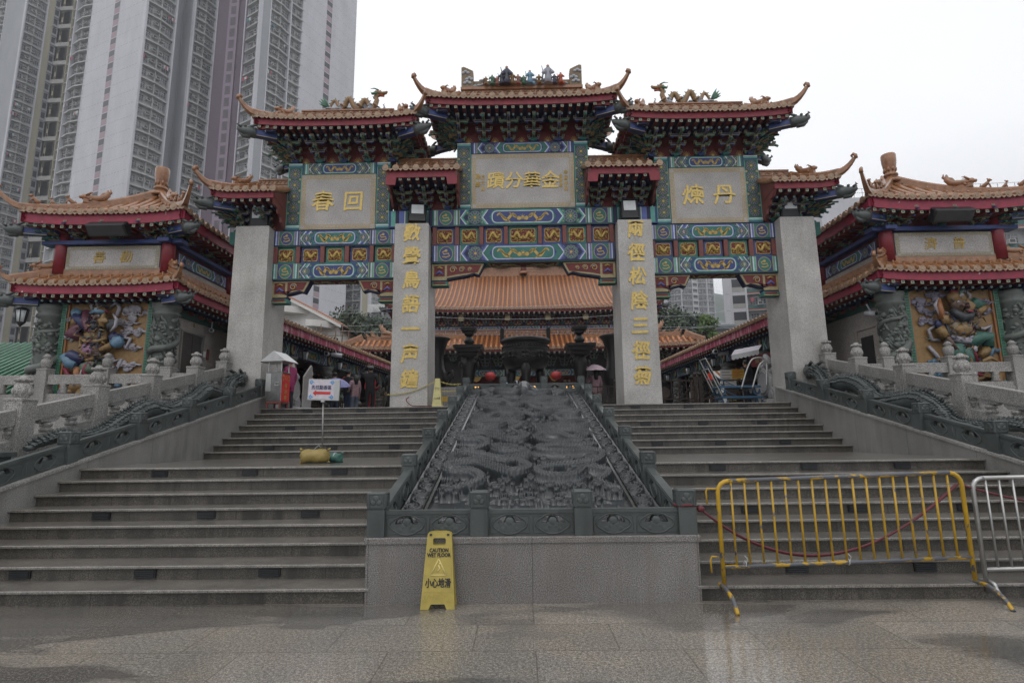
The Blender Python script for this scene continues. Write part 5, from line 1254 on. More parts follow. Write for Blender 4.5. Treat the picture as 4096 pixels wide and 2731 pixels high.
def guardian(root, P, left):
  """armoured guardian in high relief; P(u from panel left in m, v down from top in m, out) -> world"""
  rnd = random.Random(9 if left else 4); mb = MB(); c0 = .88 if left else 1.1
  for i in range(90):
    u, v = c0 + rnd.gauss(0, .3), 1.1 + rnd.gauss(0, .42); a = rnd.uniform(0, 6.3); l = rnd.uniform(.05, .13); o = .3 - .5 * abs(u - c0) ** 1.5
    mb.tube([P(u, v, o), P(u + l * cos(a), v + l * sin(a), o + .02), P(u + l * 1.6 * cos(a + .8), v + l * 1.6 * sin(a + .8), o - .01)], [.012, .022, .008], rnd.choice(('relief_gold', 'relief_gold', 'relief_navy', 'relief_maroon', 'relief_tan', 'relief_beard', 'relief_sage')), 5)
  trim = mb
  def pc(name, items, m):
    if name == 'ribbons':
      for it in items: pc('ribbon', [it], m)
      return
    mb = trim if name == 'torso' else MB()
    for it in items:
      if it[0] == 't': rq = it[2] if not hasattr(it[2], '__len__') else [q * .86 for q in it[2]]; mb.tube([P(*q) for q in it[1]], rq, it[3] if len(it) > 3 else m, 9)
      else: mb.ball(P(*it[1]), it[2] * (.88 if it[2] > .09 else 1), it[4] if len(it) > 4 else m, 14, it[3])
    rough_up(mb); part(mb, name, root)
  if left:
    cx = .94
    pc('torso', [('b', (cx - .06, .98, .1), .36, (1, .5, .95)), ('b', (cx - .12, 1.3, .12), .34, (1.05, .55, .75), 'relief_pink'), ('t', [(cx - .5, 1.48, .1), (cx - .1, 1.58, .24), (cx + .28, 1.46, .1)], [.05, .06, .05], 'relief_gold'), ('t', [(cx - .42, .95, .14), (cx - .36, 1.3, .2), (cx - .1, 1.5, .26)], [.05, .06, .05], 'relief_gold'), ('t', [(cx + .26, 1.0, .16), (cx + .1, 1.12, .26), (cx - .2, 1.1, .27), (cx - .38, 1.0, .2)], .05, ), ('b', (cx - .1, 1.75, .1), .36, (1, .5, .6), 'relief_sage'), ('b', (cx - .1, 1.62, .2), .075, (1, .6, 1), 'relief_white'), ('t', [(cx - .12, 1.7, .22), (cx - .2, 1.88, .2), (cx - .1, 1.98, .2)], [.05, .06, .02], 'relief_red')] + [('b', (cx - .3 + .09 * (i % 6), .82 + .07 * (i // 6), .24 - .012 * abs(i % 6 - 2.5) ** 2), .035, (1.2, .6, .8)) for i in range(24)], 'relief_gold')
    pc('scarf', [('t', [(cx - .4, .3, .05), (cx - .36, .55, .1), (cx - .2, .78, .2), (cx + .1, .8, .22)], [.12, .16, .12, .05]), ('t', [(cx - .3, .6, .05), (cx - .6, .72, .1), (cx - .7, .85, .12), (cx - .45, 1.0, .08)], [.05, .16, .2, .1])], 'relief_maroon')
    pc('head', [('b', (cx + .02, .5, .2), .17, (.9, .75, 1.1)), ('b', (cx + .02, .53, .34), .035, (1, 1, 1.3)), ('b', (cx - .06, .46, .33), .022, (1, .6, .8), 'relief_white'), ('b', (cx + .1, .46, .33), .022, (1, .6, .8), 'relief_white'), ('t', [(cx - .13, .55, .2), (cx - .02, .72, .24), (cx + .15, .6, .2)], [.09, .13, .08], 'relief_beard'), ('t', [(cx - .07, .62, .33), (cx + .02, .6, .35), (cx + .11, .62, .33)], .02, 'relief_beard')], 'relief_skin')
    pc('helmet', [('b', (cx + .03, .33, .18), .19, (1, .75, .8)), ('t', [(cx - .15, .38, .26), (cx + .02, .34, .34), (cx + .2, .38, .26)], .045, 'relief_blue'), ('b', (cx + .22, .33, .22), .05, (1, 1, 1), 'relief_red'), ('b', (cx + .02, .3, .33), .035, (1, .6, 1), 'relief_white'), ('b', (cx + .05, .18, .14), .12, (1.1, .7, .6), 'relief_beard')], 'relief_gold')
    pc('ribbons', [('t', [(cx - .1, .22, .05), (cx - .22, .06, .06), (cx - .32, .12, .06), (cx - .26, .3, .05)], .035), ('t', [(cx + .16, .2, .05), (cx + .34, .08, .06), (cx + .44, .2, .06), (cx + .36, .42, .05)], .035), ('t', [(cx + .56, 1.0, .06), (cx + .8, 1.02, .07), (cx + .72, 1.25, .07), (cx + .62, 1.14, .06)], .04), ('t', [(cx - .46, .3, .06), (cx - .5, .55, .08), (cx - .4, .72, .08)], .04), ('t', [(cx + .3, 1.4, .06), (cx + .44, 1.62, .07), (cx + .6, 1.55, .07), (cx + .5, 1.85, .06), (cx + .38, 1.7, .06)], .05)], 'relief_white')
    pc('arm', [('t', [(cx - .3, .78, .1), (cx - .48, .55, .12), (cx - .66, .42, .12)], [.12, .12, .14], 'relief_navy'), ('b', (cx - .66, .34, .1), .17, (.9, .6, .9), 'relief_blue'), ('t', [(cx - .66, .5, .14), (cx - .62, .66, .16)], [.09, .07]), ] + [('t', [(cx - .64 + .03 * i, .66, .18), (cx - .66 + .04 * i, .76, .16)], [.02, .014]) for i in range(5)], 'relief_gold')
    pc('arm', [('b', (cx + .42, .98, .14), .16, (1, .6, .9), 'relief_navy'), ('b', (cx + .52, 1.12, .15), .2, (1, .6, .9), 'relief_blue'), ('t', [(cx + .42, 1.22, .2), (cx + .2, 1.34, .26)], [.09, .07]), ] + [('t', [(cx + .2, 1.3 + .035 * i, .28), (cx + .0, 1.33 + .04 * i, .3)], [.026, .018], 'relief_skin') for i in range(5)], 'relief_gold')
    pc('axe', [('t', [(cx + .17, .62, .26), (cx + .1, 1.3, .27), (cx + .06, 1.8, .2)], .03, 'relief_beard'), ('t', [(cx + .2, .28, .26), (cx + .19, .5, .27), (cx + .17, .75, .27)], [.02, .07, .09]), ('b', (cx + .2, .6, .28), .15, (1.1, .5, .7)), ('b', (cx + .4, .66, .26), .17, (.9, .25, .9), 'relief_beard'), ('t', [(cx + .44, .42, .27), (cx + .56, .56, .28), (cx + .54, .74, .28), (cx + .4, .88, .27)], [.02, .045, .045, .02], 'relief_white')], 'relief_gold')
    pc('leg', [('t', [(cx - .3, 1.6, .12), (cx - .62, 1.42, .18), (cx - .72, 1.52, .2)], [.14, .15, .13], 'relief_navy'), ('t', [(cx - .72, 1.45, .18), (cx - .6, 1.66, .2), (cx - .42, 1.72, .18)], [.15, .15, .12]), ('t', [(cx - .42, 1.76, .16), (cx - .38, 1.98, .17), (cx - .5, 2.12, .16)], [.11, .1, .07], 'relief_orange'), ('t', [(cx - .24, 1.82, .2), (cx - .3, 2.05, .2), (cx - .52, 2.18, .18)], .03, 'relief_white')], 'relief_blue')
    pc('leg', [('b', (cx + .34, 2.02, .12), .16, (1.1, .5, .6), 'relief_navy'), ('t', [(cx + .1, 1.95, .1), (cx + .36, 2.15, .14), (cx + .46, 2.4, .12)], [.14, .17, .15]), ('t', [(cx + .5, 2.2, .12), (cx + .68, 2.22, .13), (cx + .74, 2.08, .12)], [.1, .08, .02]), ('t', [(cx + .34, 2.4, .12), (cx + .3, 2.85, .12)], [.12, .1], 'relief_orange')], 'relief_blue')
    pc('lion', [('b', (cx - .42, 2.25, .16), .23, (1.1, .6, .9)), ('b', (cx - .5, 2.38, .26), .13, (1, .7, .7)), ('b', (cx - .36, 2.2, .3), .03, (1, 1, 1), 'relief_white'), ('t', [(cx - .62, 2.3, .14), (cx - .72, 2.48, .14), (cx - .5, 2.6, .16)], [.08, .1, .06]), ('t', [(cx - .3, 2.4, .12), (cx + .0, 2.6, .1), (cx + .1, 2.85, .1)], [.2, .22, .18])], 'relief_gold')
    pc('flames', [('t', [(x_, 2.85, .03), (x_ + .06, 2.6 - .1 * (i % 3), .05), (x_ - .03, 2.35 - .12 * (i % 3), .05), (x_ + .03, 2.15 - .12 * (i % 2), .03)], [.05, .055, .035, .005]) for i, x_ in enumerate(np.linspace(.06, .62, 10))] + [('t', [(x_, 2.8, .03), (x_ + .06, 2.5, .05), (x_ - .02, 2.2 - .1 * (i % 2), .03)], [.05, .05, .005]) for i, x_ in enumerate(np.linspace(1.5, 1.95, 7))], 'relief_lilac')
    for i, (x_, z_, k_) in enumerate(((1.72, .34, .27), (1.5, .6, .2), (1.7, .82, .25), (.18, .5, .18), (.16, .95, .18), (1.7, 1.7, .2), (1.75, 1.25, .16))): mb = MB(); cloud_relief(P, 'relief_white', x_, z_, k_, mb, i); rough_up(mb); part(mb, 'cloud', root)
    pc('sash', [('t', [(.1, 1.75, .05), (.3, 1.95, .07), (.2, 2.1, .06), (.5, 2.02, .06)], [.05, .09, .07, .03])], 'relief_red')
  else:
    cx = 1.08
    pc('torso', [('b', (cx + .02, 1.05, .12), .38, (1, .5, .95)), ('b', (cx + .04, 1.12, .22), .26, (1, .5, .75), 'relief_gold'), ('t', [(cx - .34, 1.3, .12), (cx + .1, 1.42, .24), (cx + .42, 1.22, .14)], [.1, .11, .09], 'relief_white'), ('t', [(cx - .3, .95, .18), (cx + .1, .85, .28), (cx + .3, .8, .2)], .04, 'relief_gold')] + [('b', (cx - .3 + .075 * i, 1.36 - .004 * (i - 4) ** 2 + .03 * (i % 2), .3 - .01 * abs(i - 5)), .035, (1.2, .6, .7), 'relief_lilac') for i in range(10)], 'relief_tan')
    pc('head', [('b', (cx - .02, .5, .22), .2, (1, .75, 1.05)), ('b', (cx - .02, .55, .38), .04, (1, 1, 1.3)), ('b', (cx - .1, .45, .36), .026, (1, .6, .8), 'relief_white'), ('b', (cx + .08, .45, .36), .026, (1, .6, .8), 'relief_white'), ('t', [(cx - .22, .62, .24), (cx - .02, .84, .3), (cx + .2, .8, .28), (cx + .4, .68, .2)], [.09, .15, .12, .05], 'relief_beard'), ('t', [(cx + .08, .68, .4), (cx + .22, .7, .36)], [.03, .02], 'relief_red')], 'relief_skin')
    pc('helmet', [('b', (cx - .02, .32, .2), .24, (1.05, .75, .75)), ('b', (cx - .02, .15, .16), .12, (1, .8, .6), 'relief_red'), ('b', (cx, .28, .38), .05, (1, .6, 1), 'relief_white'), ('b', (cx + .02, .2, .36), .05, (1, .6, .8), 'relief_green'), ('t', [(cx + .18, .35, .2), (cx + .3, .55, .22), (cx + .2, .7, .24)], [.08, .12, .05])], 'relief_gold')
    pc('ribbons', [('t', [(cx + .1, .16, .08), (cx + .3, .1, .1), (cx + .42, .2, .1), (cx + .4, .4, .08)], .04), ('t', [(cx - .5, .98, .06), (cx - .72, 1.1, .07), (cx - .66, 1.36, .07), (cx - .46, 1.35, .06)], .04), ('t', [(cx - .74, 1.5, .05), (cx - .6, 1.75, .06), (cx - .45, 1.95, .07), (cx - .3, 1.7, .06), (cx - .2, 1.6, .05)], .04), ('t', [(cx + .45, 1.0, .06), (cx + .65, 1.1, .07), (cx + .85, 1.0, .06), (cx + .75, 1.3, .05)], .04), ('t', [(cx - .3, .65, .1), (cx - .14, .75, .16), (cx - .12, .95, .18)], .045)], 'relief_white')
    pc('arm', [('b', (cx - .42, .98, .14), .17, (1.1, .6, .9), 'relief_navy'), ('t', [(cx - .5, 1.06, .16), (cx - .42, 1.3, .22)], [.13, .11]), ('t', [(cx - .4, 1.3, .24), (cx - .2, 1.65, .24)], [.07, .05], 'relief_skin')] + [('t', [(cx - .22 + .02 * i, 1.6, .26), (cx - .16 + .03 * i, 1.72 - .02 * i, .24)], [.022, .014], 'relief_skin') for i in range(5)], 'relief_gold')
    pc('arm', [('t', [(cx + .3, .6, .1), (cx + .5, .45, .14), (cx + .62, .55, .16)], [.12, .2, .14], 'relief_green'), ('t', [(cx + .62, .56, .2), (cx + .46, .72, .24)], [.1, .08]), ('b', (cx + .42, .76, .26), .08, (1, .8, .8), 'relief_skin')] + [('t', [(cx + .42, .74 + .03 * i, .3), (cx + .35, .76 + .03 * i, .32)], [.022, .014], 'relief_skin') for i in range(4)], 'relief_gold')
    pc('sword', [('t', [(cx - .44, .32, .22), (cx - .5, .55, .23), (cx - .44, .85, .22)], [.03, .1, .1], 'relief_orange'), ('t', [(cx - .46, .28, .23), (cx - .58, .5, .24), (cx - .5, .78, .23)], [.015, .04, .03], 'relief_white'), ('t', [(cx - .4, .78, .24), (cx - .38, .98, .24)], [.13, .1]), ('t', [(cx - .38, .98, .24), (cx - .3, 1.4, .22)], .035, 'relief_beard')], 'relief_gold')
    pc('leg', [('t', [(cx - .1, 1.5, .14), (cx - .16, 1.75, .16), (cx - .1, 2.0, .12)], [.2, .18, .12], 'relief_green'), ('t', [(cx - .14, 1.75, .2), (cx - .1, 2.05, .18)], [.15, .13]), ('t', [(cx - .2, 2.1, .14), (cx - .12, 2.25, .14)], [.13, .12], 'relief_navy')], 'relief_gold')
    pc('leg', [('t', [(cx + .1, 1.5, .14), (cx + .42, 1.32, .18), (cx + .66, 1.3, .18), (cx + .62, 1.55, .16)], [.2, .2, .19, .15]), ('t', [(cx + .6, 1.6, .14), (cx + .36, 1.8, .16)], [.14, .1], 'relief_gold'), ('t', [(cx + .7, 1.55, .16), (cx + .62, 1.8, .16)], [.06, .05], 'relief_blue'), ('t', [(cx + .0, 1.6, .2), (cx + .1, 1.9, .2), (cx + .0, 2.1, .16)], [.16, .14, .1])], 'relief_green')
    pc('sash', [('t', [(cx + .12, 1.42, .28), (cx + .16, 1.7, .28), (cx + .22, 1.95, .26)], [.03, .05, .06]), ('b', (cx + .18, 1.62, .32), .07, (1, .5, 1), 'relief_white')], 'relief_red')
    pc('dragon', [('t', [(cx - .05, 2.1, .14), (cx + .2, 2.05, .2), (cx + .5, 2.08, .2), (cx + .7, 2.18, .14)], [.12, .17, .16, .08]), ('t', [(cx - .02, 2.3, .18), (cx + .2, 2.35, .2), (cx + .4, 2.28, .18)], [.07, .11, .08]), ('b', (cx + .22, 2.02, .34), .045, (1, 1, 1), 'relief_white'), ('t', [(cx + .0, 2.22, .26), (cx + .3, 2.24, .26)], .035, 'relief_red'), ('t', [(cx + .3, 1.95, .2), (cx + .6, 1.82, .2), (cx + .85, 1.95, .16)], [.05, .06, .02]), ('t', [(cx + .15, 2.6, .12), (cx + .45, 2.58, .16), (cx + .75, 2.45, .14), (cx + .85, 2.2, .1)], [.13, .16, .14, .08]), ] + [('t', [(cx + .35, 2.1 + .06 * i, .24), (cx + .65, 2.14 + .06 * i, .2), (cx + .88, 2.06 + .08 * i, .12)], [.04, .05, .01]) for i in range(4)], 'relief_gold')
    for i, (x_, z_, k_) in enumerate(((.3, .42, .22), (.42, .62, .18), (.36, .84, .2), (.66, .2, .2), (1.86, .4, .16), (1.9, .62, .12))): mb = MB(); cloud_relief(P, 'relief_lilac', x_, z_, k_, mb, i); rough_up(mb); part(mb, 'cloud', root)
    for i, (x_, z_, k_) in enumerate(((.5, 1.9, .18), (.5, 2.2, .2), (1.95, 1.62, .12), (1.9, 2.4, .18), (1.6, 2.65, .16), (.7, 2.6, .18))): mb = MB(); cloud_relief(P, 'relief_blue', x_, z_, k_, mb, i + 9); rough_up(mb); part(mb, 'cloud', root)
def pavilion(s):
  cx = s * 10.78 + .06; cy = 9.7; yf = 8.05; root = empty('pavilion', (cx, cy, TZ), 'two-tiered pavilion whose painted guardian holds %s' % ('an axe, left of the gate' if s < 0 else 'a sword, right of the gate'), 'pavilion')
  hb = 1.5; yb = cy + (cy - yf)
  X = lambda u: cx + s * u                       # u towards outside of the scene
  mb = MB(); a, b = sorted((X(-hb + .05), X(hb - .05)))
  mb.box(a, yf + .32, TZ, b, yb, 6.2, 'wall_stone'); part(mb, 'wall', root)
  for u, v in ((-hb, yf + .16), (hb, yf + .16)):
    part(carved_column(X(u), v, TZ, 5.05, .27, seed=int(5 + u + s)), 'carved_column', root)
  # guardian panel
  pw, ph = 2.12, 2.86; x0 = cx - pw / 2; zt = 5.18
  mb = MB(); q = .12; yp = yf + .12; mb.plate([(x0 - q, zt - ph - .04), (x0 + pw + q, zt - ph - .04), (x0 + pw + q, zt + q), (x0 - q, zt + q)], [[(x0, zt - ph), (x0 + pw, zt - ph), (x0 + pw, zt), (x0, zt)]], yp - .05, yp + .2, 'green_tile')
  for i in range(40):
    z = zt - i * ph / 40
    for xx in (x0 - q / 2, x0 + pw + q / 2): mb.box(xx - .035, yp - .058, z - .055, xx + .035, yp - .05, z - .015, 'green_dark')
  mb.plate([(x0, zt - ph), (x0 + pw, zt - ph), (x0 + pw, zt), (x0, zt)], [[(x0 + .05, zt - ph + .02), (x0 + pw - .05, zt - ph + .02), (x0 + pw - .05, zt - .05), (x0 + .05, zt - .05)]], yp - .02, yp + .2, 'relief_orange')
  fr = part(mb, 'panel_frame', root)
  mb = MB(); mb.box(x0, yp + .03, zt - ph, x0 + pw, yp + .2, zt, 'relief_ground'); rp = part(mb, 'guardian_relief', root)
  guardian(rp, lambda u, v, o=0: (x0 + u, yp + .03 - o, zt - v), s < 0)
  # lower eave
  r = make_roof(root, cx - 2.12, cx + 2.12, cy - 2.15, cy + 2.15, 5.49, 7.0, hipw=2.12, vt=.34, lift=.09, sp=.27, tr=.07, fh=.23, tipy=1, fmat='red_fascia', rh=.24, tip=.3, beasts=True, sq=.23, soffit=.5, beams=True, a=.75, ridgem='ridge_tile')
  mb = MB(); zr = 5.94
  for (a, b) in (((cx - 1.5, cy - 1.52), (cx + 1.5, cy - 1.52)), ((X(-1.5), cy - 1.5), (X(-1.5), cy + 1.5))): mb.bar((a[0], a[1], zr), (b[0], b[1], zr), .14, .2, 'ridge_tile')
  part(mb, 'ridge', r)
  mb = MB(); a, b = sorted((X(-1.42), X(1.42))); mb.box(a, yf + .2, 5.0, b, yf + .34, 5.35, 'green_dark'); mb.box(X(-1.44) - .05, yf + .3, 4.86, X(-1.44) + .05, yb, 5.3, 'green_dark'); part(mb, 'eave_board', root)
  for i in range(6): mb = MB(); mb.ball((X(-1.5), yf + .7 + i * .5, 5.06), .2, 'red_brown', 10, (.1, 1, .42)); part(mb, 'cartouche', root)
  # upper storey
  mb = MB(); a, b = sorted((X(-1.4), X(1.4))); mb.box(a, yf + .2, 6.0, b, yb - .2, 7.2, 'red_deep'); part(mb, 'upper_wall', root)
  for u in (-1.42, 1.42):
    for y in (yf + .12, yb - .12): mb = MB(); mb.cyl((X(u), y, 5.9), (X(u), y, 7.2), .16, 'red_post', n=16); part(mb, 'red_column', root)
  mb = MB(); mb.bbox(cx - 1.24, yf + .05, 6.0, cx + 1.24, yf + .2, 6.64, 'granite_panel', .01); pl = part(mb, 'plaque', root)
  mb = MB(); meander(mb, cx - 1.22, cx + 1.22, 6.01, 6.63, yf + .045, .07, 'gold_dull'); part(mb, 'border', pl)
  for i, ch in enumerate('善勸' if s < 0 else '濟普'):
    mb = MB(); text_mb(mb, ch, .34, face_front(cx + (-.36 if i == 0 else .36), yf + .044, 6.31), 'gold', .008, .003, 1, .12, wob=.025); part(mb, 'character', pl)
  mb = MB(); mb.bar((cx - 1.85, yf + .1, 6.72), (cx + 1.85, yf + .1, 6.72), .3, .1, 'blue'); part(mb, 'blue_beam', root)
  mb = MB(); mb.bar((X(-1.45), yf - .2, 6.72), (X(-1.45), yb, 6.72), .3, .1, 'blue'); part(mb, 'blue_beam', root)
  mb = MB(); painted_front(mb, -1.25, 1.25, -.17, .17, 0, 1, med=False, cart=.36); mb.xform(Matrix.Translation((X(-1.43), cy + .1, 6.42)) @ Matrix.Rotation(PI / 2 if s < 0 else -PI / 2, 4, 'Z')); part(mb, 'painted_beam', root)
  mb = MB(); mb.box(min(X(-1.4), X(-1.41)), yf + .4, 5.9, max(X(-1.4), X(-1.41)), yb - .3, 6.24, 'wall_stone'); part(mb, 'side_panel', root)
  r = make_roof(root, cx - 2.12, cx + 2.12, cy - 2.15, cy + 2.15, 7.36, 8.75, hipw=2.12, vt=1.0, lift=.12, sp=.27, tr=.07, fh=.28, tipy=1, fmat='red_fascia', rh=.24, tip=.55, beasts='list', sq=.23, dots=False, soffit=.6, a=.5)
  brackets(r, [(cx + i * .95, yf + .12, 0, (i + 1) % 2) for i in (-1, 0, 1)] + [(X(-1.45), cy + i * .95, PI / 2 if s < 0 else -PI / 2, (i + 1) % 2) for i in (-1, 0, 1)], 6.78, .4, .5, .46)
  for u in (-1.42, 1.42): mb = MB(); fan(mb, (X(u), yf + .14, 6.74), s * (1 if u > 0 else -1), -1, 6, .68, .06); part(mb, 'corner_bracket', r)
  mb = MB(); mb.lathe((cx, cy, 8.72), [(.26, 0), (.26, .08), (.17, .12), (.13, .17), (.14, .2), (.19, .22), (.19, .27), (.14, .3), (.13, .35), (.15, .42), (.17, .52), (.19, .68), (.195, .86), (.18, .9), (.14, .905), (.08, .91)], 'ridge_tile', 20)
  for k in range(8): a = k * PI / 4; mb.ball((cx + .14 * cos(a), cy + .14 * sin(a), 9.13), .045, 'ridge_tile', 6, (1, 1, 1.7))
  part(mb, 'roof_finial', r)
  # door in the inner side wall
  xs = X(-hb + .05); f = -s
  mb = MB(); d = .02
  def sbox(mb, o0, o1, y0, y1, z0, z1, m): a, b = sorted((xs + f * o0, xs + f * o1)); mb.box(a, y0, z0, b, y1, z1, m)
  if s < 0:
    y0, y1 = 9.0, 9.95; sbox(mb, -.1, .02, y0, y1, TZ + .003, 4.5, 'lift_steel'); dr = part(mb, 'lift_door', root)
    mb = MB(); sbox(mb, .018, .024, (y0 + y1) / 2 - .006, (y0 + y1) / 2 + .006, TZ + .02, 4.5, 'dark_gap'); part(mb, 'door_gap', dr)
    mb = MB(); sbox(mb, -.05, .04, y0 - .06, y0, TZ + .003, 4.56, 'steel'); sbox(mb, -.05, .04, y1, y1 + .06, TZ + .003, 4.56, 'steel'); sbox(mb, -.05, .04, y0, y1, 4.5, 4.56, 'steel'); part(mb, 'door_frame', dr)
    mb = MB(); sbox(mb, -.01, .03, y1 + .3, y1 + .4, 3.9, 4.2, 'red_brown'); part(mb, 'call_panel', root); mb = MB(); sbox(mb, -.01, .012, y1 + .1, y1 + .24, 3.95, 4.12, 'white_paint'); part(mb, 'notice', root)
    mb = MB(); sbox(mb, -.01, .03, y0 + .5, y0 + .58, 4.72, 4.84, 'gold_dull'); part(mb, 'vent_plate', root)
  else:
    y0, y1 = 8.9, 9.75; sbox(mb, -.3, -.02, y0, y1, TZ + .003, 4.35, 'wood'); dr = part(mb, 'wooden_door', root)
    mb = MB(); sbox(mb, -.05, .008, y0 + .2, y1 - .12, 3.0, 4.15, 'dark_gap'); part(mb, 'door_glass', dr)
    mb = MB(); sbox(mb, -.05, .03, y0 - .1, y0, TZ + .003, 4.45, 'wall_stone'); sbox(mb, -.05, .03, y1, y1 + .1, TZ + .003, 4.45, 'wall_stone'); sbox(mb, -.05, .03, y0, y1, 4.35, 4.45, 'wall_stone'); part(mb, 'door_frame', dr)
  return root
paint('window_dark', (.035, .036, .042), .3); paint('lift_steel', (.10, .095, .09), .35, .5); paint('steel', (.42, .42, .41), .3, .8, .1, 10, .15)
pavilion(-1); pavilion(1)
for s, lab in ((-1, 'large black floodlight tilted under the upper eave of the left pavilion'), (1, 'large black floodlight tilted under the upper eave of the right pavilion')):
  root = empty('floodlight', (s * 10.78 + .06, 7.6, 6.9), lab, 'floodlight', 'large floodlights on the pavilions'); x = s * 10.78 + .1 - .15 * s; M = Matrix.Translation((x, 7.62, 6.93)) @ Matrix.Rotation(R(38), 4, 'X')
  mb = MB(); mb.bbox(-.5, -.14, -.16, .5, .1, .16, 'black_metal', .03); mb.xform(M); part(mb, 'housing', root); mb = MB(); mb.box(-.46, -.145, -.13, .46, -.14, .13, 'window_dark'); mb.xform(M); part(mb, 'glass', root); mb = MB(); mb.bar((x, 7.66, 6.98), (x, 8.1, 7.05), .06, .06, 'black_metal'); part(mb, 'bracket', root)
# hanging lantern under the left pavilion corner, security cameras
def lamp(x, y, z, lab, k=1.0, group=None):
  root = empty('hanging_lamp', (x, y, z), lab, 'lamp', group)
  mb = MB(); mb.cyl((x, y, z), (x, y, z + .35 * k), .012, 'black_metal', n=6); mb.lathe((x, y, z - .05 * k), [(.03 * k, .1 * k), (.16 * k, .02 * k), (.17 * k, 0), (.1 * k, -.01 * k)], 'black_metal', 8)
  for i in range(6): a = i * PI / 3; mb.bar((x + .14 * k * cos(a), y + .14 * k * sin(a), z - .04 * k), (x + .09 * k * cos(a), y + .09 * k * sin(a), z - .38 * k), .015 * k, .015 * k, 'black_metal')
  mb.lathe((x, y, z - .48 * k), [(.01, 0), (.05 * k, .05 * k), (.1 * k, .1 * k), (.09 * k, .12 * k)], 'black_metal', 8); part(mb, 'frame', root)
  mb = MB(); mb.lathe((x, y, z - .37 * k), [(.08 * k, 0), (.13 * k, .33 * k)], 'lamp_glass', 6); part(mb, 'glass', root)
lamp(-12.75, 7.9, 4.95, 'black hanging lantern under the outer corner of the left pavilion')
def cctv(p, d, lab, k=1.0):
  p = Vector(p); d = Vector(d).normalized(); root = empty('security_camera', p, lab, 'camera')
  mb = MB(); mb.cyl(p - d * .16 * k, p + d * .16 * k, .065 * k, 'pale', n=14); mb.cyl(p + d * .16 * k, p + d * .165 * k, .05 * k, 'black_metal', n=12); part(mb, 'body', root)
  mb = MB(); mb.bar(p + Vector((0, 0, .05 * k)), p + Vector((0, 0, .25 * k)) - d * .1 * k, .03, .03, 'pale'); part(mb, 'arm', root)
cctv((9.15, 8.7, 4.65), (.3, -1, -.2), 'white tube camera on the side wall of the right pavilion'); cctv((-9.15, 10.2, 4.75), (.5, -1, -.1), 'white tube camera above the lift of the left pavilion')
# green tiled roof of a low building left of the pavilion
root = empty('green_roof_building', (-17.5, 12.5, 0), 'low building with a ribbed green tiled roof at the far left', 'building')
mb = MB(); mb.box(-24, 10.4, 0, -14.6, 16, 2.95, 'stucco'); part(mb, 'wall', root)
mb = MB(); mb.quad((-24, 9.7, 2.9), (-14.2, 9.7, 2.9), (-14.2, 13.4, 5.0), (-24, 13.4, 5.0), 'green_tile'); mb.quad((-24, 9.7, 2.84), (-24, 13.4, 4.94), (-14.2, 13.4, 4.94), (-14.2, 9.7, 2.84), 'green_dark')
for i in range(40): x = -24 + i * .248; mb.tube([(x, 9.68, 2.93), (x, 13.4, 5.03)], .05, 'green_tile', 6)
part(mb, 'roof', root)
# ---------------------------------------------------------------- residential towers
for nm, c in (('tower_white', (.5, .5, .53)), ('tower_grey', (.30, .31, .33)), ('tower_pale', (.38, .385, .38)), ('tower_beige', (.36, .335, .25)), ('tower_pink', (.36, .27, .30)), ('tower_purple', (.15, .115, .15)), ('tower_purple_light', (.27, .22, .27)), ('tower_teal', (.06, .13, .125)), ('tower_red', (.3, .08, .075)), ('tower_concrete', (.33, .325, .31))):
  paint(nm, c, .8, 0, .08, .35, .1, 0, stretch=.35)
def glassmat():
  m, nt, b = base_mat('window_glass'); n = noise(nt, pos(nt), .9, 2, .5)
  nt.links.new(ramp(nt, n, [(.35, (.03, .035, .045)), (.55, (.10, .11, .13)), (.7, (.26, .26, .27))]), b.inputs['Base Color']); b.inputs['Roughness'].default_value = .12; b.inputs['Specular IOR Level'].default_value = .6
glassmat(); paint('slot_dark', (.05, .05, .055), .7); paint('ac_white', (.42, .42, .41), .6, 0, .2, .7)
def window_mb(w=1.25, h=1.35):
  mb = MB(); mb.box(-w / 2, -.02, 0, w / 2, .04, h, 'window_glass')
  t = .05
  for x in (-w / 2, -w / 6, w / 6, w / 2): mb.box(x - t / 2, -.06, 0, x + t / 2, -.021, h, 'ac_white')
  for z in (0, h * .68, h): mb.box(-w / 2, -.065, z - t / 2, w / 2, -.022, z + t / 2, 'ac_white')
  mb.box(-w / 2 - .03, -.3, h * .02, w / 2 + .03, -.25, h * .05, 'tower_grey'); mb.box(-w / 2 - .03, -.3, h * .3, w / 2 + .03, -.25, h * .33, 'tower_grey')
  return mb
def ac_mb():
  mb = MB(); mb.box(-.38, -.62, 0, .38, 0, .5, 'ac_white'); mb.box(-.3, -.635, .06, .3, -.62, .44, 'slot_dark'); mb.box(-.42, -.68, -.09, .42, .0, -.04, 'tower_pale'); return mb
for nm, c in (('cloth_pale', (.5, .5, .5)), ('cloth_dark', (.05, .05, .08)), ('cloth_rose', (.4, .09, .12)), ('cloth_teal', (.1, .25, .3))): paint(nm, c, .8)
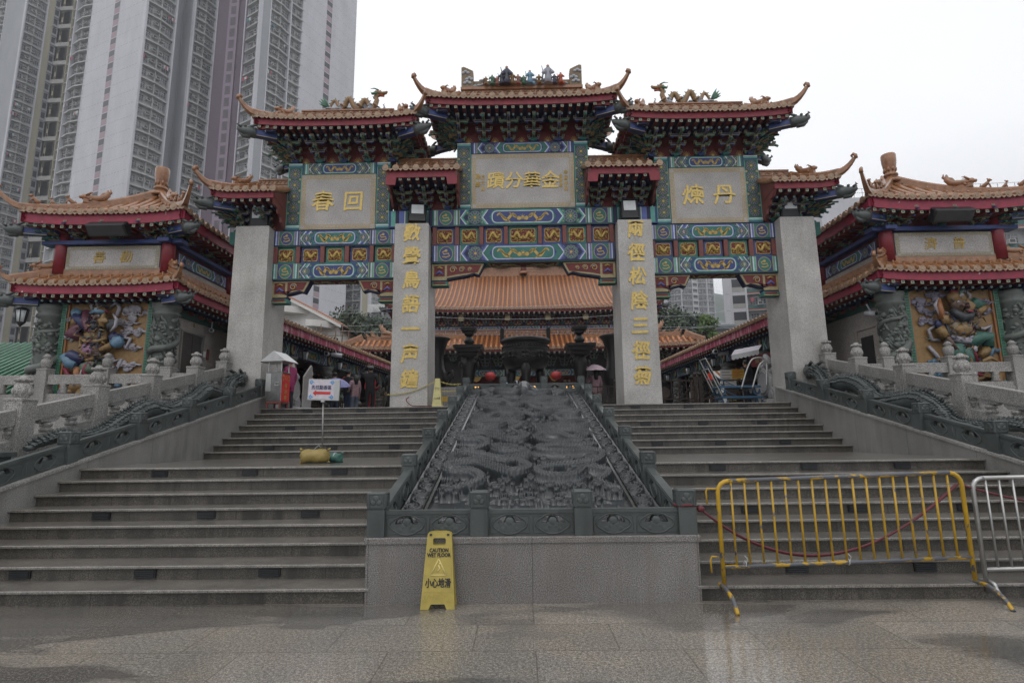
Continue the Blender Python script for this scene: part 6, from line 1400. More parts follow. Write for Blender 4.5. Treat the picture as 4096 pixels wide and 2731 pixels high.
def tower(name, label, cat, segs, z0, z1, fh, roofm='tower_concrete', wmin=100, group=None):
  """segs: list of ((x,y),(x,y),kind,material,zmin). Facades run left to right as seen from the street."""
  c = segs[0][0]; root = empty(name, (c[0], c[1], 0), label, cat, group)
  wall = MB(); ledge = MB(); wins = []; acs = []
  nf = int((z1 - z0) / fh)
  for (a, b, kind, m, zmin) in segs:
    a = Vector((a[0], a[1], 0)); b = Vector((b[0], b[1], 0)); d = (b - a); L = d.length; d.normalize(); n = Vector((d.y, -d.x, 0))
    P = lambda t, o, z: a + d * t + n * o + Vector((0, 0, z))
    F = lambda mb, t0, t1, za, zb, o, mm: mb.quad(P(t0, o, za), P(t1, o, za), P(t1, o, zb), P(t0, o, zb), mm)
    M3 = Matrix((d, -n, Vector((0, 0, 1)))).transposed(); M4 = M3.to_4x4()
    Bx = lambda mb, t0, t1, o0, o1, za, zb, mm: mb.obox(P((t0 + t1) / 2, (o0 + o1) / 2, (za + zb) / 2), (t1 - t0) / 2, abs(o1 - o0) / 2, (zb - za) / 2, M3, mm)
    if kind == 'balcony':
      rec = .75; F(wall, 0, L, z0, z1, -rec, m)
      for t in (0, L): Bx(ledge, t - .12, t + .12, -rec, .12, z0, z1, 'tower_white' if m != 'tower_beige' else 'tower_beige')
      k = max(1, int(round(L / 2.9))); st = L / k
      for i in range(1, k): Bx(ledge, i * st - .06, i * st + .06, -rec, -.02, z0, z1, 'tower_pale')
      for f in range(nf):
        z = z0 + f * fh
        for i in range(k):   # slab edge that kinks outward in each bay
          t0, t1 = i * st, (i + 1) * st; q = .3 if i % 2 else -.1; r_ = -.1 if i % 2 else .3
          vs = [P(t0, -rec, z - .28), P(t0, q, z - .28), P(t1, r_, z - .28), P(t1, -rec, z - .28), P(t0, -rec, z), P(t0, q, z), P(t1, r_, z), P(t1, -rec, z)]
          ledge.add(vs, [(0, 3, 2, 1), (4, 5, 6, 7), (0, 1, 5, 4), (1, 2, 6, 5), (2, 3, 7, 6)], 'tower_pale')
          if z > zmin:
            wt = t0 + st * (.3 if i % 2 == 0 else .68); at = t0 + st * (.76 if i % 2 == 0 else .22)
            wins.append((P(wt, -rec + .02, z + .75), M4)); acs.append((P(at, -rec + .02, z + 1.0 + .15 * ((f * 7 + i * 3) % 3)), M4))
    elif kind in ('blank', 'slab'):
      F(wall, 0, L, z0, z1, 0, m)
      Bx(ledge, -.1, .12, -.3, .06, z0, z1, m); Bx(ledge, L - .12, L + .1, -.3, .06, z0, z1, m)
      for f in range(nf):
        z = z0 + f * fh
        k = int(L / .9)
        for i in range(k):
          t = (i + .15) * L / k
          if kind == 'slab' and abs(t / L - .47) < .07: continue
          F(ledge, t, t + L / k * .6, z - .05, z + .05, .006, 'tower_grey')
        if kind == 'slab':
          t0, t1 = L * .42, L * .52
          F(ledge, t0, t1, z + fh * .5, z + fh * .96, .012, 'window_dark'); F(ledge, t0, t1, z + .08, z + fh * .48, .012, 'tower_pink')
          Bx(ledge, t1 - .02, t1 + .05, -.1, .05, z, z + fh, m)
    elif kind == 'grille':
      F(wall, 0, L, z0, z1, 0, m); Bx(ledge, L * .36, L * .64, 0, .35, z0, z1, 'tower_purple_light')
      for f in range(nf):
        z = z0 + f * fh; F(ledge, L * .43, L * .57, z + .4, z + fh - .35, .36, 'slot_dark')
        for i in range(4): t = L * (.445 + .033 * i); F(ledge, t, t + L * .012, z + .4, z + fh - .35, .37, 'tower_purple_light')
    elif kind == 'slots':
      F(wall, 0, L, z0, z1, 0, m)
      for f in range(nf):
        z = z0 + f * fh
        F(ledge, L * .2, L * .8, z + .7, z + fh - .45, .02, 'window_dark'); Bx(ledge, L * .05, L * .95, 0, .35, z - .1, z + .1, m)
    elif kind == 'bridges':
      F(wall, 0, L, z0, z1, -3, 'tower_concrete')
      for t, w_ in ((0, .16), (L * .84, .16)): F(wall, t, t + L * w_, z0, z1, -.6, m)
      for i in range(9): Bx(ledge, L * (.25 + .06 * i), L * (.25 + .06 * i) + .12, -2.9, -2.6, z0, z1, 'tower_grey')
      for f in range(nf):
        z = z0 + f * fh
        if f % 2 == 0: Bx(ledge, 0, L, -.5, .1, z, z + fh * .42, 'tower_concrete')
        for t in (L * .04, L * .87): F(ledge, t, t + L * .09, z + fh * .4, z + fh * .9, -.58, 'window_dark')
    elif kind == 'deck':      # old estate block: galleries with coloured parapets and white fins
      F(wall, 0, L, z0, z1, -1.0, m); k = max(2, int(L / 4.2)); st = L / k
      for i in range(k + 1): Bx(ledge, i * st - .14, i * st + .14, -1, .12, z0, z1, 'tower_white')
      for f in range(nf):
        z = z0 + f * fh; Bx(ledge, 0, L, -1, 0, z - .1, z + .75, 'tower_teal'); F(ledge, 0, L, z - .12, z + .12, .01, 'tower_red'); Bx(ledge, 0, L, -1, .02, z - .22, z - .1, 'tower_pale')
        for i in range(k):
          if z > zmin: wins.append((P((i + .3) * st, -.95, z + 1.0), M4)); wins.append((P((i + .7) * st, -.95, z + 1.0), M4)); acs.append((P((i + .5) * st, -.2, z + .8), M4))
    elif kind == 'openings':
      F(wall, 0, L, z0, z1, -.02, 'tower_white')
      for f in range(nf): z = z0 + f * fh; F(ledge, L * .08, L * .92, z + .35, z + fh - .3, .01, 'window_dark'); F(ledge, L * .08, L * .92, z + .35, z + fh * .4, .02, 'tower_concrete')
  # roof slab and back so that it is a closed block
  xs_ = [q for s_ in segs for q in (s_[0], s_[1])]; ctr = Vector((sum(q[0] for q in xs_) / len(xs_), sum(q[1] for q in xs_) / len(xs_), 0));
  far = [Vector((q[0] * 1.12, (q[1] + 5.75) * 1.12 - 5.75, 0)) for q in (segs[-1][1], segs[0][0])]
  ring = [Vector((q[0], q[1], 0)) for s_ in segs for q in (s_[0],)] + [Vector((*segs[-1][1], 0))] + far
  for z in (z1,): wall.add([p + Vector((0, 0, z)) for p in ring], [tuple(t) for t in tessellate_polygon([ring])], roofm)
  for p, q in ((ring[-3], ring[-2]), (ring[-2], ring[-1]), (ring[-1], ring[0])): wall.quad(p + Vector((0, 0, z0)), q + Vector((0, 0, z0)), q + Vector((0, 0, z1)), p + Vector((0, 0, z1)), segs[-1][3])
  part(wall, 'wall', root)
  if ledge.v: part(ledge, 'floor_edges', root)
  camp = Vector((-.09, -5.75, 1.6))
  for lst, mk, nm in ((wins, window_mb, 'window'), (acs, ac_mb, 'air_conditioner')):
    if not lst: continue
    lst.sort(key=lambda q: (q[0] - camp).length)
    proto = mk(); me = None
    for i, (p, M) in enumerate(lst[:100]):
      T = Matrix.Translation(p) @ M
      if me is None: o = proto.build(nm); me = o.data
      else: o = bpy.data.objects.new(nm, me); COL.objects.link(o)
      o.parent = root; o.matrix_parent_inverse = world(root).inverted(); o.matrix_basis = T
    if nm == 'window':
      rl = random.Random(len(lst))
      for p, M in rl.sample(lst[:min(len(lst), 300)], min(26, len(lst) // 4)):
        cl = MB(); T = Matrix.Translation(p) @ M
        for k in range(rl.randint(2, 5)): x_ = -.6 + k * .3; cl.box(x_, -.9, .55 - rl.uniform(.0, .3), x_ + .24, -.86, 1.1, rl.choice(('cloth_pale', 'cloth_dark', 'cloth_rose', 'cloth_teal')))
        cl.bar((-.7, -.88, 1.12), (.9, -.88, 1.12), .03, .03, 'ac_white'); cl.xform(T); part(cl, 'laundry', root)
    if len(lst) > 100:
      big = MB()
      for p, M in lst[100:]:
        T = Matrix.Translation(p) @ M; b0 = len(big.v); big.v += [tuple(T @ Vector(v)) for v in proto.v]; big.f += [tuple(b0 + k for k in f) for f in proto.f]; big.m += [big.mi(proto.names[k]) for k in proto.m]; big.sm += proto.sm
      o = part(big, nm + 's', root); o['kind'] = 'stuff'
  return root
W_, G_, P_ = 'tower_white', 'tower_grey', 'tower_pale'
tower('apartment_tower', 'tall white slab-sided housing tower with a pink window column and purple recess', 'tower', [
  ((-97, 102), (-89.5, 99.2), 'balcony', P_, 45), ((-89.2, 97.14), (-72.35, 90), 'slab', W_, 40), ((-72.35, 90), (-69.78, 95.09), 'balcony', P_, 40), ((-69.78, 95.09), (-71.2, 99.4), 'blank', G_, 40),
  ((-71.2, 99.4), (-67.92, 98), 'blank', G_, 40), ((-67.92, 98), (-65.74, 102.32), 'balcony', P_, 40), ((-65.74, 102.32), (-57.6, 101.5), 'grille', 'tower_purple', 40), ((-57.6, 101.5), (-57.33, 98.57), 'blank', 'tower_purple', 40),
  ((-57.33, 98.57), (-53.63, 97), 'balcony', P_, 36), ((-53.63, 97), (-52.44, 99.36), 'blank', G_, 36), ((-52.44, 99.36), (-50.09, 104.01), 'balcony', P_, 30), ((-50.09, 104.01), (-48.66, 106.82), 'balcony', P_, 6), ((-48.66, 106.82), (-41.19, 121.61), 'slab', W_, 5)], 2, 126, 2.75)
tower('apartment_tower', 'beige and grey housing tower with bridged light well at the left edge', 'tower', [
  ((-142, 127), (-137, 125), 'balcony', P_, 30), ((-137, 125), (-127.63, 121), 'blank', G_, 40), ((-127.63, 121), (-125.6, 125.01), 'balcony', P_, 20), ((-125.6, 125.01), (-125.0, 126.2), 'blank', 'tower_beige', 0), ((-125.0, 126.2), (-124.4, 127.4), 'slots', G_, 0),
  ((-124.4, 127.4), (-120.6, 127.2), 'bridges', 'tower_beige', 0), ((-120.6, 127.2), (-116.2, 125.5), 'balcony', 'tower_beige', 20), ((-116.2, 125.5), (-113.6, 126.6), 'blank', G_, 0)], 2, 132, 2.75)
tower('apartment_tower', 'slim beige-edged housing tower seen past the white slab in the left archway', 'tower', [((-44.5, 131), (-39.9, 130), 'balcony', G_, 10), ((-39.9, 130), (-38.7, 131.5), 'blank', 'tower_beige', 10)], 2, 90, 2.8)
tower('apartment_tower', 'distant pale housing tower seen in the right half of the left archway', 'tower', [((-96, 296), (-92.5, 300), 'blank', W_, 0), ((-92.5, 300), (-89, 303), 'balcony', G_, 40), ((-89, 303), (-84, 300), 'slab', W_, 0), ((-84, 300), (-80.5, 305), 'balcony', P_, 40)], 2, 130, 2.8)
tower('housing_block', 'lower red and green balconied housing block behind trees in the left archway', 'building', [((-59.5, 176), (-52.3, 184), 'deck', G_, 20), ((-52.3, 184), (-38, 178), 'deck', G_, 20)], 2, 44.5, 2.9)
t_ = bpy.data.objects['housing_block']; mb = MB(); mb.box(-56, 190, 44.5, -46, 200, 49, 'white_paint'); mb.box(-50, 186, 44.5, -46, 194, 48, 'white_paint'); mb.box(-54, 186, 44.5, -52, 190, 47.5, 'white_paint'); part(mb, 'roof_house', t_)
tower('apartment_tower', 'grey balconied housing tower behind the trees in the right archway', 'tower', [((62, 252), (66, 249), 'blank', W_, 0), ((66, 249), (70, 252), 'blank', W_, 0), ((70, 252), (76, 249), 'balcony', G_, 40), ((76, 249), (81.3, 249), 'balcony', G_, 40), ((81.3, 249), (84, 250), 'openings', W_, 0), ((84, 250), (88.5, 250), 'balcony', G_, 40), ((88.5, 250), (92.2, 252), 'balcony', G_, 40)], 2, 77, 2.9)
tower('housing_block', 'white and green housing block with red bands in the right archway', 'building', [((36.0, 90), (37.2, 90), 'blank', W_, 0), ((37.2, 90), (39.6, 89.5), 'openings', W_, 0), ((39.6, 89.5), (52, 86), 'deck', P_, 10)], 2, 30.2, 2.95)
tower('housing_block', 'grey-white roofed housing block with green bands behind the right pavilion', 'building', [((36.3, 70), (37.6, 60.5), 'blank', W_, 0), ((37.6, 60.5), (56, 59), 'blank', W_, 5), ((56, 59), (72, 58), 'deck', P_, 12)], 2, 30.2, 2.95)
t_ = [o for o in bpy.data.objects if o.name.startswith('housing_block')][-1]; mb = MB()
for i in range(34): mb.bar((37.7 + i * 1, 60.3 - i * .05, 30.2), (37.7 + i * 1, 60.3 - i * .05, 31.3), .05, .05, 'steel')
for z in (30.75, 31.3): mb.bar((37.7, 60.3, z), (71.5, 58.4, z), .05, .05, 'steel')
part(mb, 'roof_railing', t_)
# hill
def hill_mat():
  m, nt, b = base_mat('hill_forest'); n = noise(nt, pos(nt), .05, 8, .7); nt.links.new(ramp(nt, n, [(.3, (.012, .03, .018)), (.7, (.05, .085, .05))]), b.inputs['Base Color']); b.inputs['Roughness'].default_value = .9
hill_mat()
rows = []
for j, y in enumerate(np.linspace(420, 1100, 18)):
  r_ = []
  for i, x in enumerate(np.linspace(-900, 900, 90)):
    k = sin(min(1, (y - 420) / 330) * PI / 2) * (1 if y < 760 else cos((y - 760) / 340 * PI / 2) ** .5)
    h = (150 + 40 * sin(x * .006 + .6) + 18 * sin(x * .021 + y * .01) + 9 * sin(x * .06) + 7 * sin(x * .13 + y * .07)) * k
    r_.append((x, y, max(0, h)))
  rows.append(r_)
mb = MB(); mb.sheet(rows, 'hill_forest'); tag(mb.build('hills'), kind='structure')
# ---------------------------------------------------------------- trees
def leaf_mat(name, a, b_):
  m, nt, b = base_mat(name); n = noise(nt, pos(nt), 1.1, 3); nt.links.new(ramp(nt, n, [(.35, a), (.65, b_)]), b.inputs['Base Color']); b.inputs['Roughness'].default_value = .6
leaf_mat('leaf_dark', (.012, .028, .012), (.045, .075, .03)); leaf_mat('leaf_bright', (.04, .09, .02), (.11, .17, .045)); leaf_mat('leaf_grey', (.025, .045, .03), (.08, .11, .07)); paint('bark', (.06, .045, .035), .9)
def tree(x, y, z0, h, w, label, leaf='leaf_dark', n=5200, seed=1, tall=1.0, ls=.2):
  rnd = np.random.default_rng(seed); root = empty('tree', (x, y, z0), label, 'tree', 'trees behind the temple')
  mb = MB(); mb.tube([(x, y, z0), (x + .1, y, z0 + h * .3), (x - .1, y + .1, z0 + h * .6), (x, y, z0 + h * .85)], [.03 * h, .024 * h, .015 * h, .004 * h], 'bark', 8)
  cl = []
  for i in range(15):
    a = i * 2.4; q = rnd.uniform(.25, 1); zz = z0 + h * (.34 + .6 * (i / 15) * tall); rr = w * .5 * q * (1 - .55 * (i / 15)); c = Vector((x + rr * cos(a), y + rr * sin(a), zz)); cl.append((c, w * rnd.uniform(.16, .27)))
    mb.tube([(x, y, z0 + h * (.2 + .5 * i / 15)), tuple((Vector((x, y, zz - h * .06)) + c) / 2), tuple(c)], [.01 * h, .006 * h, .002 * h], 'bark', 5)
  part(mb, 'trunk', root)
  k = len(cl); idx = rnd.integers(0, k, n); ctr = np.array([tuple(c) for c, _ in cl])[idx]; rad = np.array([r for _, r in cl])[idx]
  d = rnd.normal(size=(n, 3)); d /= np.linalg.norm(d, axis=1)[:, None]; q = rnd.uniform(.35, 1.08, n)[:, None]; p = ctr + d * q * rad[:, None] * np.array([1.15, 1.15, .8])
  s_ = rnd.uniform(.6, 1.3, n)[:, None] * ls; a = rnd.normal(size=(n, 3)); a /= np.linalg.norm(a, axis=1)[:, None]; b_ = np.cross(a, d); b_ /= np.linalg.norm(b_, axis=1)[:, None] + 1e-9
  V = np.stack([p - a * s_, p + b_ * s_ * .55, p + a * s_, p - b_ * s_ * .55], 1).reshape(-1, 3)
  mb = MB(); mb.v = [tuple(v) for v in V]; mb.mi(leaf); mb.f = [(4 * i, 4 * i + 1, 4 * i + 2, 4 * i + 3) for i in range(n)]; mb.m = [0] * n; mb.sm = [False] * n
  o = mb.build('crown', fixn=False); o.parent = root; o.matrix_parent_inverse = world(root).inverted()
tree(-17.0, 48, TZ, 12.2, 6, 'dense dark green tree left of the red and green block, seen through the left archway', seed=1)
tree(-13.8, 46, TZ, 11.0, 6.5, 'rounded dark tree behind the small orange roof in the left archway', seed=2, leaf='leaf_grey')
tree(-16.4, 40, TZ, 7.2, 6, 'grey-green lower tree beside the bamboo scaffold in the left archway', 'leaf_grey', seed=3)
tree(-18.3, 52, TZ, 11.2, 2.4, 'thin pointed dark tree beside the white gabled building', seed=8, n=2500)
tree(14.2, 50, TZ, 12.8, 6.0, 'dark tall tree beside the right inscribed pillar in the right archway', seed=4)
tree(16.4, 48, TZ, 11.8, 3.6, 'feathery grey-green tree in the right archway', 'leaf_grey', seed=5, n=4200)
tree(18.0, 47, TZ, 11.2, 2.9, 'bright green leafy tree at the right of the group in the right archway', 'leaf_bright', seed=6, n=3600)
tree(17.6, 44, TZ, 7.4, 3.6, 'low rounded tree behind the small orange roof in the right archway', 'leaf_grey', seed=7, n=3600)
# ---------------------------------------------------------------- white gabled building, grey roofed hall
root = empty('gabled_building', (-18, 42, 0), 'white building with a pale red tiled gable and curved window hoods in the left archway', 'building')
mb = MB(); mb.prism([(-30, TZ), (-15.6, TZ), (-15.6, 10.9), (-16.6, 11.6), (-19.2, 12.9), (-22.4, 14.7), (-30, 16)], 41.2, 60, 'stucco'); part(mb, 'wall', root)
mb = MB(); pr_ = [(-15.2, 11.05), (-17.2, 12.15), (-19.8, 13.5), (-24.5, 16.2)]
for (a, b_), (c, d) in zip(pr_, pr_[1:]): mb.quad((a, 40.3, b_), (a, 60, b_), (c, 60, d), (c, 40.3, d), 'pale_tile'); mb.quad((a, 40.3, b_ - .3), (c, 40.3, d - .3), (c, 40.3, d), (a, 40.3, b_), 'stucco'); mb.quad((a, 40.3, b_ - .3), (a, 60, b_ - .3), (c, 60, d - .3), (c, 40.3, d - .3), 'white_paint')
for i in range(58):
  t = i / 57; x = -15.2 - 9.3 * t; z = float(np.interp(-x, [15.2, 17.2, 19.8, 24.5], [11.05, 12.15, 13.5, 16.2])); mb.tube([(x, 40.28, z + .05), (x, 42, z + .05)], .09, 'pale_tile', 6)
part(mb, 'roof', root)
for x0, x1, z in ((-22.5, -18.3, 12.2), (-17.9, -15.9, 10.85)):
  mb = MB(); n = 14; ring = [(x0, 41.2), (x0, 39.4)] + [(x0 + (x1 - x0) * t, 39.4 + 1.8 * t ** 2.5) for t in np.linspace(.3, 1, n)]
  mb.prism(ring, z - .05, z + .5, 'stucco', 'Z'); part(mb, 'window_hood', root)
  mb = MB(); mb.box(x0, 41.1, z - 1.5, x0 + (x1 - x0) * .55, 41.18, z - .45, 'window_dark'); part(mb, 'window', root)
root = empty('bamboo_scaffold', (-15.6, 39, TZ), 'thin bamboo scaffold poles in front of the white gabled building', 'scaffold'); rnd = random.Random(2)
for i in range(7): x = -17.4 + i * .55; mb = MB(); mb.tube([(x, 38.8 + .2 * (i % 2), 8.6), (x + rnd.uniform(-.1, .1), 38.9, 10.2 + .3 * (i % 3))], .035, 'wood', 5); part(mb, 'pole', root)
for z in (9.3, 9.8, 10.2): mb = MB(); mb.tube([(-17.6, 38.8, z), (-13.7, 38.9, z + rnd.uniform(-.15, .15))], .03, 'wood', 5); part(mb, 'pole', root)
root = empty('grey_roof_hall', (26, 72, 0), 'low hall with a plain grey tiled roof behind the corridor in the right archway', 'building')
paint('grey_tile', (.13, .15, .165), .5)
mb = MB(); mb.box(22.5, 71, TZ, 29.6, 80, 15.6, 'tower_concrete')
for x in (24.4, 26.6, 28.2): mb.box(x - .7, 70.95, 14.0, x + .7, 71.02, 14.9, 'window_dark')
mb.box(22.5, 70.9, 13.1, 29.6, 71.0, 13.3, 'tower_red'); part(mb, 'wall', root)
mb = MB(); mb.quad((21.9, 69.6, 15.75), (30.2, 69.6, 15.75), (29.4, 74, 17.6), (22.8, 74, 17.6), 'grey_tile'); mb.quad((21.9, 69.6, 15.7), (30.2, 69.6, 15.7), (30.2, 72, 15.5), (21.9, 72, 15.5), 'tower_grey')
for i in range(42): x = 21.9 + i * .2; mb.tube([(x, 69.58, 15.8), (x, 71.6, 16.65)], .05, 'grey_tile', 5)
part(mb, 'roof', root)
# ---------------------------------------------------------------- main hall
hall = empty('temple_hall', (.2, 34, TZ), 'double-eaved temple hall with orange tiled roofs framed by the middle archway', 'temple')
HX = .22
r = make_roof(hall, HX - 9.2, HX + 9.2, 30, 42.4, 9.85, 13.85, hipw=2.6, lift=.5, sp=.325, tr=.085, fh=.2, fmat='red_deep', rh=.8, tip=.9, a=.5, sq=.33, tilem='hall_tile', sides='FLR', soffit=1.2, lift_p=3, beasts=True)
mb = MB(); mb.cyl((HX + .05, 35.95, 13.9), (HX + .05, 35.95, 15.0), .2, 'red_brown', n=10); mb.cyl((HX + .05, 35.95, 13.9), (HX + .05, 35.95, 14.1), .3, 'ridge_tile', n=10); part(mb, 'ridge_ornament', r)
for s in (-1, 1): mb = MB(); mb.ball((HX + s * 1.6, 35.9, 14.75), .5, 'ridge_tile', 10, (1.6, .4, .6)); mb.ball((HX + s * 3.2, 35.9, 14.7), .4, 'pale_grey', 10, (1.6, .4, .6)); part(mb, 'ridge_ornament', r)
mb = MB(); mb.box(HX - 8, 31.6, TZ, HX + 8, 40, 10.2, 'red_deep'); part(mb, 'wall', hall)
brackets(r, [(HX + i * .86, 31.5, 0, i % 2) for i in range(-9, 10)], 9.05, .62, .8, .72)
mb = MB()
for i in range(-3, 4): painted_front(mb, HX + i * 2.3 - 1.1, HX + i * 2.3 + 1.1, 8.48, 8.92, 31.4, i % 2, med=False, cart=.5, ends=True)
part(mb, 'painted_band', hall)
mb = MB()
for i in range(-9, 9):
  x = HX + (i + .5) * .86
  for k in range(5): a = PI * (k + .5) / 5; ribbon(mb, [(x + .05 * cos(a), 9.02 + .05 * sin(a)), (x + .22 * cos(a), 9.02 + .24 * sin(a))], .07, 31.45, 'red_post' if k % 2 else 'gold_dull')
part(mb, 'flame_motifs', hall)
for x in (-6.6, -4.2, -1.1, 1.6, 4.1, 6.4): mb = MB(); mb.box(HX + x - .17, 30.5, 9.15, HX + x + .17, 30.58, 9.65, 'gold_dull'); part(mb, 'name_board', hall)
r = make_roof(hall, HX - 9.0, HX + 9.0, 28.6, 43.8, 6.98, 11.6, hipw=5, vt=.36, lift=.4, sp=.325, tr=.085, fh=.18, fmat='red_deep', rh=.5, tip=.8, a=.8, sq=.33, tilem='hall_tile', sides='FLR', soffit=1.0, lift_p=3)
mb = MB(); mb.box(HX - 7.5, 31.2, 8.3, HX + 7.5, 31.5, 8.62, 'ridge_tile')
for i in range(22): mb.box(HX - 7.4 + i * .69, 31.19, 8.3, HX - 7.4 + i * .69 + .02, 31.2, 8.62, 'pale')
mb.box(HX - 7.5, 31.1, 8.62, HX + 7.5, 31.5, 8.68, 'tower_pink'); part(mb, 'ridge', r)
mb = MB(); mb.box(HX - 8.5, 30.6, 5.4, HX + 8.5, 30.8, 7.1, 'dark_gap'); mb.box(HX - 8.5, 32.4, TZ, HX + 8.5, 32.6, 5.6, 'red_deep'); part(mb, 'dark_wall', hall)  # near-black upper box is painted shade under the lower eave
brackets(r, [(HX + i * .86, 30.5, 0, i % 2) for i in range(-9, 10)], 6.0, .6, .8, .72)
mb = MB()
for i in range(-3, 4): painted_front(mb, HX + i * 2.5 - 1.2, HX + i * 2.5 + 1.2, 5.42, 5.85, 30.5, (i + 1) % 2, med=False, cart=.45)
part(mb, 'painted_band', hall)
for i in range(-3, 3):
  x = HX + (i + .5) * 2.55 if i < 0 else HX + (i + .5) * 2.55
  mb = MB(); mb.cyl((x, 30.55, TZ), (x, 30.55, 5.4), .2, 'red_post', n=12); mb.lathe((x, 30.55, 4.9), [(.205, 0), (.205, .3)], 'green', 12); mb.lathe((x, 30.55, 4.6), [(.206, 0), (.206, .2)], 'gold', 12); part(mb, 'column', hall)
  mb = MB(); mb.prism([(x + .3, 5.4), (x + 1.0, 5.4), (x + .85, 5.15), (x + .65, 5.05), (x + .45, 5.15)], 30.4, 30.45, 'gold'); part(mb, 'gold_pendant', hall)
emis('lamp_glow', (1, .5, .14), 2.2); paint('lantern_red', (.42, .02, .02), .45)
gl = [-8.2, -7.4, -5.2, -4.3, -2.9, -.7, .9, 2.7, 3.4, 4.9, 5.6, 6.9, 8.2]
for i, x in enumerate(gl):
  root = empty('palace_lantern', (x, 29.6, 4.55), 'small lit gold palace lantern hanging under the lower eave of the temple hall', 'lantern', 'lit palace lanterns under the temple hall eave')
  mb = MB(); mb.lathe((x, 29.6, 4.4), [(.12, 0), (.17, .04), (.17, .3), (.22, .34), (.05, .4)], 'gold_dull', 6); part(mb, 'frame', root); mb = MB(); mb.lathe((x, 29.6, 4.45), [(.175, 0), (.175, .23)], 'lamp_glow', 6); part(mb, 'shade', root)
LN = [(-3.98, 'second red lantern from the left in the middle archway, beside the left bronze stand'), (-1.8, 'red lantern left of the cauldron'), (1.96, 'red lantern right of the cauldron'), (-6.2, 'red lantern behind the left inscribed pillar'), (4.1, 'red lantern beside the pink umbrella'), (6.3, 'red lantern behind the right inscribed pillar')]
for x, lab in LN:
  root = empty('red_lantern', (x, 26, 4.5), lab, 'lantern', 'round red lanterns before the temple hall'); mb = MB(); z = 4.6
  mb.lathe((x, 26, z), [(.1, .1), (.24, .17), (.3, .3), (.3, .4), (.24, .53), (.1, .6)], 'lantern_red', 20)
  for k in range(20): a = k * PI / 10; mb.tube([(x + q * cos(a), 26 + q * sin(a), z + zz) for q, zz in ((.1, .1), (.245, .17), (.305, .3), (.305, .4), (.245, .53), (.1, .6))], .008, 'red_deep', 4)
  part(mb, 'shade', root); mb = MB(); mb.cyl((x, 26, z + .5), (x, 26, z + .56), .1, 'gold', n=12); mb.cyl((x, 26, z + .56), (x, 26, z + 2.1), .01, 'black_metal', n=4); mb.cyl((x, 26, z + .1), (x, 26, z + .16), .1, 'gold', n=12); part(mb, 'cap', root)
# ---------------------------------------------------------------- corridors
def corridor(s):
  side = 'left' if s < 0 else 'right'; L = 15.5
  root = empty('corridor', (0, 0, 0), 'open corridor with carved columns and a worn red eave board, %s of the courtyard' % side, 'corridor')
  r = make_roof(root, 0, L, 0, 4.4, 2.98, 3.35, 'gable', 'gable', sp=.26, tr=.07, fh=.27, fmat='red_fascia_worn', rh=.4, sq=.26, beams=False, soffit=.7, sides='FB')
  mb = MB(); mb.box(0, .75, 2.2, L, .95, 2.62, 'green_dark'); n = 5; st = L / n
  for i in range(n):
    painted_front(mb, i * st + .15, (i + 1) * st - .15, 2.12, 2.58, .72, i % 2, med=False, cart=.42)
  mb.box(0, .7, 2.62, L, .95, 2.84, 'steel_blue'); part(mb, 'painted_beam', root)
  for i in range(n + 1):
    x = min(max(i * st, .3), L - .3); part(carved_column(x, .85, 0, 2.12, .25, 'column_stone', i + 3), 'carved_column', root)
    mb = MB(); mb.ball((x, .68, 2.4), .16, 'gold_dull', 10, (.8, .3, 1.3)); mb.ball((x, .64, 2.4), .08, 'red_deep', 8, (.8, .3, 1.3)); part(mb, 'boss', root)
  mb = MB(); mb.box(0, 4.1, 0, L, 4.3, 3.2, 'dark_gap'); mb.box(0, .9, 2.62, L, 4.1, 2.7, 'wood_dark'); part(mb, 'back_wall', root)  # interior shade put into the near-black colour of the back wall
  mb = MB()
  for i in range(n):                      # lattice screens between columns
    a, b = i * st + .35, (i + 1) * st - .35
    for z in (.12, .5, .88): mb.box(a, .83, z - .02, b, .87, z + .02, 'wood_dark')
    for k in range(13): x = a + (b - a) * k / 12; mb.box(x - .015, .835, .1, x + .015, .865, .9, 'wood_dark')
  part(mb, 'lattice', root)
  if s < 0: root.matrix_basis = Matrix.Translation((-7.75, 10.6, TZ)) @ Matrix.Rotation(R(90 - 4.7), 4, 'Z')
  else: root.matrix_basis = Matrix.Translation((7.1, 10.6 + L, TZ - .06)) @ Matrix.Rotation(R(-90 + 2.6), 4, 'Z')
  return root, (lambda x, y, z: root.matrix_basis @ Vector((x, y, z))), L
emis('lantern_glow', (.7, .06, .03), .35); paint('steel_blue', (.10, .16, .20), .5); carved('column_stone', (.10, .104, .095), .6, .05)
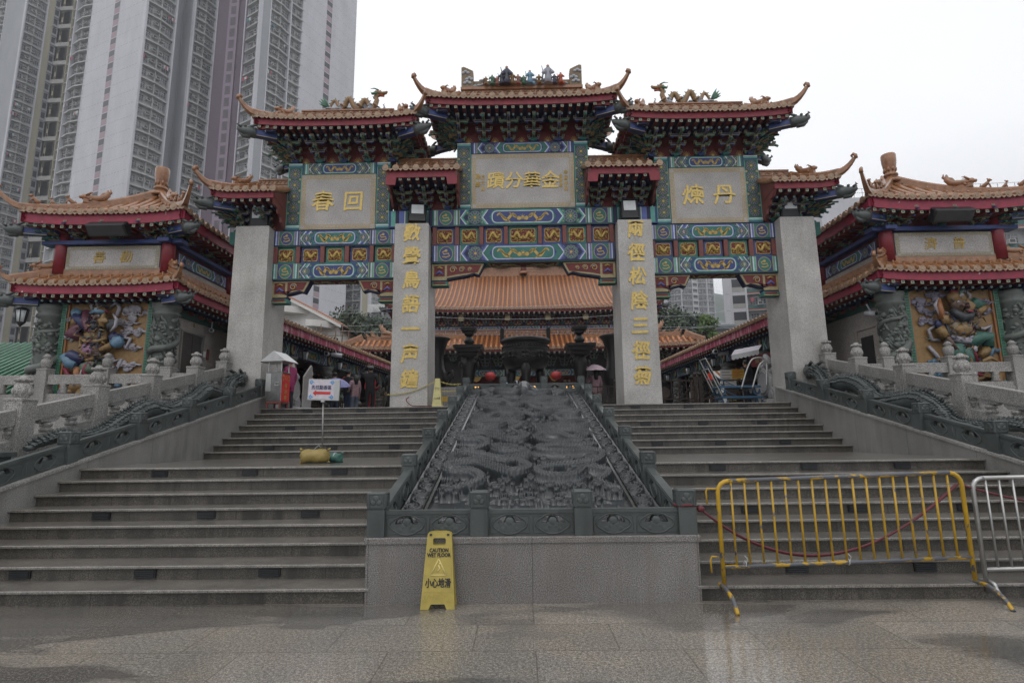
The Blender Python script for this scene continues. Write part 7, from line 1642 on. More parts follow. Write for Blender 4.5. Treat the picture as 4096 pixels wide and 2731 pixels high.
for s in (-1, 1):
  root, C, L = corridor(s); bpy.context.view_layer.update(); i = 0
  spots = [.9, 3.6, 6.7, 9.8, 12.9] if s < 0 else [L - .9, L - 3.6, L - 6.7, L - 9.8, L - 12.9]
  for q, nm in zip(spots, ('nearest the gate', 'second from the gate', 'third from the gate', 'fourth from the gate', 'farthest from the gate')):
    p = C(q, .45, 2.3); lamp(p.x, p.y, p.z + .1, 'black wall lantern on the %s corridor, %s' % ('left' if s < 0 else 'right', nm), .95, 'lanterns along the corridors')
  for k, q in enumerate((2.4, 4.9, 8.2, 10.9)):
    q = q if s < 0 else L - q; p = C(q, 1.9, 2.1); rr = empty('red_lantern', p, 'red paper lantern inside the %s corridor, number %s along it' % ('left' if s < 0 else 'right', ('one', 'two', 'three', 'four')[k]), 'lantern', 'red paper lanterns inside the corridors')
    rr['label'] = 'red paper lantern in the %s corridor behind %s' % ('left' if s < 0 else 'right', ('its nearest column', 'its second column', 'its third column', 'its farthest columns')[k])
    mb = MB(); mb.lathe(p - Vector((0, 0, .3)), [(.08, 0), (.15, .08), (.16, .3), (.08, .42)], 'lantern_glow', 10); part(mb, 'shade', rr); mb = MB(); mb.cyl(p, p + Vector((0, 0, .3)), .01, 'black_metal', n=4); mb.cyl(p - Vector((0, 0, .5)), p - Vector((0, 0, .3)), .03, 'lantern_red', n=6); part(mb, 'tassel', rr)
  p = C(5.1 if s < 0 else L - 5.6, .2, 2.5); cctv(p + Vector((-.1, 0, 0)), (s * -.2, -1, -.1), 'white tube camera facing forwards on the %s corridor eave' % ('left' if s < 0 else 'right'), 1.3); cctv(p + Vector((.25, .1, -.05)), (1 if s < 0 else -1, .2, -.1), 'white tube camera turned sideways on the %s corridor eave' % ('left' if s < 0 else 'right'), 1.3)
# small side halls
for s in (-1, 1):
  root = empty('side_hall', (s * 8.6, 26, TZ), 'small hall with an orange roof and a row of ridge beasts in the %s archway' % ('left' if s < 0 else 'right'), 'building')
  a, b = sorted((s * 2.9, s * 9.75)); a += .1; b += .1
  r = make_roof(root, a, b, 24, 29, 6.35, 8.4, 'hip' if s < 0 else 'gable', 'gable' if s < 0 else 'hip', hipw=2.6, vt=.32, lift=.15, sp=.3, tr=.09, fh=.15, fmat='red_deep', rh=.4, tip=.0, beasts=False, sq=.3, tilem='hall_tile', sides='FLR', soffit=.8, a=.7, beams=False)
  mb = MB(); mb.bar((a + (1.0 if s < 0 else 0), 24.95, 6.95), (b - (1.0 if s > 0 else 0), 24.95, 7.05), .2, .34, 'ridge_tile'); part(mb, 'ridge', r)
  for i in range(7):
    mb = MB(); x = s * (9.25 - i * .3) + .1;
    if i == 6: beast(mb, (s * 7.45, 24.9, 7.15), (-s, 0), .75, 'ridge_tile', 1)
    else: beast(mb, (x - s * .5, 24.9, 7.08), (s, 0), .32, 'ridge_tile', i % 3 if i % 3 != 1 else 0)
    part(mb, 'ridge_beast', r)
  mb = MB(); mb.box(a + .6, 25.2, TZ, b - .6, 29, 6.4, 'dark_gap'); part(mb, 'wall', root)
  brackets(r, [((a + b) / 2 + i * .8, 25.1, 0, i % 2) for i in range(-4, 5)], 5.7, .5, .6, .6)
  # tip of the hall eave beside the inner pillar
# overhead wires
WR = [((-16, 38, 11.6), (-5, 22, 8.4)), ((-17, 38, 10.6), (-4, 22, 7.6)), ((-9, 20, 6.6), (9, 20, 6.5)), ((5, 22, 7.6), (14, 30, 9.6)), ((5, 22, 7.2), (15, 34, 9.4)), ((-6, 24, 8.75), (6.5, 24, 8.9)), ((-6, 24, 8.15), (6.5, 24, 8.1))]
WL = ['upper thin wire sloping across the left archway', 'lower thin wire sloping across the left archway', 'thin wire sagging across the middle archway above the lanterns', 'upper thin wire rising across the right archway', 'lower thin wire rising across the right archway', 'thin wire level with the brackets of the temple hall', 'thin wire just below the brackets of the temple hall']
for (a, b), lab in zip(WR, WL):
  a = Vector(a); b = Vector(b); mb = MB(); mb.tube([a.lerp(b, t) - Vector((0, 0, 1.1 * t * (1 - t))) for t in np.linspace(0, 1, 14)], .007, 'pale', 4); tag(mb.build('overhead_wire'), lab, 'wire', 'thin wires across the archways')
# ---------------------------------------------------------------- bronze vessels
def vbox(mb, c, prof, m): mb.lathe(c, prof, m, sq=True)
root = empty('incense_cauldron', (.12, 14.6, TZ), 'big black three-legged bronze incense cauldron with two upright handles', 'cauldron'); c = (.12, 14.7, 0)
mb = MB(); mb.lathe(c, [(.2, 3.95), (.55, 3.98), (.78, 4.1), (.86, 4.35), (.86, 4.65), (.82, 4.9), (.84, 4.93), (.9, 4.96), (.92, 5.08), (.86, 5.12), (.8, 5.1), (.78, 4.9)], 'bronze_dark', 32)
for k in range(10):
  a = k * PI / 5 + PI / 10
  for dz, dx in ((4.55, .09), (4.4, .09)):
    mb.ball((c[0] + .86 * cos(a + dx), c[1] + .86 * sin(a + dx), dz), .07, 'bronze_dark', 8, (1, 1, .7)); mb.ball((c[0] + .86 * cos(a - dx), c[1] + .86 * sin(a - dx), dz), .07, 'bronze_dark', 8, (1, 1, .7))
for k in range(48): a = k * PI / 24; mb.ball((c[0] + .87 * cos(a), c[1] + .87 * sin(a), 4.8), .03, 'bronze_dark', 5)
mb.tube([(c[0] + .875 * cos(a), c[1] + .875 * sin(a), 4.7) for a in np.linspace(0, 2 * PI, 40)], .015, 'bronze_dark', 5)
for i in range(9): mb.ball((c[0], c[1] - .87, 4.15 + i * .09), .03, 'bronze_dark', 6)
for s in (-1, 1): mb.tube([(c[0] + s * .28 + .13 * cos(t), c[1] - .84, 4.45 + .09 * sin(t)) for t in np.linspace(0, 5.4, 14)], .02, 'bronze_dark', 5)
part(mb, 'bowl', root)
for a in (-PI / 2, PI / 6, 5 * PI / 6):
  mb = MB(); x, y = c[0] + .62 * cos(a), c[1] + .62 * sin(a); mb.tube([(x, y, 4.15), (x * 1.02, y, 3.8), (x, y, 3.3), (x, y, TZ + .1), (x, y, TZ)], [.2, .17, .12, .13, .17], 'bronze_dark', 10); part(mb, 'leg', root)
for s in (-1, 1): mb = MB(); mb.prism([(s * .80, 5.0), (s * .93, 5.0), (s * .93, 5.48), (s * .9, 5.54), (s * .83, 5.54), (s * .78, 5.48)], 14.55, 14.85, 'bronze_dark'); mb.xform(Matrix.Translation((.12, 0, 0))); part(mb, 'handle', root)
def bronze_stand(x, y, lab, ears=True):
  root = empty('bronze_stand', (x, y, TZ), lab, 'bronze stand', 'black bronze stands beside the cauldron')
  mb = MB(); mb.lathe((x, y, 0), [(.4, TZ), (.4, TZ + .2), (.3, TZ + .3), (.22, 3.3), (.17, 3.55), (.2, 3.62), (.22, 3.75), (.25, 4.1), (.26, 4.25), (.18, 4.4), (.15, 4.5)], 'bronze_dark', 18); part(mb, 'vase', root)
  mb = MB(); vbox(mb, (x, y, 0), [(.2, 4.42), (.3, 4.46), (.33, 4.56), (.42, 4.6), (.45, 4.72), (.53, 4.74), (.53, 4.84), (.1, 4.86)], 'bronze_dark'); part(mb, 'tray', root)
  mb = MB(); mb.lathe((x, y, 0), [(.08, 4.84), (.12, 4.9), (.18, 4.98), (.19, 5.05), (.12, 5.16), (.09, 5.25)], 'bronze_dark', 14); vbox(mb, (x, y, 0), [(.1, 5.22), (.16, 5.27), (.18, 5.36), (.26, 5.39), (.28, 5.5), (.05, 5.51)], 'bronze_dark'); mb.cyl((x, y, 5.48), (x, y, 5.58), .015, 'bronze_dark', n=6); part(mb, 'candle_cup', root)
  for s in (-1, 1): mb = MB(); mb.tube([(x + s * .2, y, 4.2), (x + s * .32, y, 4.24), (x + s * .34, y, 4.1), (x + s * .28, y, 4.02)], [.06, .06, .05, .03], 'bronze_dark', 7); part(mb, 'ear', root)
bronze_stand(-1.95, 14.4, 'black bronze candle stand left of the cauldron'); bronze_stand(2.1, 14.4, 'black bronze candle stand right of the cauldron')
for s in (-1, 1):
  x = s * 3.3 + .1; y = 14.8; root = empty('bronze_urn', (x, y, TZ), 'tall dark bronze urn with a flaring lip half hidden by the %s inscribed pillar' % ('left' if s < 0 else 'right'), 'urn')
  mb = MB(); mb.lathe((x, y, 0), [(.5, TZ), (.45, TZ + .3), (.3, 2.9), (.28, 3.2), (.42, 3.5), (.44, 3.8), (.3, 4.1), (.26, 4.5), (.32, 4.8), (.42, 5.1), (.52, 5.2), (.5, 5.24), (.4, 5.2)], 'bronze_dark', 18); part(mb, 'vessel', root)
  for q in (-1, 1): mb = MB(); mb.tube([(x + q * .42, y, 3.9), (x + q * .58, y, 4.0), (x + q * .6, y, 3.75), (x + q * .48, y, 3.6)], [.06, .06, .05, .04], 'bronze_dark', 7); part(mb, 'ear', root)
# dark metal courtyard fence
def court_fence(x0, x1, y, lab):
  root = empty('courtyard_fence', ((x0 + x1) / 2, y, TZ), lab, 'fence', 'dark lattice fences of the courtyard'); n = max(1, int(round((x1 - x0) / 1.9))); st = (x1 - x0) / n
  for i in range(n + 1):
    for o in (-.07, .07):
      x = x0 + i * st + o; mb = MB(); mb.box(x - .045, y - .045, TZ, x + .045, y + .045, TZ + .98, 'wood_dark'); mb.ball((x, y, TZ + 1.04), .062, 'wood_dark', 10); part(mb, 'post', root)
  for i in range(n):
    a, b = x0 + i * st + .12, x0 + (i + 1) * st - .12; mb = MB(); w_ = b - a
    for z in (.08, .3, .86): mb.box(a, y - .018, TZ + z - .018, b, y + .018, TZ + z + .018, 'wood_dark')
    for k in range(9):
      x = a + w_ * k / 8; z0, z1 = (.3, .86) if k % 2 else (.08, .7); mb.box(x - .012, y - .014, TZ + z0, x + .012, y + .014, TZ + z1, 'wood_dark')
      if k < 8: z = .45 + .12 * (k % 3); mb.box(x, y - .014, TZ + z - .012, x + w_ / 8, y + .014, TZ + z + .012, 'wood_dark')
    mb.tube([(a + w_ * .5, y - .02, TZ + .5), (a + w_ * .5, y + .02, TZ + .5)], .17, 'wood_dark', 18); part(mb, 'lattice_panel', root)
court_fence(3.3, 7.4, 11.4, 'dark lattice fence with ball-topped posts behind the blue trolleys'); court_fence(-1.9, 3.2, 13.2, 'dark lattice fence in front of the cauldron'); court_fence(-7.2, -3.4, 17.4, 'dark lattice fence behind the visitors in the left archway')
# ---------------------------------------------------------------- signs and boxes
for nm, c in (('sign_yellow', (.41, .325, .075)), ('sign_white', (.55, .51, .56)), ('sign_red', (.52, .03, .03)), ('sign_blue', (.12, .30, .55)), ('ink', (.015, .014, .02)), ('ink_blue', (.05, .05, .14)), ('banner_red', (.52, .02, .025)), ('rope_red', (.13, .02, .03)), ('chain_yellow', (.5, .42, .12)), ('sack_yellow', (.27, .2, .055)), ('sack_green', (.045, .13, .105)), ('cone_yellow', (.5, .45, .2)), ('trolley_blue', (.02, .07, .13)), ('banner_dark', (.2, .03, .035)), ('mat_grey', (.25, .24, .23)), ('stripe_yellow', (.6, .36, .04))): paint(nm, c, .5, 0, .12, 14, .2)
granite('stone_drum', (.2, .2, .2), (.32, .32, .32), (.42, .42, .42), 40, .6)
paint('box_steel', (.2, .2, .195), .28, .75, .2, 8, .2)
# caution board
root = empty('caution_board', (-.9, -.15, 0), 'yellow folding caution board for a wet floor, leaning at the front of the ramp base', 'sign')
def caution_half(mb, s):
  # half of an A-board: local x across, z along the board
  H = .685; w0, w1 = .163, .118
  out = [(-w0, 0), (-w0 * .52, 0), (-w0 * .4, .045), (w0 * .4, .045), (w0 * .52, 0), (w0, 0), (w1, H - .02), (w1 * .9, H - .005), (w1 * .5, H + .005), (-w1 * .5, H + .005), (-w1 * .9, H - .005), (-w1, H - .02)]
  hole = rounded(-.062, .062, H - .115, H - .05, .018); mb.plate(out, [hole], -.012, .012, 'sign_yellow')
  for x0, x1, zz in ((-w0 + .02, -w1 - .005, 0),): pass
  mb.plate([(-.135, .15), (.135, .15), (.108, H - .135), (-.108, H - .135)], [], -.016, -.011, 'sign_yellow')
  for k in range(5):
    for q in (-1, 1): mb.bar((q * (.01 + k * .028), -.013, .13), (q * (.04 + k * .026), -.013, .062), .008, .006, 'sign_yellow')
  for q in (-1, 1): mb.box(q * .085 - .012, -.018, H - .03, q * .085 + .012, -.012, H - .01, 'ink')
a = .155
M = Matrix.Translation((-.9, -.165, .0)) @ Matrix.Rotation(-a, 4, 'X')
mb = MB(); caution_half(mb, 1); mb.xform(M); part(mb, 'front_board', root)
mb = MB(); caution_half(mb, 1); mb.xform(Matrix.Translation((-.9, .045, .0)) @ Matrix.Rotation(PI, 4, 'Z') @ Matrix.Rotation(-a, 4, 'X')) if False else mb.xform(Matrix.Translation((-.9, -.01, 0)) @ Matrix.Rotation(PI, 4, 'Z') @ Matrix.Rotation(-a * .2, 4, 'X')); part(mb, 'back_board', root)
FF = lambda x, z: M @ face_front(x, -.0175, z)
mb = MB(); text_mb(mb, 'CAUTION', .05, FF(0, .522), 'ink', .001, .0016, .82); text_mb(mb, 'WET FLOOR', .05, FF(0, .478), 'ink', .001, .0016, .8); text_mb(mb, '小心地滑', .088, FF(0, .225), 'ink', .001, .0018, .7)
part(mb, 'lettering', root)
paint('faded_mark', (.66, .55, .22), .5, 0, .05, 10, 0)
mb = MB(); tri = [(-.075, .3), (.075, .3), (0, .445)];
for (p, q) in ((0, 1), (1, 2), (2, 0)): mb.tube([(tri[p][0], -.0165, tri[p][1]), (tri[q][0], -.0165, tri[q][1])], .006, 'faded_mark', 5)
mb.tube([(0, -.0165, .39), (.012, -.0165, .36), (-.01, -.0165, .33)], .008, 'faded_mark', 5); mb.ball((.012, -.016, .403), .011, 'faded_mark', 6); mb.xform(M); part(mb, 'warning_triangle', root)
# arrow sign on the landing, sand bags
root = empty('direction_sign', (-3.34, 3.4, 1.2), 'white arrow sign in a steel frame on a thin pole on the landing', 'sign')
SX, SYY, SZ0 = -3.34, 3.40, 2.215; M = Matrix.Translation((SX, SYY, SZ0)) @ Matrix.Rotation(R(2), 4, 'Y')
mb = MB(); mb.bbox(-.262, -.012, 0, .262, .03, .345, 'steel', .006); mb.xform(M); part(mb, 'frame', root)
mb = MB(); mb.box(-.245, -.016, .02, .175, -.012, .325, 'sign_white'); mb.xform(M)
for cx in (-.21, .14):
  for cz in (.05, .295):
    e = MB()
    for k in range(5): ang = k * 1.26; e.ball((cx + .02 * cos(ang), -.0165, cz + .02 * sin(ang)), .014, 'sign_blue', 7, (1, .12, 1))
    e.ball((cx + (.035 if cx < 0 else -.035), -.0165, cz), .01, 'sign_blue', 6, (1.4, .1, 1)); e.ball((cx, -.0165, cz + (.03 if cz < .1 else -.03)), .01, 'sign_blue', 6, (1, .1, 1.4)); e.xform(M); b0 = len(mb.v); mb.v += e.v; i_ = mb.mi('sign_blue'); mb.f += [tuple(b0 + k for k in f) for f in e.f]; mb.m += [i_] * len(e.f); mb.sm += e.sm
bd = part(mb, 'board', root)
mb = MB(); text_mb(mb, '先往點香區', .073, M @ face_front(-.035, -.018, .205), 'ink_blue', .001, .0008, .92); part(mb, 'lettering', bd)
mb = MB(); mb.prism([(-.175, .115), (-.12, .165), (-.12, .14), (.12, .14), (.12, .095), (-.12, .095), (-.12, .065)], -.019, -.0165, 'sign_red'); mb.xform(M); part(mb, 'arrow', bd)
mb = MB(); mb.cyl((SX + .02, SYY + .01, 1.2), (SX, SYY + .01, SZ0 + .01), .014, 'box_steel', n=10); mb.box(SX - .03, SYY - .02, SZ0 - .03, SX + .03, SYY + .03, SZ0 + .01, 'steel'); part(mb, 'pole', root)
mb = MB(); mb.bbox(SX - .2, SYY - .12, 1.2, SX + .2, SYY + .2, 1.215, 'black_metal', .004); part(mb, 'foot', root)
def sandbag(c, sx, sy, sz, m, lab, seed, tied=False):
  rnd = random.Random(seed); root = empty('sand_bag', c, lab, 'sand bag'); rings = []; n = 22
  for i in range(13):
    t = i / 12 * 2 - 1; r_ = (1 - abs(t) ** 3.2) ** .5 if abs(t) < 1 else .06; r_ = max(r_, .12); ring = []
    for j in range(n):
      a = 2 * PI * j / n; wv = 1 + .07 * sin(a * 3 + i * .9 + seed) + .05 * sin(a * 7 + i * 1.7)
      ring.append((c[0] + t * sx / 2 + .012 * sin(a * 2 + i), c[1] + cos(a) * sy / 2 * r_ * wv, max(c[2] + .002, c[2] + sz * .46 + sin(a) * sz * .52 * r_ ** .6 * wv)))
    rings.append(ring)
  mb = MB(); mb.loft(rings, m, True, True)
  for q in (-1, 1):
    for k in (-1, 1): mb.tube([(c[0] + q * sx * .45, c[1], c[2] + sz * (.5 + .4 * k)), (c[0] + q * sx * .53, c[1] + .01, c[2] + sz * (.5 + .55 * k) if k > 0 else c[2] + .01)], [.03, .012], m, 6)
  part(mb, 'sack', root)
  if tied: mb = MB(); mb.tube([(c[0] + sx * .1 + .004 * cos(a), c[1] + cos(a) * sy * .47, c[2] + sz * .48 + sin(a) * sz * .5) for a in np.linspace(0, 2 * PI, 18)], .008, 'pale', 5); part(mb, 'string', root)
  else: mb = MB(); mb.tube([(c[0] - .02, c[1] - .05, c[2] + sz * .9), (c[0] + .06, c[1] - .02, c[2] + sz * 1.25), (c[0] + .12, c[1] + .05, c[2] + sz * .95)], .004, 'pale', 5); part(mb, 'string', root)
sandbag((-3.44, 3.42, 1.2), .47, .3, .23, 'sack_yellow', 'lumpy yellow sand bag holding down the arrow sign', 1); sandbag((-3.2, 3.62, 1.2), .3, .26, .16, 'sack_green', 'small green tied sand bag beside the yellow one', 5, True)
# offering box
root = empty('offering_box', (-6.15, 8.15, TZ), 'steel offering box with a red lettered front under its own little roof', 'offering box')
M = Matrix.Translation((-6.2, 8.2, TZ)) @ Matrix.Rotation(R(-7), 4, 'Z')
def lx(mb, e): e.xform(M); b0 = len(mb.v); mb.v += e.v; mb.f += [tuple(b0 + k for k in f) for f in e.f]; mb.m += [mb.mi(e.names[k]) for k in e.m]; mb.sm += e.sm
def bxs(name, boxes, par=None):
  mb = MB()
  for b in boxes: e = MB(); e.bbox(*b); lx(mb, e)
  return part(mb, name, par or root)
bxs('box', [(-.2, -.2, .17, .2, .2, .88, 'box_steel', .012), (-.215, -.215, .86, .215, .215, .9, 'box_steel', .006)])
bxs('stand', [(-.2, -.2, .12, .2, .2, .165, 'red_brown', .005)] + [(a * .17 - .02, b * .17 - .02, 0, a * .17 + .02, b * .17 + .02, .12, 'red_brown', .004) for a in (-1, 1) for b in (-1, 1)])
bxs('handle', [(.04, -.23, .55, .14, -.2, .57, 'steel', .004), (.04, -.23, .62, .14, -.2, .64, 'steel', .004), (.03, -.23, .55, .05, -.2, .64, 'steel', .004)])
bxs('side_flap', [(-.22, -.212, .42, -.08, -.202, .9, 'steel', .02)])
for a in (-1, 1):
  for b in (-1, 1): bxs('roof_post', [(a * .17 - .012, b * .17 - .012, .9, a * .17 + .012, b * .17 + .012, 1.2, 'steel', .003)])
mb = MB(); e = MB(); e.prism([(-.33, 1.16), (.33, 1.16), (.345, 1.14), (.345, 1.16), (0, 1.42), (-.345, 1.16), (-.345, 1.14)], -.3, .3, 'steel'); lx(mb, e); part(mb, 'canopy', root)
mb = MB(); e = MB(); e.box(.2, -.19, .17, .206, .19, .87, 'banner_red'); lx(mb, e); pn = part(mb, 'red_panel', root)
SR = lambda y, z: M @ Matrix.Translation((.2075, y, z)) @ Matrix(((0, 0, 1, 0), (1, 0, 0, 0), (0, 1, 0, 0), (0, 0, 0, 1)))
mb = MB()
for i, ch in enumerate('香油箱'): text_mb(mb, ch, .12, SR(0, .56 - i * .15), 'gold', .001, .002)
for j, (t, y) in enumerate((('勸善', -.13), ('普濟', .13))):
  for i, ch in enumerate(t): text_mb(mb, ch, .07, SR(y, .8 - i * .1), 'gold', .001, .001)
for y in (-.12, .12):
  for i in range(5): text_mb(mb, '功德無量福'[i], .035, SR(y, .46 - i * .055), 'gold', .001, 0)
part(mb, 'lettering', pn)
mb = MB(); e = MB(); e.tube([(.2065, 0, .76), (.2095, 0, .76)], .05, 'gold', 18); e.tube([(.21, 0, .76), (.2105, 0, .76)], .035, 'banner_red', 16); lx(mb, e); part(mb, 'round_emblem', pn)
# steel panel and stone drums by the pillars
root = empty('steel_panel', (-5.75, 8.75, TZ), 'narrow leaning grey metal panel beside the offering box', 'panel'); mb = MB(); mb.prism([(8.7, TZ), (9.25, TZ), (9.25, TZ + 1.15), (9.18, TZ + 1.2), (8.7, TZ + .85)], -5.78, -5.74, 'mat_grey', 'X'); part(mb, 'sheet', root); mb = MB(); mb.bbox(-5.9, 8.6, TZ, -5.5, 9.2, TZ + .03, 'pale', .01); part(mb, 'foot', root)
def drum_stone(x, y, lab, s):
  root = empty('drum_stone', (x, y, TZ), lab, 'drum stone', 'carved drum stones at the outer pillars')
  mb = MB(); mb.bbox(x - .32, y - .5, TZ, x + .32, y + .5, TZ + .16, 'stone_drum', .02); part(mb, 'base', root)
  mb = MB(); mb.tube([(x - .16, y, TZ + .66), (x - .13, y, TZ + .66), (x + .13, y, TZ + .66), (x + .16, y, TZ + .66)], [.36, .4, .4, .36], 'stone_drum', 26); mb.tube([(x - .175, y, TZ + .66), (x + .175, y, TZ + .66)], [.28, .28], 'stone_drum', 22)
  for q in (-1, 1): mb.tube([(x + q * .17, y + .3 * cos(t), TZ + .66 + .3 * sin(t)) for t in np.linspace(0, 2 * PI, 20)], .025, 'stone_drum', 6)
  for q, r_ in ((-.34, .2), (.34, .2)): mb.tube([(x - .13, y + q, TZ + .3), (x + .13, y + q, TZ + .3)], [r_, r_], 'stone_drum', 16); mb.tube([(x - .15, y + q, TZ + .3), (x + .15, y + q, TZ + .3)], [r_ * .55, r_ * .55], 'stone_drum', 12)
  for t in np.linspace(.3, 2.8, 7): mb.ball((x, y + .42 * cos(t), TZ + 1.02 + .1 * sin(t * 2)), .1, 'stone_drum', 8, (1.2, 1, 1))
  mb.tube([(x, y - .2, TZ + 1.05), (x, y, TZ + 1.25), (x, y + .1, TZ + 1.45)], [.16, .14, .06], 'stone_drum', 9); part(mb, 'drum', root)
drum_stone(6.95, 10.1, 'pale carved drum stone behind the trolleys at the far right pillar', 1); drum_stone(-6.9, 10.6, 'pale carved drum stone half hidden by the offering box', -1)
# cone, chains, mat, red cord
root = empty('caution_cone', (-2.19, 8.36, TZ), 'faded yellow four-sided caution cone holding a chain by the left inscribed pillar', 'cone')
mb = MB(); mb.bbox(-2.34, 8.22, TZ, -2.04, 8.5, TZ + .035, 'cone_yellow', .008); vbox(mb, (-2.19, 8.36, TZ), [(.118, .035), (.058, .7), (.05, .71)], 'cone_yellow'); part(mb, 'body', root)
mb = MB(); Mc = Matrix.Translation((-2.19, 8.36 - .106, TZ + .2)) @ Matrix.Rotation(-.09, 4, 'X') @ face_front(0, 0, 0)
text_mb(mb, '小心地滑', .07, Mc @ Matrix.Translation((0, 0, .001)), 'ink', .0005, 0, .62); text_mb(mb, 'CAUTION', .035, Mc @ Matrix.Translation((0, .27, .001)), 'ink', .0005, 0, .8); text_mb(mb, 'WET FLOOR', .03, Mc @ Matrix.Translation((0, .23, .001)), 'ink', .0005, 0, .75); part(mb, 'lettering', root)
def chain(a, b, sag, lab):
  a, b = Vector(a), Vector(b); n = int((b - a).length / .045); mb = MB()
  for i in range(n):
    t = (i + .5) / n; p = a.lerp(b, t) - Vector((0, 0, sag * 4 * t * (1 - t))); d = (b - a).normalized(); o = Vector((0, .012, 0)) if i % 2 else Vector((0, 0, .012))
    mb.tube([p - d * .022 + o, p + d * .022 + o], .007, 'chain_yellow', 5); mb.tube([p - d * .022 - o, p + d * .022 - o], .007, 'chain_yellow', 5)
  tag(mb.build('plastic_chain'), lab, 'chain', 'pale yellow plastic chains by the inscribed pillar')
chain((-3.45, 8.28, 2.66), (-2.22, 8.3, 3.0), .1, 'pale yellow chain running left from the cone across the inscribed pillar'); chain((-2.16, 8.36, 3.0), (-1.6, 8.4, 2.92), .05, 'upper pale yellow chain from the cone to the ramp balustrade'); chain((-2.14, 8.34, 2.74), (-1.6, 8.4, 2.76), .02, 'lower pale yellow chain from the cone to the ramp balustrade')
root = empty('ramp_board', (-2.2, 9.6, TZ), 'grey studded board with a yellow stripe standing behind the caution cone', 'board'); mb = MB(); mb.box(-2.55, 9.6, TZ, -1.75, 9.64, TZ + .6, 'mat_grey')
for i in range(12):
  for j in range(8): mb.ball((-2.52 + i * .068, 9.598, TZ + .06 + j * .07), .012, 'steel', 5)
part(mb, 'board', root); mb = MB(); mb.box(-2.55, 9.593, TZ + .2, -1.75, 9.597, TZ + .34, 'stripe_yellow'); part(mb, 'stripe', root)
mb = MB(); mb.tube(catm([(-2.9, 8.27, 2.6), (-2.95, 8.2, 2.5), (-2.8, 8.15, 2.37), (-2.6, 8.1, 2.355), (-2.45, 8.2, 2.355), (-2.3, 8.15, 2.355), (-2.5, 8.28, 2.355)], 8), .012, 'rope_red', 6); tag(mb.build('loose_rope'), 'loose dark red cord lying at the foot of the left inscribed pillar', 'cord')
# barriers
peeling('barrier_yellow', (.45, .27, .015), (.10, .105, .12), .6, (9, 9, 5), .03, .38)
peeling('barrier_worn', (.45, .27, .015), (.10, .105, .12), .44, (4, 9, 9), .03, .38)
def barrier(x0, x1, y, z_top0, z_top1, zb0, zb1, nb, mat, matr, lab, feet, hooks, rr=.021):
  root = empty('crowd_barrier', ((x0 + x1) / 2, y, 0), lab, 'barrier'); c = .11
  mb = MB(); pts = [(x0, y, .12 + zb0 - .33), (x0, y, z_top0 - c)] + [(x0 + c * (1 - cos(t)), y, z_top0 - c + c * sin(t)) for t in (.4, .8, 1.2)] + [(x0 + c, y, z_top0)]
  pts += [(x1 - c, y, z_top1)] + [(x1 - c + c * sin(t), y, z_top1 - c + c * cos(t)) for t in (.4, .8, 1.2)] + [(x1, y, z_top1 - c), (x1, y, .12 + zb1 - .33)]
  k = 6; mb.tube(pts[:k], rr, mat, 10); part(mb, 'side_post', root); mb = MB(); mb.tube(pts[k - 1:k + 1], rr, matr, 10); part(mb, 'top_rail', root); mb = MB(); mb.tube(pts[k:], rr, mat, 10); part(mb, 'side_post', root)
  mb = MB(); mb.tube([(x0, y, zb0), (x1, y, zb1)], rr * .92, matr, 10); part(mb, 'bottom_rail', root)
  for i in range(nb):
    t = (i + 1) / (nb + 1); x = x0 + (x1 - x0) * t; mb = MB(); mb.tube([(x, y, zb0 + (zb1 - zb0) * t), (x, y, z_top0 + (z_top1 - z_top0) * t)], rr * .52, mat, 8); part(mb, 'upright', root)
  for x, yf, yb in feet:
    mb = MB(); mb.tube(catm([(x, yf, 0), (x, yf + .1, .1), (x, y - .06, .155), (x, y + .06, .155), (x, yb - .1, .1), (x, yb, 0)], 5), rr * .95, matr, 9); part(mb, 'foot', root)
  for z in hooks: mb = MB(); mb.tube([(x0, y, z), (x0 - .1, y, z + .01), (x0 - .115, y, z - .02), (x0 - .112, y, z - .14)], rr * .42, mat, 6); part(mb, 'hook', root)
  return root
barrier(1.845, 4.235, -.05, 1.14, 1.195, .33, .40, 17, 'barrier_yellow', 'barrier_worn', 'worn yellow crowd barrier standing in front of the right flight of steps', [(1.83, -.4, .28), (4.3, -.36, .42)], (1.06, .42))
barrier(4.40, 6.8, .03, 1.135, 1.16, .27, .3, 17, 'steel', 'steel', 'bare steel crowd barrier at the right edge, touching the yellow one', [(4.42, -.16, .33), (6.7, -.2, .33)], ())
for (x, z) in ((2.06, .36), (3.05, .37)):
  mb = MB(); mb.tube([(x, -.075, z), (x + .015, -.08, z + .05), (x - .01, -.08, z + .08)], .0025, 'white_paint', 5); mb.tube([(x, -.05 + .03 * sin(t), z + .03 * cos(t)) for t in np.linspace(0, 6.2, 10)], .003, 'white_paint', 5); tag(mb.build('cable_tie'), 'white cable tie on the lower rail of the yellow barrier, %s' % ('nearer its left post' if x < 2.5 else 'near its middle'), 'cable tie', 'white cable ties on the yellow barrier')
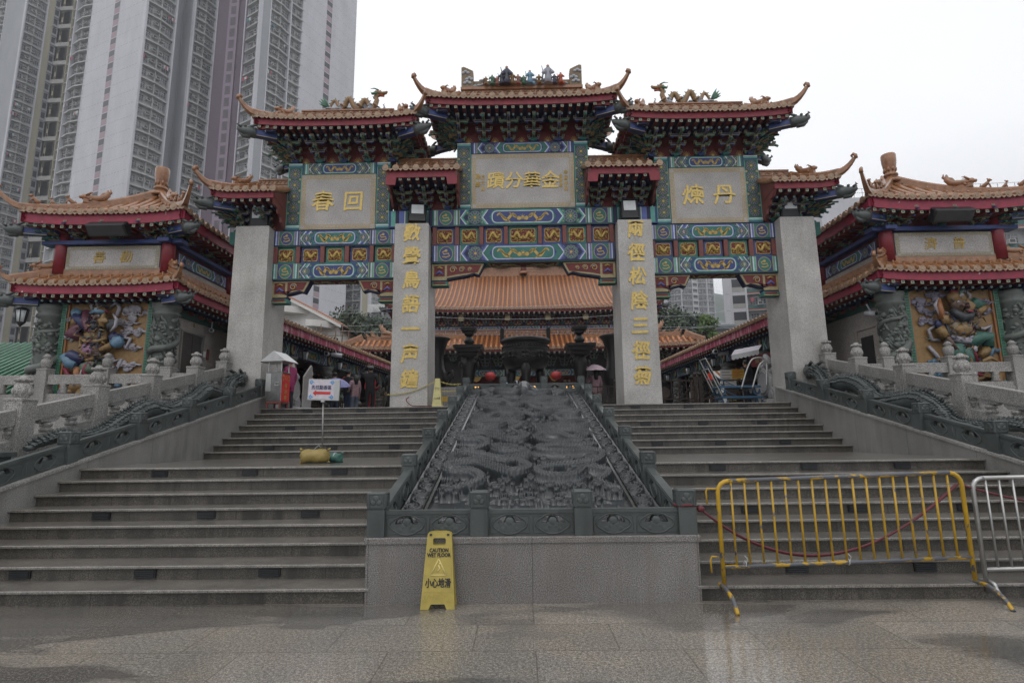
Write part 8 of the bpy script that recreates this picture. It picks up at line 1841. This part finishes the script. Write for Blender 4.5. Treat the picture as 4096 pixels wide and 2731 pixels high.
# red rope
mb = MB(); loop = [(1.555 + .1 * cos(t), .1 + .1 * sin(t), .9 + .006 * sin(t * 3)) for t in np.linspace(0, 6.28, 24)]; mb.tube(loop, .013, 'rope_red', 7); mb.ball((1.7, .06, .86), .032, 'rope_red', 9, (1.3, 1, 1))
for o in (0, .02):
  a, b = Vector((1.7, .06 + o, .86)), Vector((4.235, .0 + o, 1.08)); mb.tube([a.lerp(b, t) - Vector((0, 0, (.54 + o * .7) * 4 * t * (1 - t) * (1 + .25 * (.5 - t)))) for t in np.linspace(0, 1, 30)], .011, 'rope_red', 7)
a, b = Vector((4.26, .02, 1.08)), Vector((6.8, .3, .9)); mb.tube([a.lerp(b, t) - Vector((0, 0, .16 * 4 * t * (1 - t))) for t in np.linspace(0, 1, 24)], .012, 'rope_red', 7)
tag(mb.build('red_rope'), 'dark red rope sagging from the ramp corner post behind the barriers', 'rope')
# trolleys, awning, notice boards in the right archway
def trolley(x, y, z, lab, flip=False):
  root = empty('hand_trolley', (x, y, z), lab, 'trolley', 'blue platform trolleys stacked at the right'); s = -1
  mb = MB(); mb.bbox(x - .55, y - .3, z + .2, x + .6, y + .3, z + .26, 'trolley_blue', .02); part(mb, 'deck', root)
  for u in (-.45, .5):
    for v in (-.22, .22):
      mb = MB(); mb.tube([(x + u, y + v - .025, z + .1), (x + u, y + v + .025, z + .1)], [.1, .1], 'trolley_blue', 16); mb.tube([(x + u, y + v - .03, z + .1), (x + u, y + v + .03, z + .1)], [.06, .06], 'black_metal', 12); part(mb, 'wheel', root)
      mb = MB(); mb.prism([(x + u - .06, z + .21), (x + u + .06, z + .21), (x + u + .02, z + .07), (x + u - .02, z + .07)], y + v - .04, y + v - .032, 'steel'); part(mb, 'caster', root)
  mb = MB(); mb.tube(catm([(x - .5, y - .26, z + .22), (x - .82, y - .26, z + .95), (x - .86, y - .2, z + 1.02), (x - .86, y + .2, z + 1.02), (x - .82, y + .26, z + .95), (x - .5, y + .26, z + .22)], 6), .018, 'steel', 8); part(mb, 'handle', root)
  mb = MB(); mb.bar((x - .64, y - .26, z + .52), (x - .1, y - .26, z + .25), .02, .02, 'trolley_blue'); mb.bar((x - .64, y + .26, z + .52), (x - .1, y + .26, z + .25), .02, .02, 'trolley_blue'); part(mb, 'brace', root)
trolley(6.0, 10.0, TZ, 'blue platform trolley standing on the terrace, under another one'); trolley(5.95, 10.0, TZ + .29, 'upper blue platform trolley stacked on another, its handle the taller')
root = empty('tubular_rack', (6.45, 9.75, TZ), 'bent grey tube rack leaning beside the trolleys at the far right pillar', 'rack')
for o in (0, .3): mb = MB(); mb.tube(catm([(6.0 + o, 9.7, TZ + .45), (6.25 + o, 9.7, TZ + 1.1), (6.45 + o, 9.7, TZ + 1.3 - o * .4), (6.75, 9.7, TZ + 1.2 - o * .5), (6.7, 9.7, TZ + .5)], 6), .022, 'steel', 8); part(mb, 'tube', root)
root = empty('awning', (6.8, 10.9, 3.9), 'white scalloped shop awning below the right corridor eave', 'awning')
mb = MB(); p0, p1, q0, q1 = (6.2, 10.5, 3.92), (7.15, 11.6, 4.0), (6.75, 10.1, 4.2), (7.6, 11.2, 4.25); mb.quad((6.2, 10.75, 3.88), (7.02, 10.75, 4.04), (7.45, 11.5, 4.3), (6.6, 11.5, 4.15), 'sign_white'); mb.quad((6.2, 10.75, 3.87), (6.6, 11.5, 4.14), (7.45, 11.5, 4.29), (7.02, 10.75, 4.03), 'pale'); part(mb, 'canvas', root)
mb = MB(); pts = [(6.2 + .82 * t, 3.88 + .16 * t) for t in np.linspace(0, 1, 43)]; low = [(x, z - .12 - .035 * abs(sin(i * PI / 6))) for i, (x, z) in enumerate(pts)]; mb.prism([(x, z) for x, z in pts] + low[::-1], 10.74, 10.748, 'white_paint'); part(mb, 'valance', root)
root = empty('shop_sign', (7.15, 11.0, 3.75), 'dark red shop sign with gold characters by the far right pillar', 'sign'); Ms = Matrix.Translation((7.2, 11.0, 3.77)) @ Matrix.Rotation(R(-10), 4, 'Y'); mb = MB(); mb.bbox(-.34, 0, -.17, .36, .04, .17, 'banner_dark', .01); mb.xform(Ms); part(mb, 'board', root)
mb = MB(); text_mb(mb, '靈取收', .19, Ms @ face_front(0, -.003, 0), 'gold_dull', .001, .002, .8); part(mb, 'lettering', root)
for (x, y, z, w_, h_, m, lab) in ((6.6, 12.2, 3.3, .5, .6, 'white_paint', 'white printed notice board behind the fence in the right archway'), (6.55, 11.9, 2.75, .3, .3, 'sign_yellow', 'yellow and red printed notice low behind the fence in the right archway'), (6.85, 12.0, 3.45, .4, .3, 'stripe_yellow', 'orange notice board beside the seated man in the right archway')):
  root = empty('notice_board', (x, y, z), lab, 'notice'); mb = MB(); mb.bbox(x - w_ / 2, y, z - h_ / 2, x + w_ / 2, y + .03, z + h_ / 2, m, .006)
  part(mb, 'panel', root); mb = MB()
  for i in range(5): mb.box(x - w_ * .4, y - .004, z + h_ * (.36 - i * .16), x + w_ * (.1 + .25 * (i % 2)), y - .001, z + h_ * (.40 - i * .16), 'sign_red' if m != 'white_paint' else 'mat_grey')
  part(mb, 'print', root)
root = empty('striped_parasol', (6.75, 15, 3.4), 'orange and white striped canopy behind the fence in the right archway', 'canopy')
mb = MB()
for i in range(7): mb.quad((7.2 + i * .12, 14.6, 3.5), (7.32 + i * .12, 14.6, 3.5), (7.35 + i * .11, 15.6, 3.95), (7.24 + i * .11, 15.6, 3.95), 'hall_tile' if i % 2 else 'white_paint')
part(mb, 'canvas', root); mb = MB();
for x in (7.22, 8.02): mb.cyl((x, 14.65, TZ), (x, 14.65, 3.45), .02, 'steel', n=8)
part(mb, 'poles', root)
# ---------------------------------------------------------------- people
for nm, c in (('cloth_black', (.012, .012, .015)), ('cloth_navy', (.02, .022, .032)), ('jeans', (.03, .05, .10)), ('jeans_pale', (.14, .18, .25)), ('cloth_pink', (.45, .29, .32)), ('cloth_magenta', (.3, .03, .12)), ('cloth_grey', (.22, .22, .24)), ('cloth_olive', (.05, .05, .035)), ('cloth_red', (.35, .02, .035)), ('cloth_white', (.5, .5, .54)), ('shoe', (.03, .03, .03)), ('lavender', (.26, .27, .52)), ('umbrella_pink', (.62, .47, .53)), ('umbrella_blue', (.38, .44, .58)), ('eye_dark', (.01, .01, .01))): paint(nm, c, .7, 0, .2, 14, .25)
ARM = {'down': ((.24, .0, 1.14), (.25, .08, .89)), 'front': ((.25, .02, 1.13), (.14, .27, 1.08)), 'head': ((.36, .06, 1.52), (.13, .06, 1.74)), 'bent': ((.27, -.03, 1.14), (.2, .2, 1.05)), 'up': ((.3, .12, 1.22), (.16, .2, 1.4)), 'pray': ((.25, .06, 1.16), (.05, .26, 1.3))}
def person(x, y, h, yaw, top, pants, label, arms=('down', 'down'), hair='hair', hat=None, step=.0, z0=TZ, seated=False, coat=0, longhair=False, hood=None):
  k = h / 1.72; root = empty('person', (x, y, z0), label, 'person')
  V = []; E_ = []; Rr = []; K = []
  def v(p, r, kind, par=None):
    V.append(p); Rr.append(r); K.append(kind)
    if par is not None: E_.append((par, len(V) - 1))
    return len(V) - 1
  hipz = .92 if not seated else .5
  dz = hipz - .92
  pel = v((0, 0, hipz), (.155, .115), 'pants'); sp = v((0, -.01, hipz + .2), (.145, .105), 'top', pel); ch = v((0, -.01, hipz + .42), (.18, .12), 'top', sp); nb = v((0, 0, hipz + .56), (.075, .07), 'top', ch)
  nk = v((0, .012, hipz + .60), (.055, .055), 'skin', nb); hd = v((0, .025, hipz + .68), (.078, .088), 'skin', nk); ht = v((0, .02, hipz + .78), (.062, .075), 'skin', hd)
  for s, am in ((-1, arms[0]), (1, arms[1])):
    e, w_ = ARM[am]; sh = v((s * .185, 0, hipz + .5), (.075, .075), 'top', ch); el = v((s * e[0], e[1], e[2] + dz), (.053, .053), 'top', sh); wr = v((s * w_[0], w_[1], w_[2] + dz), (.036, .03), 'top', el)
    d = (Vector(w_) - Vector(e)).normalized(); hp = Vector((s * w_[0], w_[1], w_[2] + dz)) + Vector((s * d.x, d.y, d.z)) * .08; v(tuple(hp), (.04, .022), 'skin', wr)
    K[-1] = 'skin'
    hip = v((s * .092, 0, hipz - .06), (.1, .1), 'pants', pel)
    if seated: kn = v((s * .12, .42, hipz - .02), (.07, .07), 'pants', hip); an = v((s * .12, .4, .09), (.045, .045), 'pants', kn)
    else: kn = v((s * .1, .03 + s * step * .5, .5), (.066, .068), 'pants', hip); an = v((s * .1, -.02 + s * step, .09), (.045, .05), 'pants', kn)
    to = v((s * .115, an and V[an][1] + .13, .035), (.042, .035), 'shoe', an)
  me = bpy.data.meshes.new('person_body'); me.from_pydata(V, E_, []); ob = bpy.data.objects.new('person_body', me)
  m1 = ob.modifiers.new('skin', 'SKIN'); m2 = ob.modifiers.new('sub', 'SUBSURF'); m2.levels = 2; m2.render_levels = 2; m1.use_smooth_shade = True
  for i, r_ in enumerate(Rr): sv = me.skin_vertices[0].data[i]; sv.radius = r_; sv.use_root = (i == 0)
  nm = evaluated(ob); bpy.data.objects.remove(ob)
  mb = MB(); segs = [(Vector(V[a]), Vector(V[b]), K[b]) for a, b in E_]
  mat = {'pants': pants, 'top': top, 'skin': 'skin', 'shoe': 'shoe'}
  vs = [vv.co.copy() for vv in nm.vertices]; mb.v = [tuple(q) for q in vs]
  for p in nm.polygons:
    c = p.center; best = None; bd = 9
    for a, b, kd in segs:
      ab = b - a; t = max(0, min(1, (c - a).dot(ab) / ab.length_squared)); q = (c - a - ab * t).length
      if q < bd: bd = q; best = (kd, t, a)
    kd = best[0]
    if kd == 'pants' and c.z > hipz - .1 and not seated: kd = 'top' if c.z > hipz - .12 - coat else 'pants'
    if coat and not seated and c.z > hipz - .1 - coat and kd == 'pants': kd = 'top'
    mb.f.append(tuple(p.vertices)); mb.m.append(mb.mi(mat[kd])); mb.sm.append(True)
  bpy.data.meshes.remove(nm)
  hz = hipz + .70
  mb.ball((0, .115, hz - .005), .018, 'skin', 6, (.8, 1, 1.3))
  for s in (-1, 1): mb.ball((s * .03, .103, hz + .025), .009, 'eye_dark', 5); mb.ball((s * .08, .02, hz), .02, 'skin', 6, (.5, 1, 1.5))
  mb.ball((0, .105, hz - .042), .016, 'robe_pink', 5, (1.4, .5, .5))
  for s, am in ((-1, arms[0]), (1, arms[1])):
    e, w_ = ARM[am]; d = Vector((s * (w_[0] - e[0]), w_[1] - e[1], w_[2] - e[2])).normalized(); p = Vector((s * w_[0], w_[1], w_[2] + dz)) + d * .08; n = d.cross(Vector((0, 0, 1)) if abs(d.z) < .8 else Vector((0, 1, 0))).normalized(); o = d.cross(n)
    for i, l in enumerate((.06, .07, .075, .065)): q = p + n * (.024 * (i - 1.5)); mb.tube([q - d * .02, q + d * l * .6, q + d * l + o * .02], [.011, .01, .007], 'skin', 6)
    q = p - n * .04 - d * .03; mb.tube([q, q - n * .02 + d * .03, q - n * .015 + d * .06], [.012, .011, .008], 'skin', 6)
  Mx = Matrix.Translation((x, y, z0)) @ Matrix.Rotation(yaw, 4, 'Z') @ Matrix.Scale(k, 4)
  mb.xform(Mx); o = part(mb, 'body', root)
  mb = MB(); mb.ball((0, -.002, hz + .045), .1, hair, 12, (.92, 1.02, .9));
  if longhair: mb.tube([(0, -.03, hz + .04), (0, -.085, hz - .1), (0, -.1, hz - .3)], [.09, .1, .06], hair, 10)
  mb.xform(Mx); part(mb, 'hair', root)
  if hat: mb = MB(); mb.lathe((0, .0, hz + .05), [(.106, 0), (.108, .03), (.095, .07), (.03, .085)], hat, 14); mb.ball((0, .1, hz + .055), .06, hat, 8, (1.2, 1, .15)); mb.xform(Mx); part(mb, 'cap', root)
  if hood: mb = MB(); mb.ball((0, -.02, hz + .03), .125, hood, 12, (.95, 1, 1.1)); mb.xform(Mx); part(mb, 'hood', root)
  return root, Mx
def umbrella(x, y, z, r_, m, lab, tilt=0, tx=0):
  root = empty('umbrella', (x, y, z), lab, 'umbrella'); M = Matrix.Translation((x, y, z)) @ Matrix.Rotation(tilt, 4, 'X') @ Matrix.Rotation(tx, 4, 'Y'); n = 8; rings = []
  for q, h in ((.02, .30), (.3, .27), (.6, .18), (.85, .06), (1, -.03)):
    ring = []
    for j in range(n * 4):
      a = 2 * PI * j / (n * 4); s_ = 1 - .07 * q * abs(sin(a * n / 2)); ring.append((r_ * q * s_ * cos(a), r_ * q * s_ * sin(a), h * r_ * 1.35 - .02 * q * (1 - s_) * 10))
    rings.append(ring)
  mb = MB(); mb.loft(rings, m, False, True); mb.xform(M); part(mb, 'canopy', root)
  mb = MB(); mb.cyl((0, 0, -.75), (0, 0, .46 * r_), .009, 'black_metal', n=6); mb.tube([(0, 0, -.75), (0, 0, -.8), (.03, 0, -.82), (.05, 0, -.79)], .012, 'black_metal', 6); mb.xform(M); part(mb, 'shaft', root)
  mb = MB()
  for j in range(n): a = 2 * PI * j / n; mb.tube([(0, 0, .38 * r_), (r_ * .6 * cos(a), r_ * .6 * sin(a), .22 * r_), (r_ * cos(a), r_ * sin(a), -.045 * r_)], .004, 'steel', 4)
  mb.xform(M); part(mb, 'ribs', root)
person(-6.55, 15, 1.74, -.5, 'cloth_navy', 'jeans', 'man in a dark hooded jacket and blue jeans just right of the arrow sign', ('front', 'front'))
person(-5.3, 13.5, 1.68, .15, 'cloth_black', 'cloth_black', 'man in black with one hand raised to his cap, left of the left inscribed pillar', ('head', 'bent'), hat='cloth_grey')
person(-7.3, 13.2, 1.5, -.9, 'cloth_pink', 'cloth_navy', 'woman in a pale pink coat and white hood, left of the arrow sign', ('pray', 'pray'), coat=.25, hood='cloth_white')
person(-6.75, 14.1, 1.55, .3, 'cloth_grey', 'jeans', 'dark-haired person under a lavender umbrella, mostly behind the arrow sign', ('up', 'front'))
umbrella(-6.62, 13.9, TZ + 1.14, .5, 'lavender', 'lavender umbrella behind the arrow sign', .25, .15)
person(-6.1, 14.4, 1.5, .8, 'cloth_pink', 'jeans_pale', 'person in a pink top and pale jeans at the right edge of the arrow sign', ('front', 'down'), longhair=True)
person(-6.62, 9.9, 1.45, 1.1, 'cloth_magenta', 'cloth_navy', 'person in a magenta padded jacket partly behind the offering box', ('bent', 'down'), coat=.15)
person(-5.55, 14.6, 1.55, .3, 'cloth_red', 'cloth_red', 'person in striped red clothes half hidden behind the man in black', ('front', 'front'), coat=.3)
person(-5.35, 16, 1.35, .9, 'cloth_olive', 'cloth_olive', 'short person in an olive jacket and cap beside the left inscribed pillar', ('front', 'front'), hat='cloth_black')
person(-4.72, 14.3, 1.7, .0, 'cloth_black', 'cloth_navy', 'person in dark clothes cut off by the left edge of the left inscribed pillar', ('down', 'down'))
person(2.66, 14.6, 1.6, .2, 'cloth_pink', 'cloth_pink', 'long-haired woman in pink under the pale pink umbrella at the right of the ramp head', ('up', 'down'), longhair=True, coat=.4)
umbrella(2.62, 14.5, TZ + 1.6, .44, 'umbrella_pink', 'pale pink umbrella right of the bronze stands', .1)
person(-.35, 18, 1.6, .4, 'cloth_navy', 'cloth_navy', 'person behind the cauldron legs holding a pale blue umbrella', ('up', 'front'))
umbrella(-.35, 17.6, TZ + 1.1, .5, 'umbrella_blue', 'pale blue umbrella seen between the legs of the cauldron', 1.35)
person(7.35, 12.6, 1.6, .4, 'cloth_navy', 'cloth_black', 'seated man in dark blue behind the fence by the far right pillar', ('front', 'front'), seated=False)
hm = bpy.data.materials.new('air'); hm.use_nodes = True; nt = hm.node_tree; nt.nodes.clear()
out = nt.nodes.new('ShaderNodeOutputMaterial'); pv = nt.nodes.new('ShaderNodeVolumePrincipled'); pv.inputs['Density'].default_value = .0007; pv.inputs['Color'].default_value = (.93, .95, 1, 1); pv.inputs['Anisotropy'].default_value = .2
nt.links.new(pv.outputs[0], out.inputs['Volume']); MATS['air'] = hm
mb = MB(); mb.box(-950, -70, -1, 950, 1560, 240, 'air'); tag(mb.build('haze'), kind='stuff')
